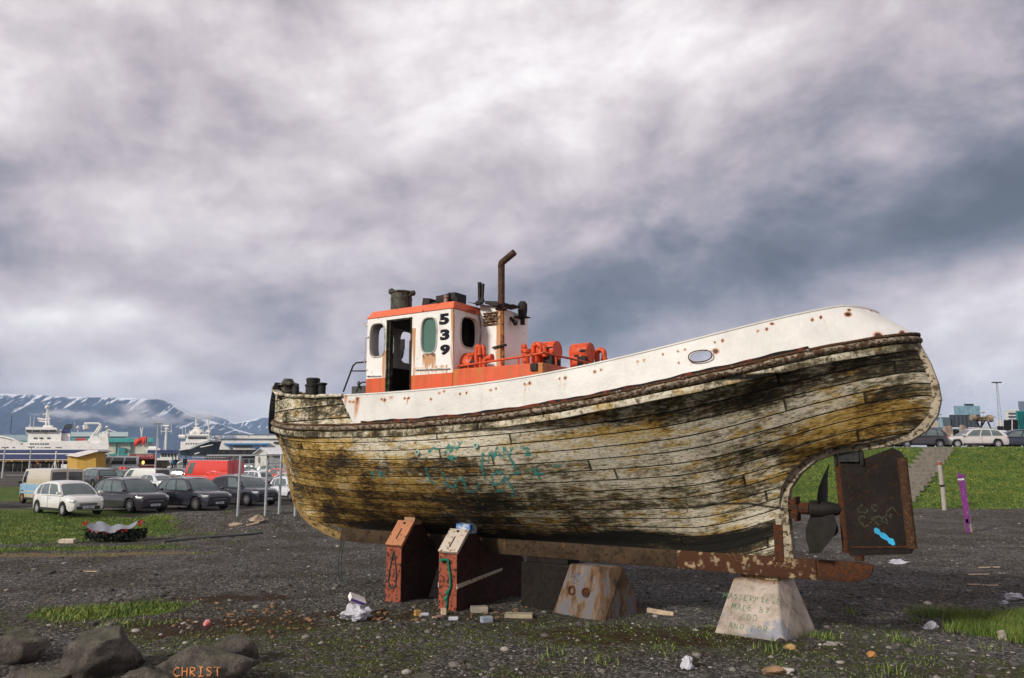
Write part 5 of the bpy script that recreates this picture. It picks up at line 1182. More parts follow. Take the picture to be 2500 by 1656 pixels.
def stones(name, n, y0, y1, smin, smax, seed, pw=1.6, label=None, ramp_=None, mask=True):
    rg = np.random.RandomState(seed); X, Y = frustum_pts(n, y0, y1, rg, pw); cl = fbm(X * .5, Y * .5, 4, 40 + seed); g_, m_ = grass_mask(X, Y)
    keep = (cl + rg.uniform(-.2, .25, n) > .46) & (g_ + rg.uniform(-.3, .3, n) < .5) & (Y < 60); X, Y = X[keep], Y[keep]
    s_ = smin + (smax - smin) * rg.uniform(0, 1, len(X)) ** 4; P_ = np.stack([X, Y, gz(X, Y) + s_ * .05], -1); me = scatter_mesh(name, P_, s_, None, seed=seed)
    m, t, bs = mat_new(name + '_stone'); c = t.ramp(t.attr('tone'), ramp_ or [(0, (.014, .013, .012)), (.45, (.055, .050, .045)), (.8, (.12, .11, .098)), (.93, (.22, .20, .17)), (1, (.46, .43, .39))])
    pos = t.node('ShaderNodeNewGeometry').outputs['Position']; c = t.mix(t.mr(t.noise(pos, 40, 3), .4, .7, 0, .5), c, (.03, .028, .025, 1)); t.put(bs.inputs['Base Color'], c); bs.inputs['Roughness'].default_value = .9
    o = link(name, me, m); tag(o, label, 'gravel', kind='stuff'); return o
stones('gravel', 42000, 9.5, 34, .009, .042, 1, 1.5, 'dark loose gravel all over the open ground')
stones('scattered_stones', 7000, 9.5, 44, .022, .105, 2, 1.5, 'larger grey stones scattered over the gravel', [(0, (.022, .020, .018)), (.5, (.075, .067, .058)), (.85, (.17, .155, .135)), (1, (.36, .33, .29))])
stones('pale_chips', 1500, 9.5, 40, .008, .026, 3, 1.6, 'small pale chips and litter flecks in the gravel', [(0, (.20, .17, .13)), (.5, (.35, .32, .28)), (.8, (.55, .52, .48)), (.9, (.40, .15, .05)), (1, (.70, .68, .66))])
# grass blades
def blades(name, X, Y, hmin, hmax, wd, seed, mat, lean=.5, z=None):
    rg = np.random.RandomState(seed); n = len(X); Z = gz(X, Y) - .01; hh = rg.uniform(hmin, hmax, n) * (.6 + .8 * fbm(X * 1.2, Y * 1.2, 3, 60 + seed)); a = rg.uniform(0, 6.28, n); ln = rg.uniform(.1, lean, n) * hh; b = rg.uniform(0, 6.28, n)
    V = np.zeros((n, 5, 3)); wx, wy = np.cos(a) * wd, np.sin(a) * wd; ux, uy = np.cos(b) * ln, np.sin(b) * ln
    V[:, 0] = np.stack([X - wx, Y - wy, Z], -1); V[:, 1] = np.stack([X + wx, Y + wy, Z], -1); V[:, 2] = np.stack([X + wx * .7 + ux * .35, Y + wy * .7 + uy * .35, Z + hh * .6], -1); V[:, 3] = np.stack([X - wx * .7 + ux * .35, Y - wy * .7 + uy * .35, Z + hh * .6], -1); V[:, 4] = np.stack([X + ux, Y + uy, Z + hh], -1)
    me = bpy.data.meshes.new(name); me.vertices.add(n * 5); me.vertices.foreach_set('co', V.reshape(-1).astype(np.float32)); base = (np.arange(n) * 5)[:, None]
    li = np.concatenate([base + np.array([0, 1, 2, 3]), base + np.array([3, 2, 4])], 1).reshape(-1); me.loops.add(len(li)); me.loops.foreach_set('vertex_index', li.astype(np.int32)); me.polygons.add(2 * n)
    ls = np.stack([np.arange(n) * 7, np.arange(n) * 7 + 4], -1).reshape(-1); lt = np.tile([4, 3], n); me.polygons.foreach_set('loop_start', ls.astype(np.int32)); me.polygons.foreach_set('loop_total', lt.astype(np.int32)); me.update(); fattr(me, 'tone', np.repeat(rg.uniform(0, 1, n) * .6 + .4 * fbm(X, Y, 3, 5) * 1.2, 5)); return link(name, me, mat)
m_bl, t, bs = mat_new('grass_blade'); c = t.ramp(t.attr('tone'), [(.15, (.024, .055, .008)), (.42, (.075, .14, .015)), (.70, (.18, .23, .03)), (.9, (.26, .25, .07)), (1, (.34, .28, .13))]); t.put(bs.inputs['Base Color'], c); bs.inputs['Roughness'].default_value = .7
def mask_pts(n, x0, x1, y0, y1, seed, thr=.5, per=None):
    rg = np.random.RandomState(seed); X = rg.uniform(x0, x1, n); Y = rg.uniform(y0, y1, n); g_, m_ = grass_mask(X, Y); k = g_ + rg.uniform(-.35, .35, n) + (fbm(X * 1.5, Y * 1.5, 4, 8) - .47) * 1.8 > thr; return X[k], Y[k]
X, Y = mask_pts(52000, 6.9, 11.6, 12.0, 15.2, 11); o = blades('tall_grass', X, Y, .05, .22, .0045, 1, m_bl, .9); tag(o, 'bright green long grass tuft at the right edge', 'grass', kind='stuff')
X, Y = mask_pts(9000, -9.4, -5.6, 13.5, 16.4, 12); o = blades('weeds', X, Y, .02, .10, .010, 2, m_bl, 1.2); tag(o, 'low green weeds on the gravel at the lower left', 'weeds', kind='stuff')
X, Y = mask_pts(60000, -31, -9, 23.5, 36, 13); o = blades('lawn_grass', X, Y, .03, .09, .016, 3, m_bl, 1.1); tag(o, 'green grass lawn in front of the parked cars', 'grass', kind='stuff')
X, Y = mask_pts(90000, 8, 45, 41, 56.5, 14); k_ = np.abs(X - np.interp(Y, [43.5, 56.5], [20.9, 30.7])) > 1.15 + .0 * X; X, Y = X[k_], Y[k_]; o = blades('bank_grass', X, Y, .03, .10, .026, 4, m_bl, 1.2); tag(o, 'green grass covering the bank below the car park', 'grass', kind='stuff')
rg = np.random.RandomState(15); X, Y = frustum_pts(26000, 9.4, 14, rg, 1.0); g_, m_ = grass_mask(X, Y); k = (m_ + rg.uniform(-.3, .3, len(X)) > .42) & (fbm(X * 2.5, Y * 2.5, 3, 77) > .44); o = blades('moss_and_sprigs', X[k], Y[k], .012, .05, .006, 5, m_bl, 1.0); tag(o, 'short moss and sprigs between the stones in the foreground', 'moss', kind='stuff')
# taller single sprigs near the pedestal
P_ = [ground(x, y) for x, y in [(2010, 1555), (2025, 1562), (2190, 1560), (2215, 1570), (2160, 1640), (1350, 1600), (1480, 1620), (2080, 1500), (1620, 1590), (1890, 1590)]]; X = np.concatenate([rg.normal(p.x, .13, 34) for p in P_]); Y = np.concatenate([rg.normal(p.y, .13, 34) for p in P_])
o = blades('grass_sprigs', X, Y, .05, .16, .008, 6, m_bl, .8); tag(o, 'thin grass sprigs sprouting round the concrete pedestals', 'grass', kind='stuff')
# ---- rubbish, each a thing
WHP = plain('crumpled_white_plastic', (.48, .47, .52), .45, 0, .12, 8, .01); PKW = plain('pale_wood_offcut', (.52, .40, .28), .8, 0, .3, 6); GSL = plain('grey_slab', (.30, .27, .22), .9, 0, .3, 6, .006)
def crumple(name, label, cat, px, py, sx, sy, sz, seed, mat, amp=.5, sub=3):
    q = ground(px, py); me = rock_mesh(name, sx, sy, sz, seed, sub, amp); o = link(name, me, mat); o.location = (q.x, q.y, q.z + sz * .45); return tag(o, label, cat)
bag = crumple('plastic_bag', 'crumpled translucent white plastic bag with a carton on top, left of the red blocks', 'bag', 872, 1512, .30, .20, .15, 2, WHP, .55, 4)
q = ground(868, 1500); o = thing('carton', 'white and purple carton lying on the crumpled plastic bag', 'carton', (q.x + .02, q.y, q.z + .26)); o.rotation_euler = (.35, .4, .5); MB().box((0, 0, 0), (.30, .20, .09)).build('box', plain('white_carton', (.75, .72, .70), .6), o, bevel=.006); MB().box((0, -.101, 0), (.28, .004, .05)).build('printed_band', plain('purple_band', (.12, .08, .35), .6), o)
crumple('white_rubbish', 'crumpled white rubbish on the dark gravel at the bottom of the photo', 'litter', 1677, 1632, .10, .09, .10, 7, WHP, .6); crumple('white_rubbish', 'crumpled pale paper right of the white concrete pedestal', 'litter', 2272, 1535, .13, .10, .09, 9, WHP, .6)
crumple('grey_stone_lump', 'light grey lump lying in the grass edge at the lower right', 'stone', 2447, 1562, .10, .08, .10, 12, GSL, .4); crumple('white_rubbish', 'white rubbish behind the long grass at the right edge', 'litter', 2478, 1464, .22, .12, .09, 13, WHP, .6)
crumple('white_rubbish', 'small white scrap in front of the grass tuft at the right', 'litter', 2452, 1475, .10, .07, .05, 15, WHP, .6); crumple('plastic_bag', 'flat white bag on the gravel just right of the skeg', 'bag', 2190, 1376, .27, .12, .06, 17, WHP, .8)
def slab(name, label, cat, px, py, dx_, dy_, dz_, rz, mat, tilt=(0, 0)):
    q = ground(px, py); o = MB().box((0, 0, 0), (dx_, dy_, dz_)).build(name, mat, None, bevel=min(dz_ * .3, .012)); o.location = (q.x, q.y, q.z + dz_ * .45); o.rotation_euler = (tilt[0], tilt[1], rz); return tag(o, label, cat)
slab('stone_slab', 'mottled square stone slab just right of the green roped block', 'slab', 1170, 1494, .32, .22, .10, .1, GSL); slab('stone_slab', 'long pointed pale slab between the red block and the stained pedestal', 'slab', 1267, 1507, .50, .25, .07, -.1, plain('pale_slab', (.34, .29, .20), .9, 0, .3, 5, .006))
slab('grey_block', 'small blue grey block on the gravel in front of the mottled slab', 'block', 1188, 1519, .20, .14, .10, .4, plain('blue_grey_block', (.28, .31, .37), .8)); slab('brick', 'pinkish broken brick in front of the green roped block', 'brick', 1069, 1512, .20, .12, .06, .9, plain('dull_brick', (.30, .20, .15), .9))
slab('wood_offcut', 'small upright wood offcut below the green rope', 'offcut', 1083, 1501, .10, .08, .12, .2, PKW); slab('crushed_can', 'crushed white and blue can near the green roped block', 'can', 1107, 1514, .17, .08, .06, .1, plain('white_blue_can', (.5, .52, .6), .4, 0, .2))
slab('ochre_stone', 'ochre stone in front of the gap between the red blocks', 'stone', 1019, 1503, .11, .09, .10, .5, plain('ochre_stone', (.40, .22, .07), .9)); slab('white_scrap', 'white scrap beside the ochre stone in front of the red blocks', 'litter', 1037, 1503, .15, .08, .05, .1, WHP)
slab('driftwood', 'short pale driftwood log leaning by the foot of the stained pedestal', 'log', 1612, 1500, .48, .09, .08, -.25, PKW, (0, .12))
for i, (x, y, l, rz, lab) in enumerate([(2390, 1403, .50, .0, 'longer pale lath on the gravel, upper right one of the pair rows'), (2376, 1404, .22, .1, 'short pale lath left of the longer upper lath'), (2378, 1428, .26, -.1, 'short pale lath lowest and furthest left of the laths'), (2418, 1430, .34, -.08, 'pale lath lying lowest and furthest right on the gravel'), (2415, 1386, .6, .15, 'thin brown lath lying behind the pale ones on the gravel'), (218, 1396, .6, .05, 'thin pale lath alone on the gravel at the far left'), (1690, 1399, .0, 0, '')]):
    if l: slab('lath', lab, 'lath', x, y, l, .05, .02, rz, PKW)
slab('pale_board', 'pale board lying beside the tarpaulin covered flower bed', 'board', 165, 1326, .48, .30, .14, .1, plain('cream_board', (.62, .52, .40), .8), (0, 0)); crumple('orange_stone', 'orange brown stone at the bottom beside the white stone', 'stone', 1885, 1645, .17, .10, .08, 21, plain('orange_brown_stone', (.27, .17, .10), .9), .3); crumple('white_stone', 'white stone at the bottom edge beside the orange brown stone', 'stone', 1918, 1643, .14, .09, .06, 22, plain('chalk_stone', (.50, .47, .42), .9), .3)
crumple('yellow_stone', 'yellowish stone in front of the white concrete pedestal', 'stone', 1930, 1586, .11, .08, .06, 23, plain('yellow_stone', (.42, .28, .12), .9), .3); crumple('orange_stone', 'small bright orange stone on the mossy gravel at lower right', 'stone', 2128, 1603, .08, .06, .05, 24, plain('bright_orange_stone', (.42, .20, .06), .9), .3)
crumple('pale_rock', 'pale pink rock on the crest of the gravel mound by the fence', 'rock', 627, 1274, .36, .25, .22, 25, plain('pale_pink_rock', (.36, .28, .21), .9), .3); crumple('pale_rock', 'flat pale rock lower left of the gravel mound', 'rock', 575, 1284, .32, .2, .1, 26, MATS['pale_pink_rock'], .3); slab('plank', 'short pale plank leaning on the pink rock of the mound', 'plank', 617, 1281, .5, .12, .06, .5, PKW, (0, -.2))
crumple('red_tub', 'small red and white tub among the rusty scraps', 'tub', 504, 1527, .07, .07, .07, 27, plain('red_white_tub', (.60, .10, .10), .5, 0, .5, 20, dirt=(.7, .65, .6), dirt_amt=.5), .15)
for i, (x, y) in enumerate([(655, 1500), (665, 1498), (590, 1510), (607, 1525), (700, 1525), (652, 1540), (630, 1548), (536, 1543), (560, 1500), (580, 1490), (720, 1503), (213, 1508), (298, 1510), (455, 1508), (725, 1548), (775, 1527), (790, 1517), (690, 1500), (450, 1463), (515, 1460), (340, 1440), (505, 1400)]):
    pass
def chip(mb, x, y, i):
    q = ground(x, y); r_ = random.Random(i); s = r_.uniform(.02, .06); mb.box((q.x, q.y, q.z + .015), (s * r_.uniform(1, 2.2), s, .015), (r_.uniform(-.4, .4), r_.uniform(-.4, .4), r_.uniform(0, 3)))
CH = plain('rusty_orange_scrap', (.27, .15, .075), .9, 0, .5, 5); mb = MB(); r_ = random.Random(6)
for i in range(60): chip(mb, r_.gauss(620, 90), r_.gauss(1515, 22), i)
for i in range(40): chip(mb, r_.uniform(900, 1300), r_.gauss(1505, 10), 200 + i)
tag(mb.build('rusty_scraps', CH), 'small rusty orange scraps and leaves strewn over the brown soil', 'litter', kind='stuff')
# ---- flower bed covered with grey sheet
q = ground(262, 1326); fb_ = thing('flower_bed', 'dark planted bed with red flowers under a grey plastic sheet on the lawn edge', 'flower bed', (q.x, q.y + .55, q.z)); r_ = random.Random(9)
mb = MB()
for i in range(1500):
    a = r_.uniform(0, 6.28); rr = r_.uniform(0, 1) ** .5; x = 1.05 * rr * math.cos(a); y = .6 * rr * math.sin(a); z = r_.uniform(0, .40) * (1 - .2 * rr) + .10 * abs(x); s = r_.uniform(.03, .08); mb.box((x, y, z), (s, s, .008), (r_.uniform(-1.5, 1.5), r_.uniform(-1.5, 1.5), r_.uniform(0, 3)))
mb.build('foliage', plain('dark_bed_foliage', (.012, .020, .010), .8, 0, .5, 12), fb_)
n, m = 28, 12; mb = MB()
for i in range(n):
    for j in range(m):
        u = i / (n - 1) - .5; v = j / (m - 1) - .5; x = u * 1.6; y = v * .95 - .05; z = .66 - .14 * (1 - (2 * u) ** 2) + .04 * math.sin(u * 17 + v * 6) + .03 * math.sin(v * 14 + u * 5) - .34 * max(0, -v - .1) - .02; mb.v.append((x, y, z))
for i in range(n - 1):
    for j in range(m - 1): a = i * m + j; mb.f.append((a, a + m, a + m + 1, a + 1))
mb.build('plastic_sheet', plain('grey_plastic_sheet', (.20, .215, .25), .4, 0, .2, 5, .01), fb_, 4)
mb = MB()
for i, (x, y, z) in enumerate([(-.95, -.3, .62), (-.9, -.2, .66), (-1.0, -.25, .6), (.92, -.2, .66), (.98, -.25, .6), (.9, -.3, .62), (.95, -.15, .70), (-.55, -.45, .36), (-.40, -.48, .34), (-.05, -.5, .32), (-.12, -.48, .30), (.3, -.5, .40), (.6, -.45, .42), (.5, -.5, .40), (-.7, -.42, .42)]):
    for k in range(7): mb.box((x + r_.uniform(-.05, .05), y + r_.uniform(-.05, .05), z + r_.uniform(-.05, .05)), (.05, .04, .01), (r_.uniform(-1, 1), r_.uniform(-1, 1), r_.uniform(0, 3)))
mb.build('flowers', plain('red_petals', (.48, .035, .025), .6, 0, .4, 12), fb_)
# dark pipe lying across the gravel
mb = MB(); pts = [ground(x, y) + Vector((0, 0, .03)) for x, y in [(400, 1325), (470, 1318), (540, 1312), (600, 1308), (640, 1303)]]; mb.tube(pts, .05, 8); o = mb.build('cable_duct', plain('dull_plastic_duct', (.05, .052, .058), .6), None, 1); tag(o, 'dark flexible duct lying along the gravel in front of the mound', 'pipe')
# ================================================================== vehicles
def carpaint(name, col, metal=0.0):
    if name in MATS: return MATS[name]
    m, t, bs = mat_new(name); ob = t.node('ShaderNodeTexCoord').outputs['Object']; z = t.sep(ob)[2]
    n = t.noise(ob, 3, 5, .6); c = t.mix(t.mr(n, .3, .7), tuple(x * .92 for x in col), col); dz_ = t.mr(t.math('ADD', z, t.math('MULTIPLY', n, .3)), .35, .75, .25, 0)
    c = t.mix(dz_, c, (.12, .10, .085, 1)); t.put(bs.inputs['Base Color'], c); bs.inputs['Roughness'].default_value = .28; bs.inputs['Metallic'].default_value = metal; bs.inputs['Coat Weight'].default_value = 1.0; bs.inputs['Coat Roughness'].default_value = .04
    MATS[name] = m; return m
CG = glass_dark('car_glass', (.085, .115, .115), .10); CGD = glass_dark('privacy_glass', (.012, .013, .014), .05); BLKP = plain('black_car_plastic', (.014, .014, .015), .55, 0, .2)  # car glass base colour lightened to stand in for reflected sky
HL = plain('headlight_lens', (.62, .64, .66), .12, .2, .3, 14, coat=1); TL = plain('tail_light_lens', (.55, .02, .02), .15, 0, .3, 12, coat=1); RIM = plain('alloy_rim', (.52, .52, .54), .32, .8, .2); CAPR = plain('wheel_cover', (.55, .55, .56), .4, .3, .2); PLT = plain('number_plate', (.55, .57, .60), .5, 0, .1); PLTX = plain('plate_characters', (.03, .04, .12), .5)
def car(label, cat, px, py, head, Ln, Wd, Ht, kind, paint, group=None, name='parked_car', z=None, bands=None, rim=RIM, glass=CG, parts=True, rack=None, plate=None, belt=None, wr=.32, gp=None, rearglass=None, priv=False, grille='slot'):
    q = ground(px, py) if z is None else z
    # the clicked ground point is the middle of the footprint
    root = thing(name, label, cat, tuple(q), R(head), group)
    l2 = Ln / 2; w2 = Wd / 2; zb = .22 if kind not in ('van', 'bigvan', 'oldvan') else .26
    K = {  # belt/hood profile and glasshouse (fractions of length from the rear, 0..1): windscreen base, top, roof rear, rear base
        'hatch': dict(hood=.60, nose=.49, base=.78, top=.585, rtop=.10, rbase=.005, tail=.60), 'suv': dict(hood=.60, nose=.50, base=.745, top=.575, rtop=.10, rbase=.005, tail=.60),
        'wagon': dict(hood=.60, nose=.46, base=.735, top=.56, rtop=.13, rbase=.01, tail=.62), 'sedan': dict(hood=.60, nose=.48, base=.735, top=.575, rtop=.30, rbase=.12, tail=.63),
        'van': dict(hood=.56, nose=.42, base=.86, top=.70, rtop=.02, rbase=.0, tail=.55), 'bigvan': dict(hood=.50, nose=.36, base=.86, top=.76, rtop=.02, rbase=.0, tail=.45),
        'oldvan': dict(hood=.55, nose=.46, base=.88, top=.80, rtop=.02, rbase=.0, tail=.55), 'beetle': dict(hood=.62, nose=.36, base=.70, top=.56, rtop=.36, rbase=.06, tail=.52)}[kind]
    X = lambda f: -l2 + f * Ln
    bz = belt if belt else Ht * K['hood']
    def top(f):
        pts = [(0, Ht * K['tail'] * .86), (.02, Ht * K['tail']), (K['rbase'] + .03, bz), (K['base'], bz), (K['base'] + (1 - K['base']) * .6, bz * .93), (.965, Ht * K['nose'] * 1.04), (1, Ht * K['nose'] * .82)]
        return float(np.interp(f, [p[0] for p in pts], [p[1] for p in pts]))
    sq = .12 if kind in ('van', 'bigvan', 'oldvan') else .17
    def hw(f): 
        u = abs(2 * f - 1); return w2 * (1 - sq * max(0, (u - .72) / .28) ** 2.0 * (1.5 if f > .5 else 1.0))
    ax = (l2 - .17 * Ln - .02, -l2 + .185 * Ln); arch = wr * 1.16
    fsx = sorted(set([0, .012, .03, .06] + [i / 34 for i in range(3, 32)] + [.94, .97, .988, 1] + [min(1, max(0, (a + d * arch * .998 + l2) / Ln)) for a in ax for d in (-1, -.93, -.75, -.4, 0, .4, .75, .93, 1)]))
    mb = MB(); rows = 9
    for f in fsx:
        x = X(f); h = hw(f); zt_ = top(f); lo = zb + (.10 if f in (0, 1) else .03 * (f < .03 or f > .97))
        for a in ax:
            d = abs(x - a)
            if d < arch: lo = max(lo, wr + math.sqrt(max(0, arch ** 2 - d * d)))
        zm = zt_ - .24 * (zt_ - zb); lo = min(lo, zm - .02)
        sec = [(0, zt_ + .025), (h * .62, zt_ + .018), (h * .88, zt_ - .015), (h * .965, zt_ - .075), (h, zm - .04), (h * 1.0, (zm + lo) / 2), (h * .985, lo + .02), (h * .95, lo), (0, lo if lo < .4 else .4)]
        for y, z_ in sec: mb.v.append((x, y, z_))
        for y, z_ in sec[1:-1]: mb.v.append((x, -y, z_))
    st = 2 * rows - 2; idx = list(range(rows)) + list(range(2 * rows - 3, rows - 1, -1))
    for i in range(len(fsx) - 1):
        for k in range(len(idx)):
            a, b = idx[k], idx[(k + 1) % len(idx)]; mb.f.append((i * st + a, i * st + b, (i + 1) * st + b, (i + 1) * st + a))
    mb.f.append(tuple(idx)); mb.f.append(tuple((len(fsx) - 1) * st + k for k in idx[::-1]))
    # glasshouse
    tl = {'van': .90, 'bigvan': .90, 'oldvan': .90}.get(kind, .74); c0 = bz - .03
    xa, xb, xc, xd = X(K['base']), X(K['top']), X(K['rtop']), X(K['rbase'])
    wa = hw(K['base']) * .94; wd = hw(K['rbase'] + .02) * .95; wt_ = w2 * tl; wtr = w2 * tl * (.97 if tl > .8 else .94); zr_ = Ht
    if K['rbase'] == 0: xd = -l2 + .015
    g = MB(); NS = 7
    def gp_(u, v, side):  # side surface point: u 0 front..1 rear, v 0 belt..1 roof
        x0 = xa + (xd - xa) * u; x1 = xb + (xc - xb) * u; bul_ = (.07 if tl < .8 else .03) * math.sin(math.pi * v) * (1 - 2 * u); y0 = wa + (wd - wa) * u; y1 = wt_ + (wtr - wt_) * u
        crown = math.sin(math.pi * u) * .03 if tl < .8 else 0
        y0 = y0 + .03 * math.sin(math.pi * u) * (tl < .8)
        return Vector((x0 + (x1 - x0) * v + bul_, side * (y0 + (y1 - y0) * v + .035 * math.sin(math.pi * v)), c0 + (zr_ - .055 + crown * .6 - (.30 if tl < .8 else .08) * (u - .40) ** 2 - c0) * v))
    nu = 10; nv_ = 4
    rings = []
    for i in range(nu + 1):
        u = i / nu; ring = [gp_(u, j / nv_, 1) for j in range(nv_ + 1)]; t1 = ring[-1]; ring.append(Vector((t1.x, t1.y * .82, t1.z + .035))); ring.append(Vector((t1.x, 0, t1.z + .055)))
        rings.append(ring + [Vector((p.x, -p.y, p.z)) for p in ring[-2::-1]])
    m = len(rings[0]); g.v = [tuple(p) for r_ in rings for p in r_]
    for i in range(nu):
        for k in range(m - 1): g.f.append((i * m + k, i * m + k + 1, (i + 1) * m + k + 1, (i + 1) * m + k))
    g.f.append(tuple(range(m))); g.f.append(tuple(nu * m + k for k in range(m))[::-1]); mb.add(g.v, g.f)
    body = mb.build('body', paint, root, .6)
    if bands:
        for z0, z1, mt in bands:
            b = MB()
            for sd in (1, -1):
                fl_ = [f for f in fsx if .02 < f < .98]
                for f in fl_:
                    h = hw(f) + .004; b.v += [(X(f), sd * h, z0), (X(f), sd * (h + .0), z1)]
                o_ = 0 if sd == 1 else 2 * len(fl_)
                for i in range(len(fl_) - 1): b.f.append((o_ + 2 * i, o_ + 2 * i + 2, o_ + 2 * i + 3, o_ + 2 * i + 1))
            b.hexa([(-l2 - .01, -w2 * .9, z0), (-l2 + .05, -w2 * .9, z0), (-l2 + .05, w2 * .9, z0), (-l2 - .01, w2 * .9, z0), (-l2 - .01, -w2 * .9, z1), (-l2 + .05, -w2 * .9, z1), (-l2 + .05, w2 * .9, z1), (-l2 - .01, w2 * .9, z1)])
            b.build('body_stripe', mt, root)
    # panes
    def pane(u0, u1, v0, v1, side, gm, nm='side_window'):
        b = MB(); off = Vector((0, side * .009, 0)); n = 5
        for i in range(n + 1):
            u = u0 + (u1 - u0) * i / n
            for v in (v0, (v0 + v1) / 2, v1): b.v.append(tuple(gp_(u, v, side) + off))
        for i in range(n):
            for k in (0, 1): b.f.append((3 * i + k, 3 * i + 3 + k, 3 * i + 4 + k, 3 * i + 1 + k))
        b.build(nm, gm, root, recalc=False)
    def endpane(front, gm, inset=.07, v0=.06, v1=.93, nm='windscreen', y0=-1, y1=1):
        b = MB(); u = 0 if front else 1; sgn = 1 if front else -1; n = 6
        for j in range(4):
            v = v0 + (v1 - v0) * j / 3; p = gp_(u, v, 1)
            for i in range(n + 1):
                f_ = y0 + (y1 - y0) * i / n; b.v.append((p.x + sgn * (.012 + .02 * (1 - f_ * f_)), f_ * (p.y - inset), p.z + .006 + .02 * (j == 3) * (1 - f_ * f_)))
        for j in range(3):
            for i in range(n): a = j * (n + 1) + i; b.f.append((a, a + 1, a + n + 2, a + n + 1))
        b.build(nm, gm, root, recalc=False)
    endpane(True, CG)
    boxy = kind in ('van', 'bigvan', 'oldvan')
    vs_ = {'hatch': [(.09, .40, CG), (.44, .72, CG), (.755, .89, CG)], 'suv': [(.09, .39, CG), (.43, .69, CG), (.72, .90, CG)], 'wagon': [(.09, .36, CG), (.39, .63, CG), (.66, .90, CG)], 'sedan': [(.09, .44, CG), (.48, .86, CG)], 'van': [(.05, .22, CG)], 'bigvan': [(.05, .18, CG)], 'oldvan': [(.03, .16, CG)], 'beetle': [(.12, .55, CG), (.6, .9, CG)]}[kind]
    if gp is not None: vs_ = gp
    for sd in (1, -1):
        for (u0, u1, gm) in vs_:
            pane(u0, u1, .12 if boxy else .08, .86, sd, CGD if (priv and u0 > .35) else gm)
    if rearglass == 'two': endpane(False, CGD, .10, .10, .85, 'rear_window', -1, -.08); endpane(False, CGD, .10, .10, .85, 'rear_window', .08, 1)
    elif rearglass != 'none': endpane(False, CGD if boxy else CG, .10, .12 if not boxy else .35, .88, 'rear_window')
    # lamps, grille, bumpers
    zl = top(.97); 
    def lamp(name_, fx, y, z_, sx, sy, sz, mt, rz=0): return MB().box((X(fx), y, z_), (sx, sy, sz), (0, 0, rz)).build(name_, mt, root, bevel=min(sx, sy, sz) * .3)
    for sd in (1, -1):
        hf = hw(.95)
        lamp('headlight', .955, sd * (hf - .13), zl - .10, .30, .22, .13, HL, -sd * .45)
        lamp('tail_light', .022, sd * (hw(.02) - .09), top(.03) - (.14 if not boxy else .05), .12, .17, (.20 if not boxy else .32), TL, sd * .25)
        MB().box((xa - .02, sd * (wa + .13), bz + .09), (.13, .20, .13)).build('wing_mirror', paint if not boxy else BLKP, root, bevel=.035)
    nz_ = Ht * K['nose'] * .82
    MB().box((l2 - .035, 0, nz_ - .10), (.09, w2 * .95, .11)).build('grille', BLKP, root, bevel=.02)
    MB().box((l2 - .03, 0, nz_ - .10), (.095, w2 * .93, .012)).build('grille_bar', CHROME, root)
    MB().box((l2 - .05, 0, zb + .15), (.13, w2 * 1.25, .15)).build('lower_intake', BLKP, root, bevel=.03)
    MB().box((-l2 + .03, 0, zb + .11), (.12, w2 * 1.6, .14)).build('rear_bumper', BLKP, root, bevel=.03)
    pf = MB().box((l2 + .022, 0, zb + .17), (.012, .50, .11)).build('number_plate', PLT, root)
    pr = MB().box((-l2 - .035, 0, (zb + .13 if boxy else bz * .62)), (.02, .50, .11)).build('number_plate', PLT, root)
    if plate:
        M = Matrix(((0, 0, 1, l2 + .031), (1, 0, 0, 0), (0, 1, 0, zb + .135), (0, 0, 0, 1))); text(plate, .10, 'plate_text', PLTX, pf, M, .001, .002, 'CENTER')
    # side details: sill, door seams, handles
    for sd in (1, -1):
        MB().box((0, sd * (w2 + .0), zb + .08), (ax[0] - ax[1] - 2 * arch - .02, .03, .10)).build('sill', BLKP, root, bevel=.01)
        if parts:
            nd = 1 if boxy else 2; xs_ = [gp_(u, 0, 1).x for u in ((.0 if boxy else .02), (.24 if boxy else .415), (.8 if boxy else .74))]
            s_ = MB()
            for x_ in xs_: s_.box((x_, sd * (hw((x_ + l2) / Ln) + .0015), (bz + zb) / 2 + .04), (.010, .006, (bz - zb) * .74))
            s_.build('door_seam', BLKP, root)
            for x_ in xs_[1:1 + nd]: MB().box((x_ + .16, sd * (hw((x_ + l2) / Ln) + .012), bz - .14), (.17, .025, .03)).build('door_handle', CHROME if kind == 'suv' else paint, root, bevel=.008)
    if kind in ('suv', 'wagon') or rack:
        for sd in (1, -1): MB().tube([(gp_(.08, 1, 1).x, sd * (wt_ - .06), zr_ - .01), (gp_(.14, 1, 1).x, sd * (wt_ - .05), zr_ + .045), (gp_(.9, 1, 1).x, sd * (wtr - .05), zr_ + .035), (gp_(.96, 1, 1).x, sd * (wtr - .05), zr_ - .02)], .017, 6).build('roof_rail', CHROME, root, 1)
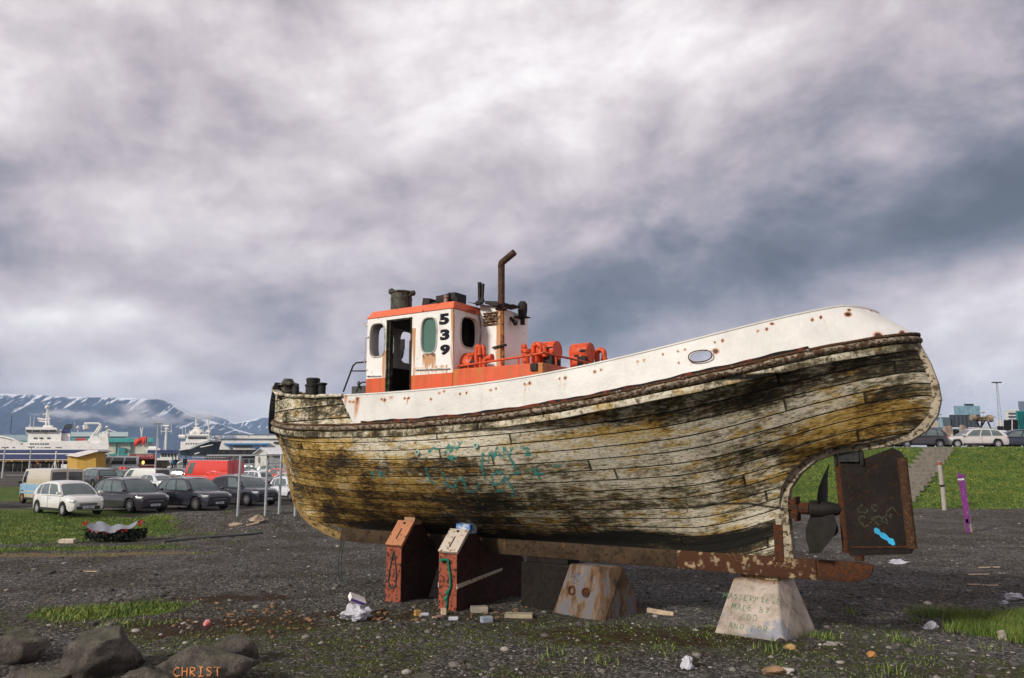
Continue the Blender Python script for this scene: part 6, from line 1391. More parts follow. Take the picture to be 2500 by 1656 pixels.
    # wheels
    for a in ax:
        for sd in (1, -1):
            wd_ = .2; y = sd * (w2 - .11); wh_ = MB().lathe([(wr * .62, -wd_ / 2), (wr * .93, -wd_ / 2), (wr, -wd_ / 2 + .03), (wr, wd_ / 2 - .03), (wr * .93, wd_ / 2), (wr * .62, wd_ / 2), (wr * .62, -wd_ / 2)], (a, y, wr), 'y', 28, close=False).build('wheel', RUBBER, root, .6)
            r_ = MB(); r_.lathe([(wr * .64, .02), (wr * .60, .085), (wr * .54, .085), (wr * .54, .03)], (a, y, wr), 'y', 24, close=False)
            r_.v = [(x, y + sd * (yy - y), z_) for x, yy, z_ in r_.v]
            for k in range(7 if rim is RIM else 9):
                an = 2 * math.pi * k / (7 if rim is RIM else 9); r_.box((a + math.cos(an) * wr * .30, y + sd * .075, wr + math.sin(an) * wr * .30), (wr * .56, .02, wr * .12), Matrix.Rotation(-an, 3, 'Y'))
            r_.lathe([(wr * .14, .0), (wr * .14, .02)], (a, y + sd * .075, wr), 'y', 12); r_.build('rim', rim, wh_, .6)
            MB().lathe([(wr * .55, -.02), (wr * .55, .0)], (a, y + sd * .05, wr), 'y', 20).build('brake_disc', BLKP, wh_)
    return root
WHT = carpaint('white_car_paint', (.72, .72, .68)); GRY = carpaint('dark_grey_metallic', (.030, .029, .036), .3); GR2 = carpaint('slate_metallic', (.028, .031, .044), .3); NVY = carpaint('dark_blue_metallic', (.016, .019, .032), .3); BLK = carpaint('black_car_paint', (.015, .016, .018)); SIL = carpaint('pale_beige_silver', (.62, .59, .56), .15)
RED = carpaint('signal_red_paint', (.70, .045, .025)); SLV = carpaint('silver_metallic', (.40, .41, .42), .5); CRM = carpaint('cream_van_paint', (.62, .56, .42)); BLB = plain('pale_blue_stripe', (.25, .44, .62), .4, coat=.5); WH2 = carpaint('cool_white_paint', (.66, .68, .72)); RD2 = carpaint('bright_red_car', (.60, .05, .035)); NV2 = carpaint('ink_blue_car', (.02, .028, .055), .3)
G1 = 'cars parked side by side facing the boat'; G2 = 'cars parked in the rows behind'; G3 = 'cars parked on top of the grass bank'
def carat(px, py): return ground(px, py)
car('small white hatchback at the left end of the front row of parked cars', 'car', 164, 1256, -36, 3.83, 1.67, 1.52, 'hatch', WHT, G1, rim=CAPR, plate='YG LR 97', wr=.30)
car('dark grey SUV with silver roof rails parked right next to the white hatchback', 'car', 316, 1249, -33, 4.35, 1.84, 1.68, 'suv', GRY, G1, plate='KH LF42', wr=.35)
car('slate grey SUV, middle of the front row, just left of the silver posts', 'car', 470, 1243, -32, 4.35, 1.85, 1.66, 'suv', GR2, G1, plate='PS K04', wr=.35)
car('dark blue SUV parked behind the leftmost silver post', 'car', 592, 1232, -33, 4.5, 1.88, 1.70, 'suv', NVY, G1, plate='UL 582', wr=.35, priv=True)
car('small white city car half hidden behind the bow of the boat', 'car', 712, 1222, -46, 3.6, 1.60, 1.52, 'hatch', WH2, G1, wr=.29)
car('old cream van with pale blue stripe and two rear windows', 'van', 120, 1230, 139, 5.0, 2.0, 2.08, 'oldvan', CRM, None, name='old_van', rim=plain('brass_hub', (.40, .24, .05), .5, .4), rearglass='two', bands=[(.78, 1.16, BLB), (.60, .72, BLB)], gp=[(.03, .15, CGD)], wr=.36)
car('dark SUV seen from behind between the cream van and the grey SUV', 'car', 236, 1190, 138, 4.8, 1.88, 1.74, 'suv', BLK, G2, wr=.35)
car('white small panel van with dark rear corner behind the grey SUVs', 'van', 350, 1196, 158, 4.2, 1.80, 1.85, 'van', WHT, None, name='panel_van', wr=.32)
car('white saloon partly hidden between the panel van and the grey SUV', 'car', 372, 1200, 150, 4.3, 1.75, 1.45, 'sedan', WH2, G2)
car('black saloon with chrome window line left of the red van', 'car', 432, 1178, 168, 4.7, 1.85, 1.45, 'sedan', BLK, G2)
rv = car('tall red van with ladder on its rear doors and roof rack', 'van', 512, 1198, 155, 5.6, 2.05, 2.55, 'bigvan', RED, None, name='delivery_van', wr=.35, rearglass='none')
mb = MB(); 
for y in (-.75, .75): mb.tube([(-2.3, y, 2.72), (1.4, y, 2.72)], .02, 6)
for x in np.linspace(-2.3, 1.4, 7): mb.tube([(x, -.75, 2.72), (x, .75, 2.72)], .016, 6); mb.tube([(x, .75, 2.5), (x, .75, 2.86)], .012, 5); mb.tube([(x, -.75, 2.5), (x, -.75, 2.86)], .012, 5)
mb.tube([(-2.3, .75, 2.86), (1.4, .75, 2.86)], .014, 5); mb.tube([(-2.3, -.75, 2.86), (1.4, -.75, 2.86)], .014, 5); mb.build('roof_rack', GALV, rv)
mb = MB(); 
for y in (.1, .45): mb.tube([(-2.88, y, .8), (-2.88, y, 2.6)], .016, 6)
for k in range(7): mb.tube([(-2.88, .1, .95 + k * .26), (-2.88, .45, .95 + k * .26)], .012, 5)
mb.build('rear_ladder', plain('red_ladder_paint', (.35, .03, .025), .5), rv)
car('green saloon roof showing behind the dark SUV', 'car', 300, 1184, 150, 4.5, 1.8, 1.44, 'sedan', carpaint('dark_green_car', (.03, .05, .04), .3), G2)
car('white hatchback roof just showing behind the cream van', 'car', 228, 1176, 150, 4.0, 1.7, 1.45, 'hatch', WH2, G2)
car('silver minibus parked beside the food truck', 'van', 288, 1158, 195, 5.4, 1.95, 2.45, 'bigvan', SLV, None, name='minibus', gp=[(.03, .18, CG), (.24, .56, CGD), (.6, .92, CGD)], wr=.34)
car('silver jeep behind the black saloon', 'car', 448, 1154, 178, 4.6, 1.85, 1.85, 'suv', SLV, G2)
car('white hatchback with tall red tail lights behind the silver posts', 'car', 612, 1188, 152, 4.1, 1.75, 1.48, 'hatch', WH2, G2)
car('dark hatchback to the right of the red van', 'car', 601, 1162, 165, 4.0, 1.75, 1.5, 'hatch', BLK, G2); car('red rounded beetle shaped car behind the silver posts', 'car', 678, 1180, 160, 4.2, 1.75, 1.5, 'beetle', RD2, G2)
car('blue grey saloon in front of the white shed', 'car', 652, 1166, 172, 4.5, 1.8, 1.45, 'sedan', SLV, G2); car('old beige saloon next to the white shed', 'car', 664, 1156, 168, 4.4, 1.75, 1.45, 'sedan', carpaint('beige_car_paint', (.30, .27, .20)), G2)
car('pale blue grey hatchback behind the small white city car', 'car', 700, 1196, 155, 4.0, 1.72, 1.48, 'hatch', SLV, G2)
car('dark car cut off by the left edge of the photo', 'car', -92, 1240, 120, 4.3, 1.75, 1.45, 'hatch', BLK, None)
def bankz(px, Y): x = (px - CX) / F * Y; return Vector((x * 1.0, Y, gz1(x, Y)))
car('dark grey small hatchback just right of the stern on the bank', 'car', 0, 0, 176, 3.7, 1.65, 1.50, 'hatch', GRY, G3, z=bankz(2235, 59.0), wr=.30)
car('pale silver estate car above the concrete steps', 'car', 0, 0, 174, 4.5, 1.78, 1.48, 'wagon', SIL, G3, z=bankz(2365, 59.5), wr=.32, rim=CAPR)
car('white hatchback behind the pale silver estate', 'car', 0, 0, 160, 3.9, 1.7, 1.45, 'hatch', WH2, G3, z=bankz(2408, 62.5), wr=.31)
car('dark blue hatchback with red lights, right of the silver estate', 'car', 0, 0, 166, 4.0, 1.7, 1.42, 'hatch', NV2, G3, z=bankz(2468, 60.5), wr=.31)
car('bright red car cut off by the right edge of the photo', 'car', 0, 0, 172, 4.2, 1.75, 1.42, 'hatch', RD2, G3, z=bankz(2530, 60.5), wr=.31)
car('dark blue car mostly hidden under the stern of the boat', 'car', 0, 0, 178, 4.0, 1.7, 1.42, 'hatch', NV2, G3, z=bankz(2135, 61.5), wr=.31)
# ================================================================== posts, steps
def post(name, label, cat, parts, loc, group=None, tilt=(0, 0)):
    t_ = thing(name, label, cat, loc, 0, group); t_.rotation_euler = (tilt[0], tilt[1], 0)
    for nm, m_, mt in parts: m_.build(nm, mt, t_, .8)
    return t_
q = ground(2306, 1246); WP = painted('grey_weathered_pole', (.36, .33, .29), .3, 3, .3, .9, (.2, .1, .05)); m1 = MB().tube([(0, 0, -.2), (0, 0, 1.25)], .11, 12); m1.tube([(-.03, 0, 1.25), (-.06, 0, 2.5)], .11, 12)
post('wooden_post', 'grey wooden post with faded red band at the foot of the bank', 'post', [('pole', m1, WP), ('red_band', MB().tube([(-.058, 0, 2.30), (-.06, 0, 2.46)], .114, 12), painted('faded_red_band', (.33, .08, .07), .8)), ('collar', MB().tube([(-.02, 0, 1.20), (-.03, 0, 1.30)], .125, 12), BLACKM)], tuple(q))
q = ground(2364, 1299); PU = plain('purple_paint', (.20, .03, .21), .6, 0, .25, 5, dirt=(.30, .24, .22), dirt_amt=.15)
post('purple_post', 'leaning purple painted post with white ring on the gravel', 'post', [('painted_board', MB().hexa([(-.13, -.13, .35), (.06, -.13, .35), (.06, -.05, .35), (-.10, -.05, .35), (-.14, -.13, 2.22), (.11, -.13, 2.16), (.11, -.05, 2.16), (-.13, -.05, 2.28)]).box((-.06, -.09, .2), (.1, .08, .6)), PU), ('white_ring', MB().box((-.04, -.092, 2.0), (.20, .10, .06)), plain('white_ring_paint', (.7, .7, .7), .5)), ('bare_wood', MB().tube([(.08, 0, -.2), (.07, 0, 1.2), (.05, 0, 2.1)], .085, 10), WP)], tuple(q), tilt=(0, R(-3.5)))
gp1 = ((580, 1260, 1112), (647, 1260, 1122), (681, 1255, 1110), (720, 1260, 1118))
q0 = ground(580, 1260); fr = thing('post_frame', 'galvanised steel post and rail frame standing left of the bow', 'frame', tuple(q0)); tops = []
for px, yb, yt_ in gp1:
    q = ground(px, yb); top_ = at(px, yt_, q.y); h = top_.z - q.z; p = q - q0; MB().tube([tuple(p - Vector((0, 0, .2))), tuple(p + Vector((0, 0, h)))], .055, 10).build('post', GALV, fr, 1); tops.append((p, h))
for i, j, f in ((0, 2, .99), (0, 1, .66), (1, 3, .93), (1, 2, .50), (2, 3, .93)):
    a, b = tops[i], tops[j]; MB().tube([tuple(a[0] + Vector((0, 0, a[1] * f))), tuple(b[0] + Vector((0, 0, b[1] * f)))], .025, 6).build('rail', GALV, fr, 1)
# concrete steps up the bank
stp = []; A_ = ground(2215, 1196); tY = 57.0; n = 12
s0 = Vector(((2165 - CX) / F * 43.5, 43.5, 0)); s1_ = Vector(((2283 - CX) / F * 55.0, 55.0, 3.42)); STC_ = plain('step_concrete', (.21, .19, .155), .9, 0, .25, 4, .01)
st_t = thing('steps', 'flight of concrete steps climbing the grass bank to the parked cars', 'steps', (s0.x, s0.y, gz1(s0.x, s0.y)))
z0_ = gz1(s0.x, s0.y)
for k in range(n):
    f = (k + .5) / n; p = s0.lerp(s1_, f); x = p.x + 0.0; h = gz1(p.x, p.y)
    stp.append(h)
hs_ = np.maximum.accumulate(np.array(stp))
for k in range(n):
    f = (k + .5) / n; p = s0.lerp(s1_, f); zt2 = max(float(gz1(p.x + ox_, p.y + oy_)) for ox_ in (-.8, 0, .8) for oy_ in (-.2, .3)) + .11
    MB().bb((p.x - s0.x - .88, p.y - s0.y - .36, zt2 - .30 - z0_), (p.x - s0.x + .88, p.y - s0.y + .40, zt2 - z0_)).build('step', STC_, st_t, bevel=.02)
# ================================================================== harbour, buildings, ships (all at their own distance)
def fbox(mb, x0, x1, y0, y1, Y, dep):
    """box whose near face covers the given pixels at distance Y"""
    a = at(x0, y1, Y); b = at(x1, y0, Y); k = (a.x + b.x) / 2 / Y * dep; o = (0, 0, 0); return mb.hexa([(a.x, Y, a.z), (b.x, Y, a.z), (b.x + k, Y + dep, a.z), (a.x + k, Y + dep, a.z), (a.x, Y, b.z), (b.x, Y, b.z), (b.x + k, Y + dep, b.z), (a.x + k, Y + dep, b.z)])
def ftube(mb, pts, r, Y, seg=6): return mb.tube([at(x, y, Y) for x, y in pts], r, seg)
def bthing(name, label, cat, px, py, Y, group=None):
    p = at(px, py, Y); return thing(name, label, cat, (p.x, p.y, p.z), 0, group), p
class G:   # build boxes in world space under a root at p
    def __init__(s, root, p, Y): s.r = root; s.p = Vector(p); s.Y = Y
    def part(s, name, mat, mb, sm=None, bevel=0, parent=None):
        par = parent or s.r; off = s.p; mb.v = [(x - off.x, y - off.y, z - off.z) for x, y, z in mb.v]
        return mb.build(name, mat, par, sm, bevel=bevel)
FW = plain('far_white_paint', (.70, .69, .66), .6, 0, .08, .3, dirt=(.45, .40, .34), dirt_amt=.2); FW2 = plain('ship_white_paint', (.74, .73, .70), .5, 0, .08, .4, dirt=(.50, .38, .25), dirt_amt=.15); TEA = plain('teal_cladding', (.02, .30, .27), .6, 0, .15, .3); BLH = plain('ship_blue_paint', (.015, .030, .12), .45, 0, .15, .4); DKH = plain('black_ship_hull', (.012, .018, .022), .5, 0, .3, .4)
ROOFG = plain('grey_blue_roof', (.28, .36, .40), .6, 0, .1, .3); DW = plain('dark_window_band', (.02, .028, .035), .2, 0, .3, .5); PIER = plain('dark_tarred_pier', (.018, .016, .014), .9, 0, .6, .6, dirt=(.07, .05, .03), dirt_amt=.4); BLU = plain('sign_blue', (.01, .12, .36), .5); YLB = plain('yellow_buoy', (.65, .42, .02), .5); GRYP = plain('mast_grey', (.45, .46, .46), .5, .2, .2)
# mountains
def ridge(name, label_poly, Y0, Y1, seed, pxr):
    px = [p[0] for p in label_poly]; py = [p[1] for p in label_poly]; nxx, nyy = 420, 90
    xs = np.linspace(pxr[0], pxr[1], nxx); V = np.linspace(0, 1, nyy); XX, VV = np.meshgrid(xs, V); YY = Y0 + (Y1 - Y0) * VV
    hp = np.interp(XX, px, py); pk = .78
    Yr = Y0 + (Y1 - Y0) * pk; dirx = (XX - CX) / F; Hr = np.array([[at(a, b, Yr).z for a, b in zip(xs, np.interp(xs, px, py))]]); Xw = np.array([[at(a, 1120, Yr).x for a in xs]]) * np.ones_like(YY)
    prof_ = np.where(VV < pk, (VV / pk) ** 1.55 * (1 - .12 * np.sin(VV / pk * math.pi)), 1.0 - .10 * (VV - pk) / (1 - pk))
    gul = (np.abs(fbm(Xw / 170, YY / 900, 5, seed) - .5) * 2); gul2 = fbm(Xw / 60, YY / 300, 4, seed + 9) - .5
    Z = Hr * prof_ - np.sin(np.clip(VV / pk, 0, 1) * math.pi) * Hr * (.30 * gul + .12 * gul2) - 4 * (VV < .02)
    me = grid_mesh(name, Xw * (YY / Yr) ** .3, YY, np.maximum(Z, -6)); sn = (Z / np.maximum(Hr, 1)); fattr(me, 'hf', sn.ravel()); fattr(me, 'gul', gul.ravel()); return me
m_mt, t, bs = mat_new('snow_streaked_basalt'); pos = t.node('ShaderNodeNewGeometry').outputs['Position']
c = t.ramp(t.noise(t.vmath('MULTIPLY', pos, (.01, .004, .01)), 1.0, 8, .65), [(.3, (.010, .020, .045)), (.55, (.022, .038, .075)), (.75, (.05, .07, .10))])
st_ = t.noise(t.vmath('MULTIPLY', pos, (.035, .004, .012)), 1.0, 7, .66); h_ = t.attr('hf')
sn = t.mr(t.math('ADD', t.math('ADD', st_, t.math('MULTIPLY', h_, .30)), t.math('MULTIPLY', t.attr('gul'), -.16)), .78, .815)
cap = t.mr(t.math('ADD', h_, t.math('MULTIPLY', t.math('SUBTRACT', t.noise(t.vmath('MULTIPLY', pos, (.008, .002, .01)), 1, 5), .5), .26)), .97, 1.01); sn = t.math('MAXIMUM', sn, cap)
c = t.mix(sn, c, (.85, .87, .90, 1)); t.put(bs.inputs['Base Color'], c); bs.inputs['Roughness'].default_value = .95; bs.inputs['Specular IOR Level'].default_value = .05
me = ridge('mountain', [(-300, 958), (0, 961), (60, 963), (110, 966), (150, 968), (200, 969), (260, 970), (330, 972), (372, 973), (400, 980), (425, 992), (445, 1004), (462, 1013), (490, 1022), (520, 1030), (548, 1040), (585, 1052), (640, 1066), (800, 1090)], 2600, 4200, 3, (-420, 900))
o = link('mountain', me, m_mt, None, 4); tag(o, kind='structure')
me = ridge('mountain_range', [(300, 1060), (400, 1030), (470, 1012), (498, 1006), (515, 1013), (548, 1024), (570, 1033), (590, 1028), (630, 1021), (660, 1016), (700, 1012), (800, 1015), (950, 1030), (1100, 1060), (1200, 1100)], 4300, 5600, 8, (250, 1300))
o = link('mountain_range', me, m_mt, None, 4); tag(o, kind='structure')
# sheds across the harbour
def building(name, label, x0, x1, yt, yb, Y, dep, mat, roof=None, rh=0, eaves=0):
    root, p = bthing(name, label, 'building', (x0 + x1) / 2, yb, Y); g = G(root, p, Y); g.part('wall', mat, fbox(MB(), x0, x1, yt, yb, Y, dep))
    if roof: g.part('roof', roof, fbox(MB(), x0 - 2, x1 + 2, yt - rh, yt + .5, Y - .2, dep + 1))
    return root, g
r, g = building('harbour_shed', 'long blue grey and teal harbour shed behind the blue and white trawler', -80, 72, 1076, 1120, 330, 30, TEA, ROOFG, 14)
r, g = building('harbour_shed', 'cream harbour shed with teal columns and door right of the trawler', 176, 372, 1079, 1122, 300, 34, plain('cream_shed_wall', (.55, .52, .42), .8, 0, .1, .3), ROOFG, 10)
g.part('fascia', TEA, fbox(MB(), 174, 374, 1070, 1080, 298, 1)); 
for x in (277, 313): g.part('column', TEA, fbox(MB(), x, x + 4, 1076, 1114, 298.6, 1))
g.part('plinth_band', TEA, fbox(MB(), 265, 372, 1108, 1112, 298.8, 1)); g.part('door', plain('teal_door', (.01, .20, .19), .5), fbox(MB(), 286, 306, 1093, 1109, 298.7, 1)); g.part('window', DW, fbox(MB(), 264, 310, 1076, 1080, 298.4, 1)); g.part('roof_house', plain('pale_plant_room', (.42, .50, .52), .7), fbox(MB(), 172, 313, 1055, 1066, 306, 20))
r, g = building('fish_factory', 'long white factory with blue lettering behind the black hulled ship', 512, 1000, 1062, 1108, 320, 40, FW, plain('dark_roof_edge', (.12, .13, .14), .7), 1)
g.part('cornice', plain('factory_line', (.10, .11, .12), .7), fbox(MB(), 535, 1000, 1071, 1073, 319.4, .5)); g.part('blue_canopy', plain('blue_canopy_paint', (.03, .20, .42), .6), fbox(MB(), 546, 660, 1082.5, 1086, 318.6, 1)); g.part('window', DW, fbox(MB(), 569, 616, 1087, 1092, 319.3, .5)); g.part('window', DW, fbox(MB(), 668, 690, 1079, 1083, 319.3, .5))
for x0, x1 in ((560, 564), (622, 630), (641, 649)): g.part('blue_door', BLU, fbox(MB(), x0, x1, 1087, 1096, 319.3, .5))
g.part('quay_wall', PIER, fbox(MB(), 500, 1000, 1098, 1122, 316, 3))
p = at(533, 1069.5, 319) - g.p; M = Matrix(((1, 0, 0, p.x), (0, 0, -1, p.y), (0, 1, 0, p.z), (0, 0, 0, 1))); text('HB GRANDI', 1.35, 'sign_lettering', BLU, r, M, .05, .03)
p = at(520.5, 1067, 319); mb = MB(); mb.lathe([(.0, -.1), (.80, -.1), (.80, .1), (.0, .1)], (p.x, p.y, p.z), 'y', 24, close=False); lg = g.part('sign_logo', BLU, mb); mb = MB(); mb.lathe([(.0, -.05), (.42, -.05)], (p.x, p.y - .1, p.z + .05), 'y', 20, close=False); mb.bb((p.x - .42, p.y - .17, p.z - .12), (p.x + .42, p.y - .15, p.z + .0)); g.part('logo_mark', FW, mb)
r, g = building('chimney', 'pair of thin dark chimneys rising beyond the trawler', 26.5, 28.5, 1015, 1058, 600, 2, plain('dark_chimney', (.05, .06, .08), .8)); g.part('flue', MATS['dark_chimney'], fbox(MB(), 21.5, 24.5, 1024, 1058, 600, 2))
# near pier in front of the trawler
r, p = bthing('pier', 'dark timber pier in front of the blue and white trawler', 'pier', 100, 1158, 128); g = G(r, p, 128)
g.part('deck', PIER, fbox(MB(), -60, 560, 1124, 1152, 132, 6)); g.part('pier_edge', plain('rusted_pier_edge', (.20, .11, .05), .9, 0, .5, .8), fbox(MB(), -60, 265, 1123, 1127, 131.5, .4))
for x in list(range(8, 262, 22)): g.part('pile', WP, fbox(MB(), x, x + 3, 1132, 1154, 130.8, .6))
for i, (x, y) in enumerate([(14, 1128), (30, 1126), (89, 1127), (93, 1132), (112, 1127), (142, 1127), (54, 1127)]): p_ = at(x, y, 131); g.part('float', YLB if i != 3 else plain('orange_float', (.7, .2, .03), .5), MB().ball(tuple(p_), .17 if i % 2 else .12, 8))
r, p = bthing('footpath', '', '', 60, 1170, 95); bpy.data.objects.remove(r)
mb = MB(); P0 = [(-70, 92), (-30, 96), (-26, 110), (-70, 108)]; mb.add([(x, y, gz1(x, y) + .03) for x, y in ((-62, 97), (-48, 97), (-34, 100), (-24, 110), (-24, 114), (-36, 105), (-50, 102), (-66, 102))], [(0, 1, 6, 7), (1, 2, 5, 6), (2, 3, 4, 5)]); tag(mb.build('path', plain('pale_path', (.22, .21, .20), .9), recalc=False), kind='structure')
# ---- big trawler
Yt = 215; r, p = bthing('trawler', 'large white fishing trawler with dark blue hull band moored at the left', 'ship', 100, 1123, Yt); g = G(r, p, Yt)
def hullprism(mb, pts, Y, dep, taper=.0): P = [at(x, y, Y) for x, y in pts]; k = sum(q.x for q in P) / len(P) / Y * dep; return mb.prism(P, (k, dep, 0))
hl = hullprism(MB(), [(-230, 1098), (262, 1098), (264, 1104), (262, 1122), (-200, 1122)], Yt, 11); g.part('hull', BLH, hl, bevel=.15)
g.part('white_hull_line', FW2, fbox(MB(), -225, 263, 1107, 1109.3, Yt - .05, .2)); g.part('waterline', FW2, fbox(MB(), -205, 262, 1121.8, 1123.2, Yt - .05, .2))
g.part('upper_hull', FW2, hullprism(MB(), [(-230, 1066), (-40, 1064), (5, 1070), (30, 1076), (62, 1080), (70, 1078), (170, 1077), (212, 1076), (216, 1081), (240, 1082), (248, 1076), (250, 1058), (262, 1058), (266, 1090), (262, 1098), (-230, 1098)], Yt + .1, 10.8))
g.part('superstructure', FW2, hullprism(MB(), [(66, 1090), (69, 1060), (64, 1058), (64, 1052), (132, 1054), (140, 1052), (150, 1057), (148, 1090)], Yt + .6, 8)); g.part('wheelhouse', FW2, hullprism(MB(), [(63, 1056), (63, 1046), (61, 1044), (70, 1042), (136, 1044), (140, 1047), (136, 1057)], Yt + .2, 9))
g.part('bridge_windows', DW, fbox(MB(), 63.5, 137, 1049.5, 1054.5, Yt - .1, .4)); g.part('window_mullions', FW2, fbox(fbox(fbox(MB(), 78, 79, 1049.5, 1054.5, Yt - .15, .3), 98, 99, 1049.5, 1054.5, Yt - .15, .3), 118, 119, 1049.5, 1054.5, Yt - .15, .3))
for x in (82, 86.5, 96, 101, 115, 119): g.part('window', DW, fbox(MB(), x, x + 3, 1068, 1071.5, Yt + .4, .3))
for x in (73, 79, 85, 91, 98, 104, 110, 115): g.part('porthole', DW, fbox(MB(), x, x + 3, 1082.5, 1085.5, Yt - .05, .3))
for x, w_ in ((30, 6), (108, 15), (136, 14), (90, 3), (100, 3)): g.part('fairlead', DW, fbox(MB(), x, x + w_, 1092, 1093.4, Yt - .05, .3))
g.part('funnel', FW2, hullprism(MB(), [(146, 1078), (152, 1058), (171, 1058), (171, 1078)], Yt + 2, 4)); g.part('funnel_band', BLH, hullprism(MB(), [(152, 1058), (154, 1047), (172, 1048), (171, 1058)], Yt + 1.9, 4.2)); g.part('funnel_top', DKH, hullprism(MB(), [(155, 1046), (157, 1039), (166, 1035), (178, 1036), (174, 1040), (178, 1042), (172, 1047)], Yt + 2, 4))
g.part('exhaust_duct', FW2, ftube(MB(), [(138, 1057), (152, 1052)], .45, Yt + 3)); g.part('red_gear', plain('ship_red', (.35, .03, .03), .6), fbox(MB(), 183, 210, 1070, 1076, Yt + 1, 3))
g.part('lifeboat_shelter', plain('forward_net_heap', (.16, .20, .16), .8, 0, .6, .8), hullprism(MB(), [(0, 1080), (0, 1066), (18, 1067), (34, 1076), (50, 1082)], Yt + 1.5, 6)); g.part('bow_rail', FW2, ftube(MB(), [(-40, 1062), (8, 1067), (30, 1072), (52, 1083)], .25, Yt))
mb = MB(); ftube(mb, [(112, 1044), (117, 1000)], .30, Yt + 3); ftube(mb, [(121, 1044), (117.5, 1000)], .22, Yt + 3); ftube(mb, [(102, 1025), (124, 1022)], .18, Yt + 3); ftube(mb, [(104, 1012), (128, 1010)], .12, Yt + 3); ftube(mb, [(95, 1028), (120, 1031)], .22, Yt + 3); ftube(mb, [(106, 1042), (130, 1042)], .35, Yt + 3); ftube(mb, [(92, 1022), (106, 1024)], .25, Yt + 3); g.part('mast', FW2, mb)
q = at(115.5, 994.5, Yt + 3); g.part('radar_dome', FW2, MB().ball(tuple(q), .62, 14), 4); q = at(190, 1044, Yt + 3); g.part('radar_dome', FW2, MB().ball(tuple(q), .45, 12), 4); g.part('dome_stand', FW2, ftube(MB(), [(190, 1046), (190, 1056)], .12, Yt + 3)); q = at(261, 1043.5, Yt + 3); g.part('radar_dome', FW2, MB().ball(tuple(q), .45, 12), 4)
for pp in ([(74, 1044), (74, 1016)], [(82, 1044), (83.5, 1018)], [(182, 1058), (182, 1030)], [(70, 1044), (72, 1036)]): g.part('aerial', FW2, ftube(MB(), pp, .06, Yt + 3))
mb = MB(); ftube(mb, [(224, 1078), (222, 1070), (232, 1058), (246, 1038), (248, 1042), (236, 1060)], .35, Yt + 1); ftube(mb, [(206, 1034), (242, 1034), (247, 1039)], .28, Yt + 1); ftube(mb, [(208, 1038), (210, 1048)], .7, Yt + 1); g.part('deck_crane', FW2, mb)
mb = MB(); ftube(mb, [(252, 1072), (254, 1056), (262, 1050), (264, 1060), (262, 1076)], .4, Yt + 1); ftube(mb, [(262, 1048), (285, 1056)], .12, Yt + 1); q = at(232, 1083, Yt + 1); mb.lathe([(2.0, 0), (2.0, .8)], (q.x, q.y - .5, q.z), 'y', 20); g.part('stern_gantry', FW2, mb); g.part('gallows_gear', plain('rusted_net_drum', (.30, .22, .15), .8, 0, .6, 1.0), fbox(MB(), 216, 246, 1079, 1086, Yt + 2, 3))
# ---- black hulled ship bow-on
Yb = 190; r, p = bthing('ship', 'white ship with black hull, bow towards the viewer, behind the red van', 'ship', 490, 1118, Yb); g = G(r, p, Yb)
def loftship(pts_top, pts_bot, Y, back, mat, name):
    mb = MB(); n = len(pts_top)
    for (x, y, d) in pts_top: v = at(x, y, Y + d); mb.v.append(tuple(v))
    for (x, y, d) in pts_bot: v = at(x, y, Y + d); mb.v.append(tuple(v))
    mb.f += [(i, i + 1, n + i + 1, n + i) for i in range(n - 1)]; mb.f.append(tuple(range(n))); mb.f.append(tuple(range(n, 2 * n))[::-1]); mb.f.append((n - 1, 0, n, 2 * n - 1)); g.part(name, mat, mb, .5)
loftship([(437, 1101, 14), (465, 1096, 8), (490, 1085, 3), (512, 1077.5, 0), (541, 1077.5, 4), (536, 1080, 14)], [(440, 1112, 14), (470, 1114, 8), (498, 1115, 4), (526, 1115, 3), (530, 1114, 5), (530, 1112, 14)], Yb, 0, DKH, 'hull')
loftship([(436, 1098, 14.2), (464, 1093, 8.2), (489, 1081, 3.0), (510, 1075, -.1), (542, 1076, 4), (537, 1078, 14.2)], [(437, 1102, 14.2), (465, 1097, 8.0), (490, 1086, 2.9), (512, 1079, -.15), (541, 1079, 3.9), (536, 1081, 14.2)], Yb, 0, plain('ship_grey_bulwark', (.36, .38, .36), .6, 0, .2), 'bulwark')
g.part('superstructure', FW2, hullprism(MB(), [(440, 1100), (441, 1078), (452, 1078), (458, 1064), (506, 1062), (508, 1078), (490, 1086), (462, 1097)], Yb + 8, 9)); g.part('bridge_windows', DW, fbox(MB(), 459, 504, 1067.5, 1071.5, Yb + 7.8, .3)); g.part('bridge_roof', FW2, fbox(MB(), 455, 508, 1060, 1064, Yb + 7.6, 9))
mb = MB(); ftube(mb, [(470, 1062), (481, 1052), (490, 1060)], 1.1, Yb + 10); ftube(mb, [(480, 1056), (479, 1022)], .22, Yb + 10); ftube(mb, [(474, 1036), (486, 1036)], .15, Yb + 10); ftube(mb, [(472, 1044), (488, 1044)], .15, Yb + 10); g.part('mast', FW2, mb, 1); mb = MB(); ftube(mb, [(511, 1076), (508, 1022)], .15, Yb + 5); ftube(mb, [(503, 1054), (514, 1054)], .3, Yb + 5); g.part('fore_mast', FW2, mb)
mb = MB()
for x in (446, 453, 462, 469, 496): ftube(mb, [(x, 1064), (x, 1050 - (x % 7))], .06, Yb + 9)
ftube(mb, [(437, 1066), (452, 1066)], .5, Yb + 9); g.part('deck_gear', FW2, mb); g.part('anchor_recess', FW2, hullprism(MB(), [(474, 1108), (486, 1104), (487, 1106), (475, 1110)], Yb + 3, .3)); g.part('bow_lettering', FW2, hullprism(MB(), [(488, 1091), (520, 1085), (520, 1086.5), (490, 1093)], Yb - .6, .2))
for k in range(6): g.part('side_window', DW, fbox(MB(), 453 + k * 6, 456 + k * 6, 1082, 1085, Yb + 7.9, .3))
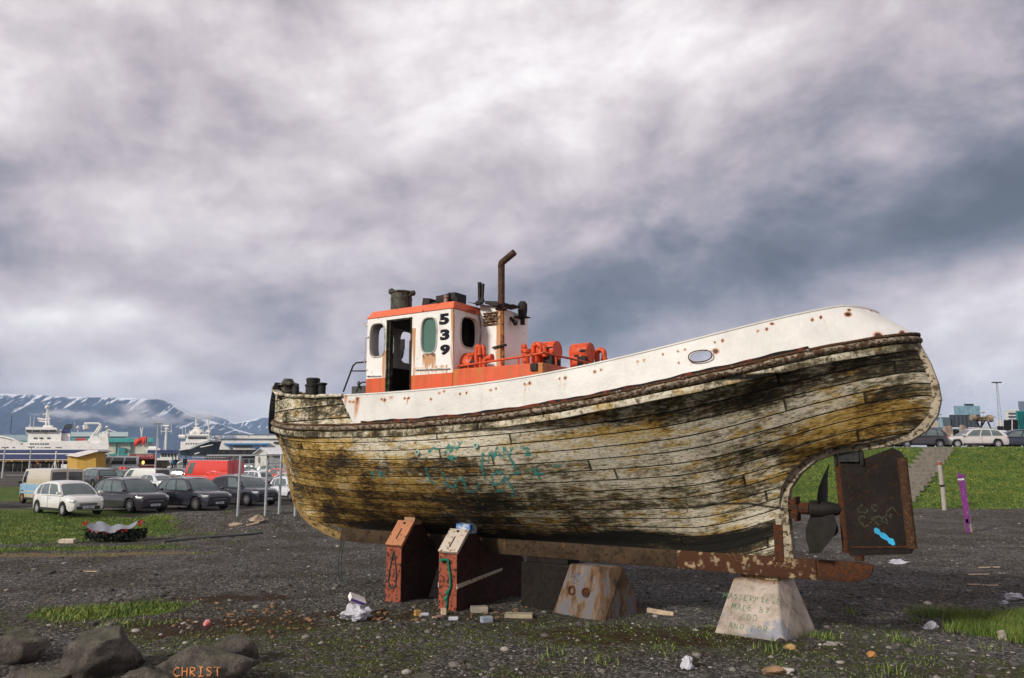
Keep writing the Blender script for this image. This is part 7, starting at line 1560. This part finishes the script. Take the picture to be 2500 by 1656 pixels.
# ---- small harbour boat with blue roof
Ys = 150; r, p = bthing('workboat', 'white wheelhouse boat with dark blue roof and tall mast behind the black saloon', 'boat', 410, 1140, Ys); g = G(r, p, Ys)
g.part('cabin', FW2, fbox(MB(), 390, 435, 1106, 1132, Ys, 5)); g.part('roof', BLH, fbox(MB(), 360, 437, 1099, 1106.5, Ys - .6, 6)); g.part('hull', FW2, hullprism(MB(), [(378, 1118), (446, 1118), (440, 1140), (384, 1140)], Ys + .5, 6))
for x in (394, 401, 409, 417, 425): g.part('window', DW, fbox(MB(), x, x + 5.5, 1108.5, 1115.5, Ys - .08, .2))
mb = MB(); ftube(mb, [(405, 1100), (407, 1042)], .18, Ys + 2); ftube(mb, [(398, 1040), (413, 1040)], .2, Ys + 2); ftube(mb, [(392, 1054), (420, 1053)], .07, Ys + 2); ftube(mb, [(394, 1060), (394, 1034)], .05, Ys + 2); ftube(mb, [(418, 1060), (418, 1036)], .05, Ys + 2); ftube(mb, [(404, 1060), (400, 1100)], .07, Ys + 2); ftube(mb, [(402, 1048), (412, 1047)], .15, Ys + 2); g.part('mast', FW2, mb)
r, p = bthing('workboat', 'low pale blue and white boat behind the food truck', 'boat', 365, 1105, 170); g = G(r, p, 170); g.part('hull', FW2, hullprism(MB(), [(352, 1095), (392, 1095), (388, 1104), (356, 1104)], 170, 5)); g.part('cabin', FW2, fbox(MB(), 362, 384, 1090, 1096, 171, 3)); mb = MB(); ftube(mb, [(345, 1066), (349, 1044)], .12, 171); ftube(mb, [(350, 1092), (343, 1044)], .12, 171); ftube(mb, [(386, 1095), (386, 1070)], .06, 171); g.part('mast', FW2, mb)
# ---- kiosk, food truck, shed
r, p = bthing('kiosk', 'yellow timber kiosk with a sloping white roof beyond the parked van', 'kiosk', 190, 1154, 102); g = G(r, p, 102); YW = plain('yellow_boarding', (.50, .30, .055), .75, 0, .15, 1.5)
P = lambda x, y, d=0: at(x, y, 102 + d)
g.part('side_wall', YW, MB().prism([P(189, 1156), P(189, 1112), P(234, 1104), P(234, 1156)], (0, 2.5, 0))); g.part('front_wall', plain('light_yellow_boarding', (.60, .38, .09), .75, 0, .12, 1.5), MB().prism([P(165, 1156), P(165, 1114), P(189.3, 1113), P(189.3, 1156)], (0, 2.2, 0)))
g.part('roof', plain('white_sheet_roof', (.60, .56, .55), .6), MB().prism([P(159, 1112, -.4), P(189, 1116, -.6), P(240, 1102, -.6), P(238, 1099, -.4), P(215, 1099, -.2)], (0, 3.4, 0)))
Yf = 112; r, p = bthing('food_truck', 'dark red fish and chips food truck with lit counter', 'food truck', 345, 1152, Yf); g = G(r, p, Yf); MR = plain('maroon_truck_paint', (.20, .018, .02), .5, 0, .2, 2)
g.part('body', MR, fbox(fbox(fbox(MB(), 316, 383, 1109, 1119, Yf, 3), 316, 383, 1137, 1152, Yf, 3), 316, 383, 1119, 1137, Yf + 2.6, .4)); g.part('side_post', MR, fbox(fbox(MB(), 316, 319, 1119, 1137, Yf, 2.6), 379.5, 383, 1119, 1137, Yf, 2.6)); g.part('awning', MR, MB().prism([P_ for P_ in (at(316, 1117, Yf), at(383, 1117, Yf), at(382, 1121, Yf - 1), at(315, 1121, Yf - 1))], (0, 0, .06)))
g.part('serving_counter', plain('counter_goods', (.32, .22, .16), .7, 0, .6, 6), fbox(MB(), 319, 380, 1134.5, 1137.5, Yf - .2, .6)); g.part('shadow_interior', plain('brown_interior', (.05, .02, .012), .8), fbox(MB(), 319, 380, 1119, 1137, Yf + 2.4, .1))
for x in (338, 349.5): q = at(x, 1129.5, Yf + .8); g.part('lamp', plain('warm_lamp', (1, .62, .16), .5, emis=1.6), MB().ball(tuple(q), .22, 10, (1, .6, 1.3)), 4)
p = at(333, 1115.5, Yf - .01) - g.p; text('FISH & CHIPS', .42, 'sign_lettering', plain('pink_lettering', (.62, .30, .28), .5), r, Matrix(((1, 0, 0, p.x), (0, 0, -1, p.y - .01), (0, 1, 0, p.z), (0, 0, 0, 1))), .01, .006)
for x in (330, 370): q = at(x, 1150, Yf + .2); g.part('wheel', RUBBER, MB().lathe([(.33, 0), (.33, .3)], (q.x, q.y - .4, q.z), 'y', 16))
for i, x in enumerate((295, 304.5)): q = at(x, 1156, 100); t_ = thing('barrel', ('left' if i == 0 else 'right') + ' one of two bright red barrels beside the silver minibus', 'barrel', tuple(q), 0, 'red barrels'); MB().lathe([(.0, 0), (.22, .0), (.22, .32), (.235, .34), (.22, .36), (.22, .75), (.2, .8), (0, .8)], (0, 0, 0), 'z', 16, close=False).build('drum', RED, t_, .6)
q = at(312, 1152, 108); t_ = thing('wooden_pole', 'grey wooden pole at the left end of the food truck', 'pole', tuple(q)); MB().tube([(0, 0, -.2), (0, 0, 2.6)], .15, 8).build('shaft', WP, t_)
def lamp_post(label, px, yb, yt_, Y, group=None, arms=1):
    q = at(px, yb, Y); h = at(px, yt_, Y).z - q.z; t_ = thing('lamp_post', label, 'lamp post', tuple(q), 0, group); MB().tube([(0, 0, -.5), (0, 0, h)], [.12, .06], 8).build('pole', GRYP, t_, 1); MB().box((0, 0, h + .05), (1.1 if arms > 1 else .7, .3, .14)).build('lamp_head', plain('lamp_head_grey', (.14, .15, .16), .5), t_, bevel=.03)
lamp_post('tall lamp post just right of the food truck', 379, 1142, 1036, 108, arms=2); lamp_post('thin lamp post at the far left edge', 5, 1168, 1094, 90); lamp_post('thin lamp post left of the yellow kiosk', 70, 1158, 1093, 95); lamp_post('lamp post at the door of the cream shed', 288, 1112, 1092, 200)
q = at(133, 1150, 104); t_ = thing('flagpole_tripod', 'white braced mast standing left of the yellow kiosk', 'mast', tuple(q)); mb = MB(); mb.tube([(0, 0, 0), (0, 0, 2.6)], .07, 6); mb.tube([(-.55, 0, 0), (0, 0, 1.4)], .04, 5); mb.tube([(.3, 0, 0), (0, 0, 1.4)], .04, 5); mb.build('mast', FW2, t_)
r, p = bthing('gangway', 'white gangway stage behind the yellow kiosk', 'gangway', 246, 1152, 118); g = G(r, p, 118); g.part('steps', FW2, hullprism(MB(), [(236, 1152), (236, 1130), (256, 1130), (262, 1152)], 118, 2)); mb = MB(); ftube(mb, [(236, 1116), (246, 1124), (246, 1132)], .06, 118); ftube(mb, [(236, 1128), (262, 1128)], .05, 118); g.part('handrail', FW2, mb)
r, p = bthing('gangway', 'small white fish box stand left of the yellow kiosk', 'stand', 155, 1150, 112); g = G(r, p, 112); g.part('panel', FW2, fbox(MB(), 148, 164, 1134, 1150, 112, 1)); mb = MB(); ftube(mb, [(152, 1150), (154, 1122)], .05, 112); g.part('post', FW2, mb)
FLG = plain('red_flag_cloth', (.60, .06, .04), .7, 0, .3, 3, dirt=(.65, .5, .45), dirt_amt=.1)
for i, (x, lab) in enumerate([(343, 'larger red flag on the left above the food truck'), (355, 'smaller red flag on the right above the food truck')]):
    q = at(x + (10 if i == 0 else 3), 1109, 114); t_ = thing('flag', lab, 'flag', tuple(q), 0, 'red flags over the food truck'); h = at(x, 1066, 114).z - q.z; MB().tube([(0, 0, 0), (0, 0, h)], .03, 6).build('flagpole', GRYP, t_)
    mb = MB(); n = 10; W0 = (-1.7 if i == 0 else -.8)
    for k in range(n + 1):
        f = k / n
        for z in (0, 1): mb.v.append((W0 * f, .15 * math.sin(f * 7), h - .05 - (.55 + .25 * f) * z * 1.3 - .3 * f + .08 * math.sin(f * 6)))
    for k in range(n): mb.f.append((2 * k, 2 * k + 2, 2 * k + 3, 2 * k + 1))
    o = mb.build('cloth', FLG, t_, 4, recalc=False); m_ = o.modifiers.new('s', 'SOLIDIFY'); m_.thickness = .02
r, p = bthing('white_shed', 'small white shed with pitched pale roof behind the silver posts', 'shed', 660, 1142, 92); g = G(r, p, 92); P = lambda x, y, d=0: at(x, y, 92 + d)
g.part('gable_wall', FW, MB().prism([P(623, 1142), P(623, 1108), P(636, 1097), P(651, 1108), P(651, 1142)], (0, 3, 0))); g.part('side_wall', plain('shed_side', (.45, .44, .42), .7, 0, .1, 1), fbox(MB(), 650.5, 700, 1107, 1142, 92.3, 3)); g.part('roof', plain('pale_shed_roof', (.60, .61, .64), .6), MB().prism([P(634, 1095, -.3), P(652, 1109, -.4), P(705, 1109, -.4), P(700, 1095, 1.2)], (0, .15, .1))); g.part('roof', MATS['pale_shed_roof'], MB().prism([P(636, 1095, -.3), P(634, 1095, -.3), P(616, 1108, -.3), P(619, 1108.5, -.3)], (0, 3, 0))); g.part('door', plain('shed_door', (.30, .28, .26), .8), fbox(MB(), 629.5, 633, 1115, 1130, 91.9, .2)); g.part('shutter', plain('grey_shutter', (.26, .26, .26), .7), fbox(MB(), 652.5, 690, 1112, 1141, 92.2, .2))
q = at(694, 1138, 80); t_ = thing('yellow_sign', 'yellow sign panel right of the white shed', 'sign', tuple(q)); MB().box((0, 0, .7), (.5, .06, .9)).build('panel', YLB, t_); MB().tube([(0, .05, -.6), (0, .05, 1.1)], .03, 6).build('post', GALV, t_)
r, p = bthing('quay_sheds', 'low dark quay buildings behind the red van roof', 'building', 580, 1130, 140); g = G(r, p, 140); g.part('wall', plain('dark_quay_wall', (.03, .032, .035), .8, 0, .4, .6), fbox(MB(), 505, 760, 1112, 1142, 140, 6)); g.part('parapet', plain('pale_parapet', (.35, .37, .40), .7), fbox(MB(), 505, 760, 1110, 1113, 139.6, 1))
r, p = bthing('mesh_fence', 'thin wire mesh fence in front of the white shed', 'fence', 600, 1150, 85); g = G(r, p, 85)
for x in range(566, 690, 14): g.part('post', GALV, ftube(MB(), [(x, 1150), (x, 1120)], .03, 85))
g.part('rail', GALV, ftube(MB(), [(566, 1121), (690, 1121)], .02, 85)); g.part('rail', GALV, ftube(MB(), [(566, 1136), (690, 1136)], .012, 85))
# people by the food truck
def person(label, px, py, Y, coat, legs, ang=0):
    q = at(px, py, Y); t_ = thing('person', label, 'person', tuple(q), ang); me = bpy.data.meshes.new('body'); J = [(0, 0, .95), (0, 0, 1.2), (0, 0, 1.42), (0, 0, 1.52), (0, .02, 1.66), (.19, 0, 1.42), (.25, .02, 1.15), (.20, -.10, .95), (-.19, 0, 1.42), (-.25, .02, 1.15), (-.20, -.10, .95), (.10, 0, .88), (.11, -.02, .48), (.11, 0, .06), (.11, -.12, .03), (-.10, 0, .88), (-.11, .03, .48), (-.11, .06, .06), (-.11, -.07, .03)]
    E_ = [(0, 1), (1, 2), (2, 3), (3, 4), (2, 5), (5, 6), (6, 7), (2, 8), (8, 9), (9, 10), (0, 11), (11, 12), (12, 13), (13, 14), (0, 15), (15, 16), (16, 17), (17, 18)]; rad = [.17, .17, .16, .06, .10, .08, .065, .045, .08, .065, .045, .11, .08, .055, .04, .11, .08, .055, .04]
    me.from_pydata(J, E_, []); o = bpy.data.objects.new('body', me); COL.objects.link(o); m1_ = o.modifiers.new('k', 'SKIN'); o.modifiers.new('s', 'SUBSURF').levels = 1
    for i, v in enumerate(me.skin_vertices[0].data): v.radius = (rad[i], rad[i] * .8); v.use_root = (i == 0)
    bpy.context.view_layer.update(); m2_ = bpy.data.meshes.new_from_object(o.evaluated_get(bpy.context.evaluated_depsgraph_get())); bpy.data.objects.remove(o); m2_.materials.clear(); m2_.materials.append(coat); m2_.materials.append(legs); m2_.materials.append(plain('skin_tone', (.45, .27, .19), .6)); m2_.shade_smooth()
    for f in m2_.polygons: z = f.center.z; f.material_index = 1 if z < .92 else (2 if z > 1.53 else 0)
    b = bpy.data.objects.new('body', m2_); COL.objects.link(b); b.parent = t_; MB().ball((0, .03, 1.70), .115, 12, (1, 1.05, .9)).build('hair', plain('dark_hair', (.03, .02, .015), .8), t_, 4)
TJ = plain('teal_jacket', (.01, .14, .22), .7); DT = plain('dark_trousers', (.02, .02, .03), .8); BJ = plain('black_jacket', (.015, .015, .02), .8)
person('person in a bright teal jacket standing left by the silver jeep', 420, 1150, 104, TJ, DT, 2.4); person('person in a dark navy jacket just right of the teal jacket', 427, 1150, 105, plain('navy_jacket', (.02, .03, .08), .8), DT, .5); person('person in black standing in front of the silver jeep', 450, 1150, 98, BJ, DT, 0)
r, p = bthing('notice_board', 'white board on a post beside the person in teal', 'sign', 416, 1143, 106); g = G(r, p, 106); q = at(416, 1126, 106); g.part('board', plain('red_white_board', (.55, .35, .33), .6), MB().lathe([(.2, -.02), (.2, .02)], tuple(q), 'y', 16)); g.part('post', GALV, ftube(MB(), [(416, 1150), (416, 1126)], .04, 106))
# ---- the town side, beyond the bank
r, p = bthing('glass_block', 'pale blue glass topped building on the skyline right of the stern', 'building', 2365, 1045, 330); g = G(r, p, 330); GL = plain('pale_blue_glass_wall', (.20, .34, .42), .25, 0, .35, .8); g.part('glass_storey', GL, fbox(MB(), 2330, 2392, 991, 1013, 330, 20)); g.part('rooftop_plant', DW, fbox(MB(), 2354, 2377, 986, 991, 334, 8)); DKB = plain('dark_slate_cladding', (.030, .040, .048), .6, 0, .3, .3); g.part('dark_storeys', DKB, fbox(MB(), 2320, 2386, 1013, 1046, 328, 26)); g.part('side_wing', plain('grey_teal_wing', (.08, .11, .12), .6), fbox(MB(), 2288, 2320, 1019, 1046, 326, 24)); g.part('wing_glass', GL, fbox(MB(), 2292, 2302, 1022, 1044, 325.6, .4))
for k in range(6): g.part('facade_rib', plain('rib_grey', (.07, .09, .10), .6), fbox(MB(), 2325 + k * 10, 2326 + k * 10, 1016, 1044, 327.6, .3))
r, g = building('white_block', 'white office block with rows of windows near the right edge', 2456, 2486, 1003, 1034, 420, 30, FW, FW, 3)
for k in range(3): g.part('window', DW, fbox(MB(), 2462, 2484, 1008 + k * 8, 1011 + k * 8, 419.4, .3))
r, g = building('tower_block', 'dark blue grey tower cut off at the right edge', 2488, 2530, 980, 1010, 500, 25, plain('blue_grey_tower', (.16, .20, .26), .5))
r, g = building('white_annex', 'low white building behind the stacked dark crates', 2436, 2480, 1026, 1052, 260, 12, FW)
r, g = building('cream_house', 'pale house partly hidden behind the curve of the stern', 2262, 2291, 1028, 1052, 280, 12, plain('cream_house_wall', (.45, .40, .32), .8)); 
r, p = bthing('container_stack', 'teal shipping container at the right edge above the red car', 'container', 2498, 1065, 90); g = G(r, p, 90); g.part('container', plain('teal_container', (.01, .22, .22), .6, 0, .15, 1), fbox(MB(), 2485, 2560, 1003, 1062, 90, 6), bevel=.05)
mb = MB()
for k in range(14): x = 2486 + k * 5; fbox(mb, x, x + 2, 1006, 1060, 89.93, .08)
g.part('corrugation', MATS['teal_container'], mb)
for i, (x0, x1, yt_, yb) in enumerate([(2434, 2450, 1036, 1060), (2450, 2470, 1024, 1060), (2472, 2486, 1024, 1060)]):
    r, p = bthing('crate_stack', ['leftmost lowest dark crate stack left of the teal container', 'middle tall dark crate stack left of the teal container', 'dark crate stack touching the teal container'][i], 'crates', (x0 + x1) / 2, yb, 86, 'stacks of dark fish crates'); g = G(r, p, 86); nn_ = int((yb - yt_) / 5)
    for k in range(nn_): g.part('crate', plain('black_crate', (.015, .013, .016), .7, 0, .3), fbox(MB(), x0 + .3, x1 - .3, yb - 5 * (k + 1) + .6, yb - 5 * k, 86, 1.2), bevel=.02)
for i, (x0, x1, lab) in enumerate([(2272, 2304, 'blue windowed coach left of the silver estate roof'), (2326, 2352, 'white and blue coach behind the middle of the silver estate'), (2366, 2432, 'long pale blue windowed coach behind the white hatchback')]):
    r, p = bthing('coach', lab, 'coach', (x0 + x1) / 2, 1060, 82); g = G(r, p, 82); g.part('body', FW2 if i else BLH, fbox(MB(), x0, x1, 1044, 1066, 82, 2.5), bevel=.08); g.part('window_band', plain('sky_blue_glass', (.10, .22, .34), .1), fbox(MB(), x0 + 1, x1 - 1, 1046, 1053, 81.93, .1)); 
    for k in range(2): q = at(x0 + 6 + k * (x1 - x0 - 12), 1066, 82); g.part('wheel', RUBBER, MB().lathe([(.45, -.1), (.45, .2)], (q.x, q.y, q.z + .3), 'y', 14))
r, p = bthing('net_winch', 'heap of old timber and rope gear on trestle legs above the cars', 'winch', 2400, 1055, 76); g = G(r, p, 76); OM = plain('old_brown_timber', (.20, .15, .10), .9, 0, .5, 2); mb = MB()
for k in range(9): ftube(mb, [(2372 + k * 2, 1020 + (k * 5) % 9), (2418 - k, 1018 + (k * 7) % 10)], .07, 76 + k * .15)
g.part('timber_bundle', OM, mb); mb = MB(); q = at(2376, 1020, 76); mb.lathe([(.28, -.2), (.28, .2)], tuple(q), 'x', 12); q = at(2416, 1022, 76); mb.lathe([(.35, -.2), (.35, .2)], tuple(q), 'x', 12); g.part('rope_drum', plain('pale_rope_drum', (.30, .24, .17), .9, 0, .4, 3), mb)
for a, b in ((2384, 2398), (2398, 2392), (2410, 2424), (2405, 2388)): g.part('leg', BLACKM, ftube(MB(), [(a, 1026), (b, 1058)], .07, 76.5))
for i, (x, h) in enumerate([(2309, 1041), (2320, 1040), (2350, 1038), (2355, 1042)]):
    q = at(x, 1062, 74); zt2 = at(x, h, 74).z - q.z; t_ = thing('basalt_column', ['first pale stone pillar right of the stern', 'second pale stone pillar right of the stern', 'tall pale stone pillar behind the silver estate', 'shorter pale stone pillar behind the silver estate'][i], 'stone', tuple(q), 0, 'pale stone pillars'); MB().lathe([(.30, -.3), (.28, zt2 * .6), (.18, zt2)], (0, 0, 0), 'z', 6).build('pillar', plain('pale_brown_stone', (.30, .23, .18), .9, 0, .3, 2), t_)
# tall lattice light tower and street lamps
q = at(2444, 1048, 150); t_ = thing('light_tower', 'tall slim lattice floodlight tower near the right edge', 'light tower', tuple(q)); h = at(2440, 934, 150).z - q.z; mb = MB()
for dx_, dy_ in ((-.35, 0), (.35, 0), (0, .5)): mb.tube([(dx_, dy_, 0), (dx_ * .3, dy_ * .3, h)], .05, 5)
for k in range(18): z0 = h * k / 18; z1 = h * (k + 1) / 18; f0 = 1 - .7 * k / 18; f1 = 1 - .7 * (k + 1) / 18; mb.tube([(-.35 * f0, 0, z0), (.35 * f1, 0, z1)], .03, 4)
mb.build('mast', plain('tower_steel', (.30, .31, .33), .6), t_); MB().box((0, 0, h), (1.7, .5, .2)).build('lamp_bar', DW, t_)
lamp_post('short street lamp left of the white annex', 2404, 1050, 1008, 160); lamp_post('street lamp just left of the light tower', 2428, 1052, 1019, 170, arms=2); lamp_post('thin lamp right beside the dark glass building', 2299, 1050, 1013, 180)
# concrete kerb along the top of the bank
mb = MB(); xs_ = np.linspace(10, 60, 60)
for x in xs_: 
    for dy_, dz_ in ((0, -.02), (0, .17), (.3, .17), (.3, -.02)): mb.v.append((x, 56.6 + dy_, 3.47 + dz_))
for i in range(59):
    for k in range(4): k2 = (k + 1) % 4; mb.f.append((4 * i + k, 4 * i + k2, 4 * i + 4 + k2, 4 * i + 4 + k))
tag(mb.build('kerb', plain('pale_kerb', (.30, .28, .24), .9)), kind='structure')
# ---- air: low cloud along the mountain foot and general haze
def volume_mat(name, col, dens, aniso=-0.1, noise=None):
    m = bpy.data.materials.new(name); m.use_nodes = True; t = NT(m.node_tree); t.n.clear(); o_ = t.node('ShaderNodeOutputMaterial'); v = t.node('ShaderNodeVolumePrincipled'); v.inputs['Color'].default_value = (*col, 1); v.inputs['Density'].default_value = dens; v.inputs['Anisotropy'].default_value = aniso
    t.l.new(v.outputs[0], o_.inputs['Volume']); return m
mb = MB(); mb.bb((-5200, -40, -9), (5200, 6300, 420)); o = mb.build('haze', volume_mat('thin_haze', (.52, .72, 1.0), .00013)); tag(o, kind='stuff')
# low cloud in front of the mountain, placed inside the haze volume
def low_cloud(name, label, x0, x1, y0, y1, Y, dep, dens, seed):
    a = at(x0, y1, Y); b = at(x1, y0, Y); c = (a + b) / 2; sx, sz = abs(b.x - a.x) / 2, abs(b.z - a.z) / 2
    mb = MB(); mb.ball((0, 0, 0), 1, 24, (sx * 1.1, dep, sz * 1.1)); o = mb.build(name, None, None); o.location = (c.x, Y, c.z)
    m = bpy.data.materials.new(name); m.use_nodes = True; t = NT(m.node_tree); t.n.clear(); out_ = t.node('ShaderNodeOutputMaterial'); v = t.node('ShaderNodeVolumePrincipled'); v.inputs['Color'].default_value = (1, .99, 1, 1); v.inputs['Anisotropy'].default_value = -.45
    ob = t.node('ShaderNodeTexCoord').outputs['Object']; nv = t.vmath('DIVIDE', ob, (sx, dep, sz)); l = t.vmath('LENGTH', nv, None, 1)
    n = t.noise(t.vmath('ADD', t.vmath('MULTIPLY', nv, (2.2 * sx / sz / 4, .8, 1.2)), (seed, seed, 0)), 1.2, 4, .55)
    d = t.math('MULTIPLY', t.mr(t.math('ADD', t.math('MULTIPLY', n, 1.3), t.math('MULTIPLY', l, -.8)), .02, .85), dens); t.put(v.inputs['Density'], d); t.l.new(v.outputs[0], out_.inputs['Volume'])
    o.data.materials.append(m); tag(o, label, 'low_cloud', kind='stuff')
low_cloud('low_cloud', 'thin band of white low cloud across the left of the mountain', 40, 300, 994, 1034, 2450, 60, .05, 1)
low_cloud('low_cloud', 'long band of low cloud along the middle of the mountain', 200, 510, 1000, 1052, 2430, 60, .05, 4)
low_cloud('low_cloud', 'tall wisp of low cloud rising in front of the mountain top', 270, 400, 958, 1044, 2400, 60, .05, 7)
low_cloud('low_cloud', 'low cloud at the saddle between the mountain and the far range', 410, 570, 996, 1040, 2500, 60, .05, 9)
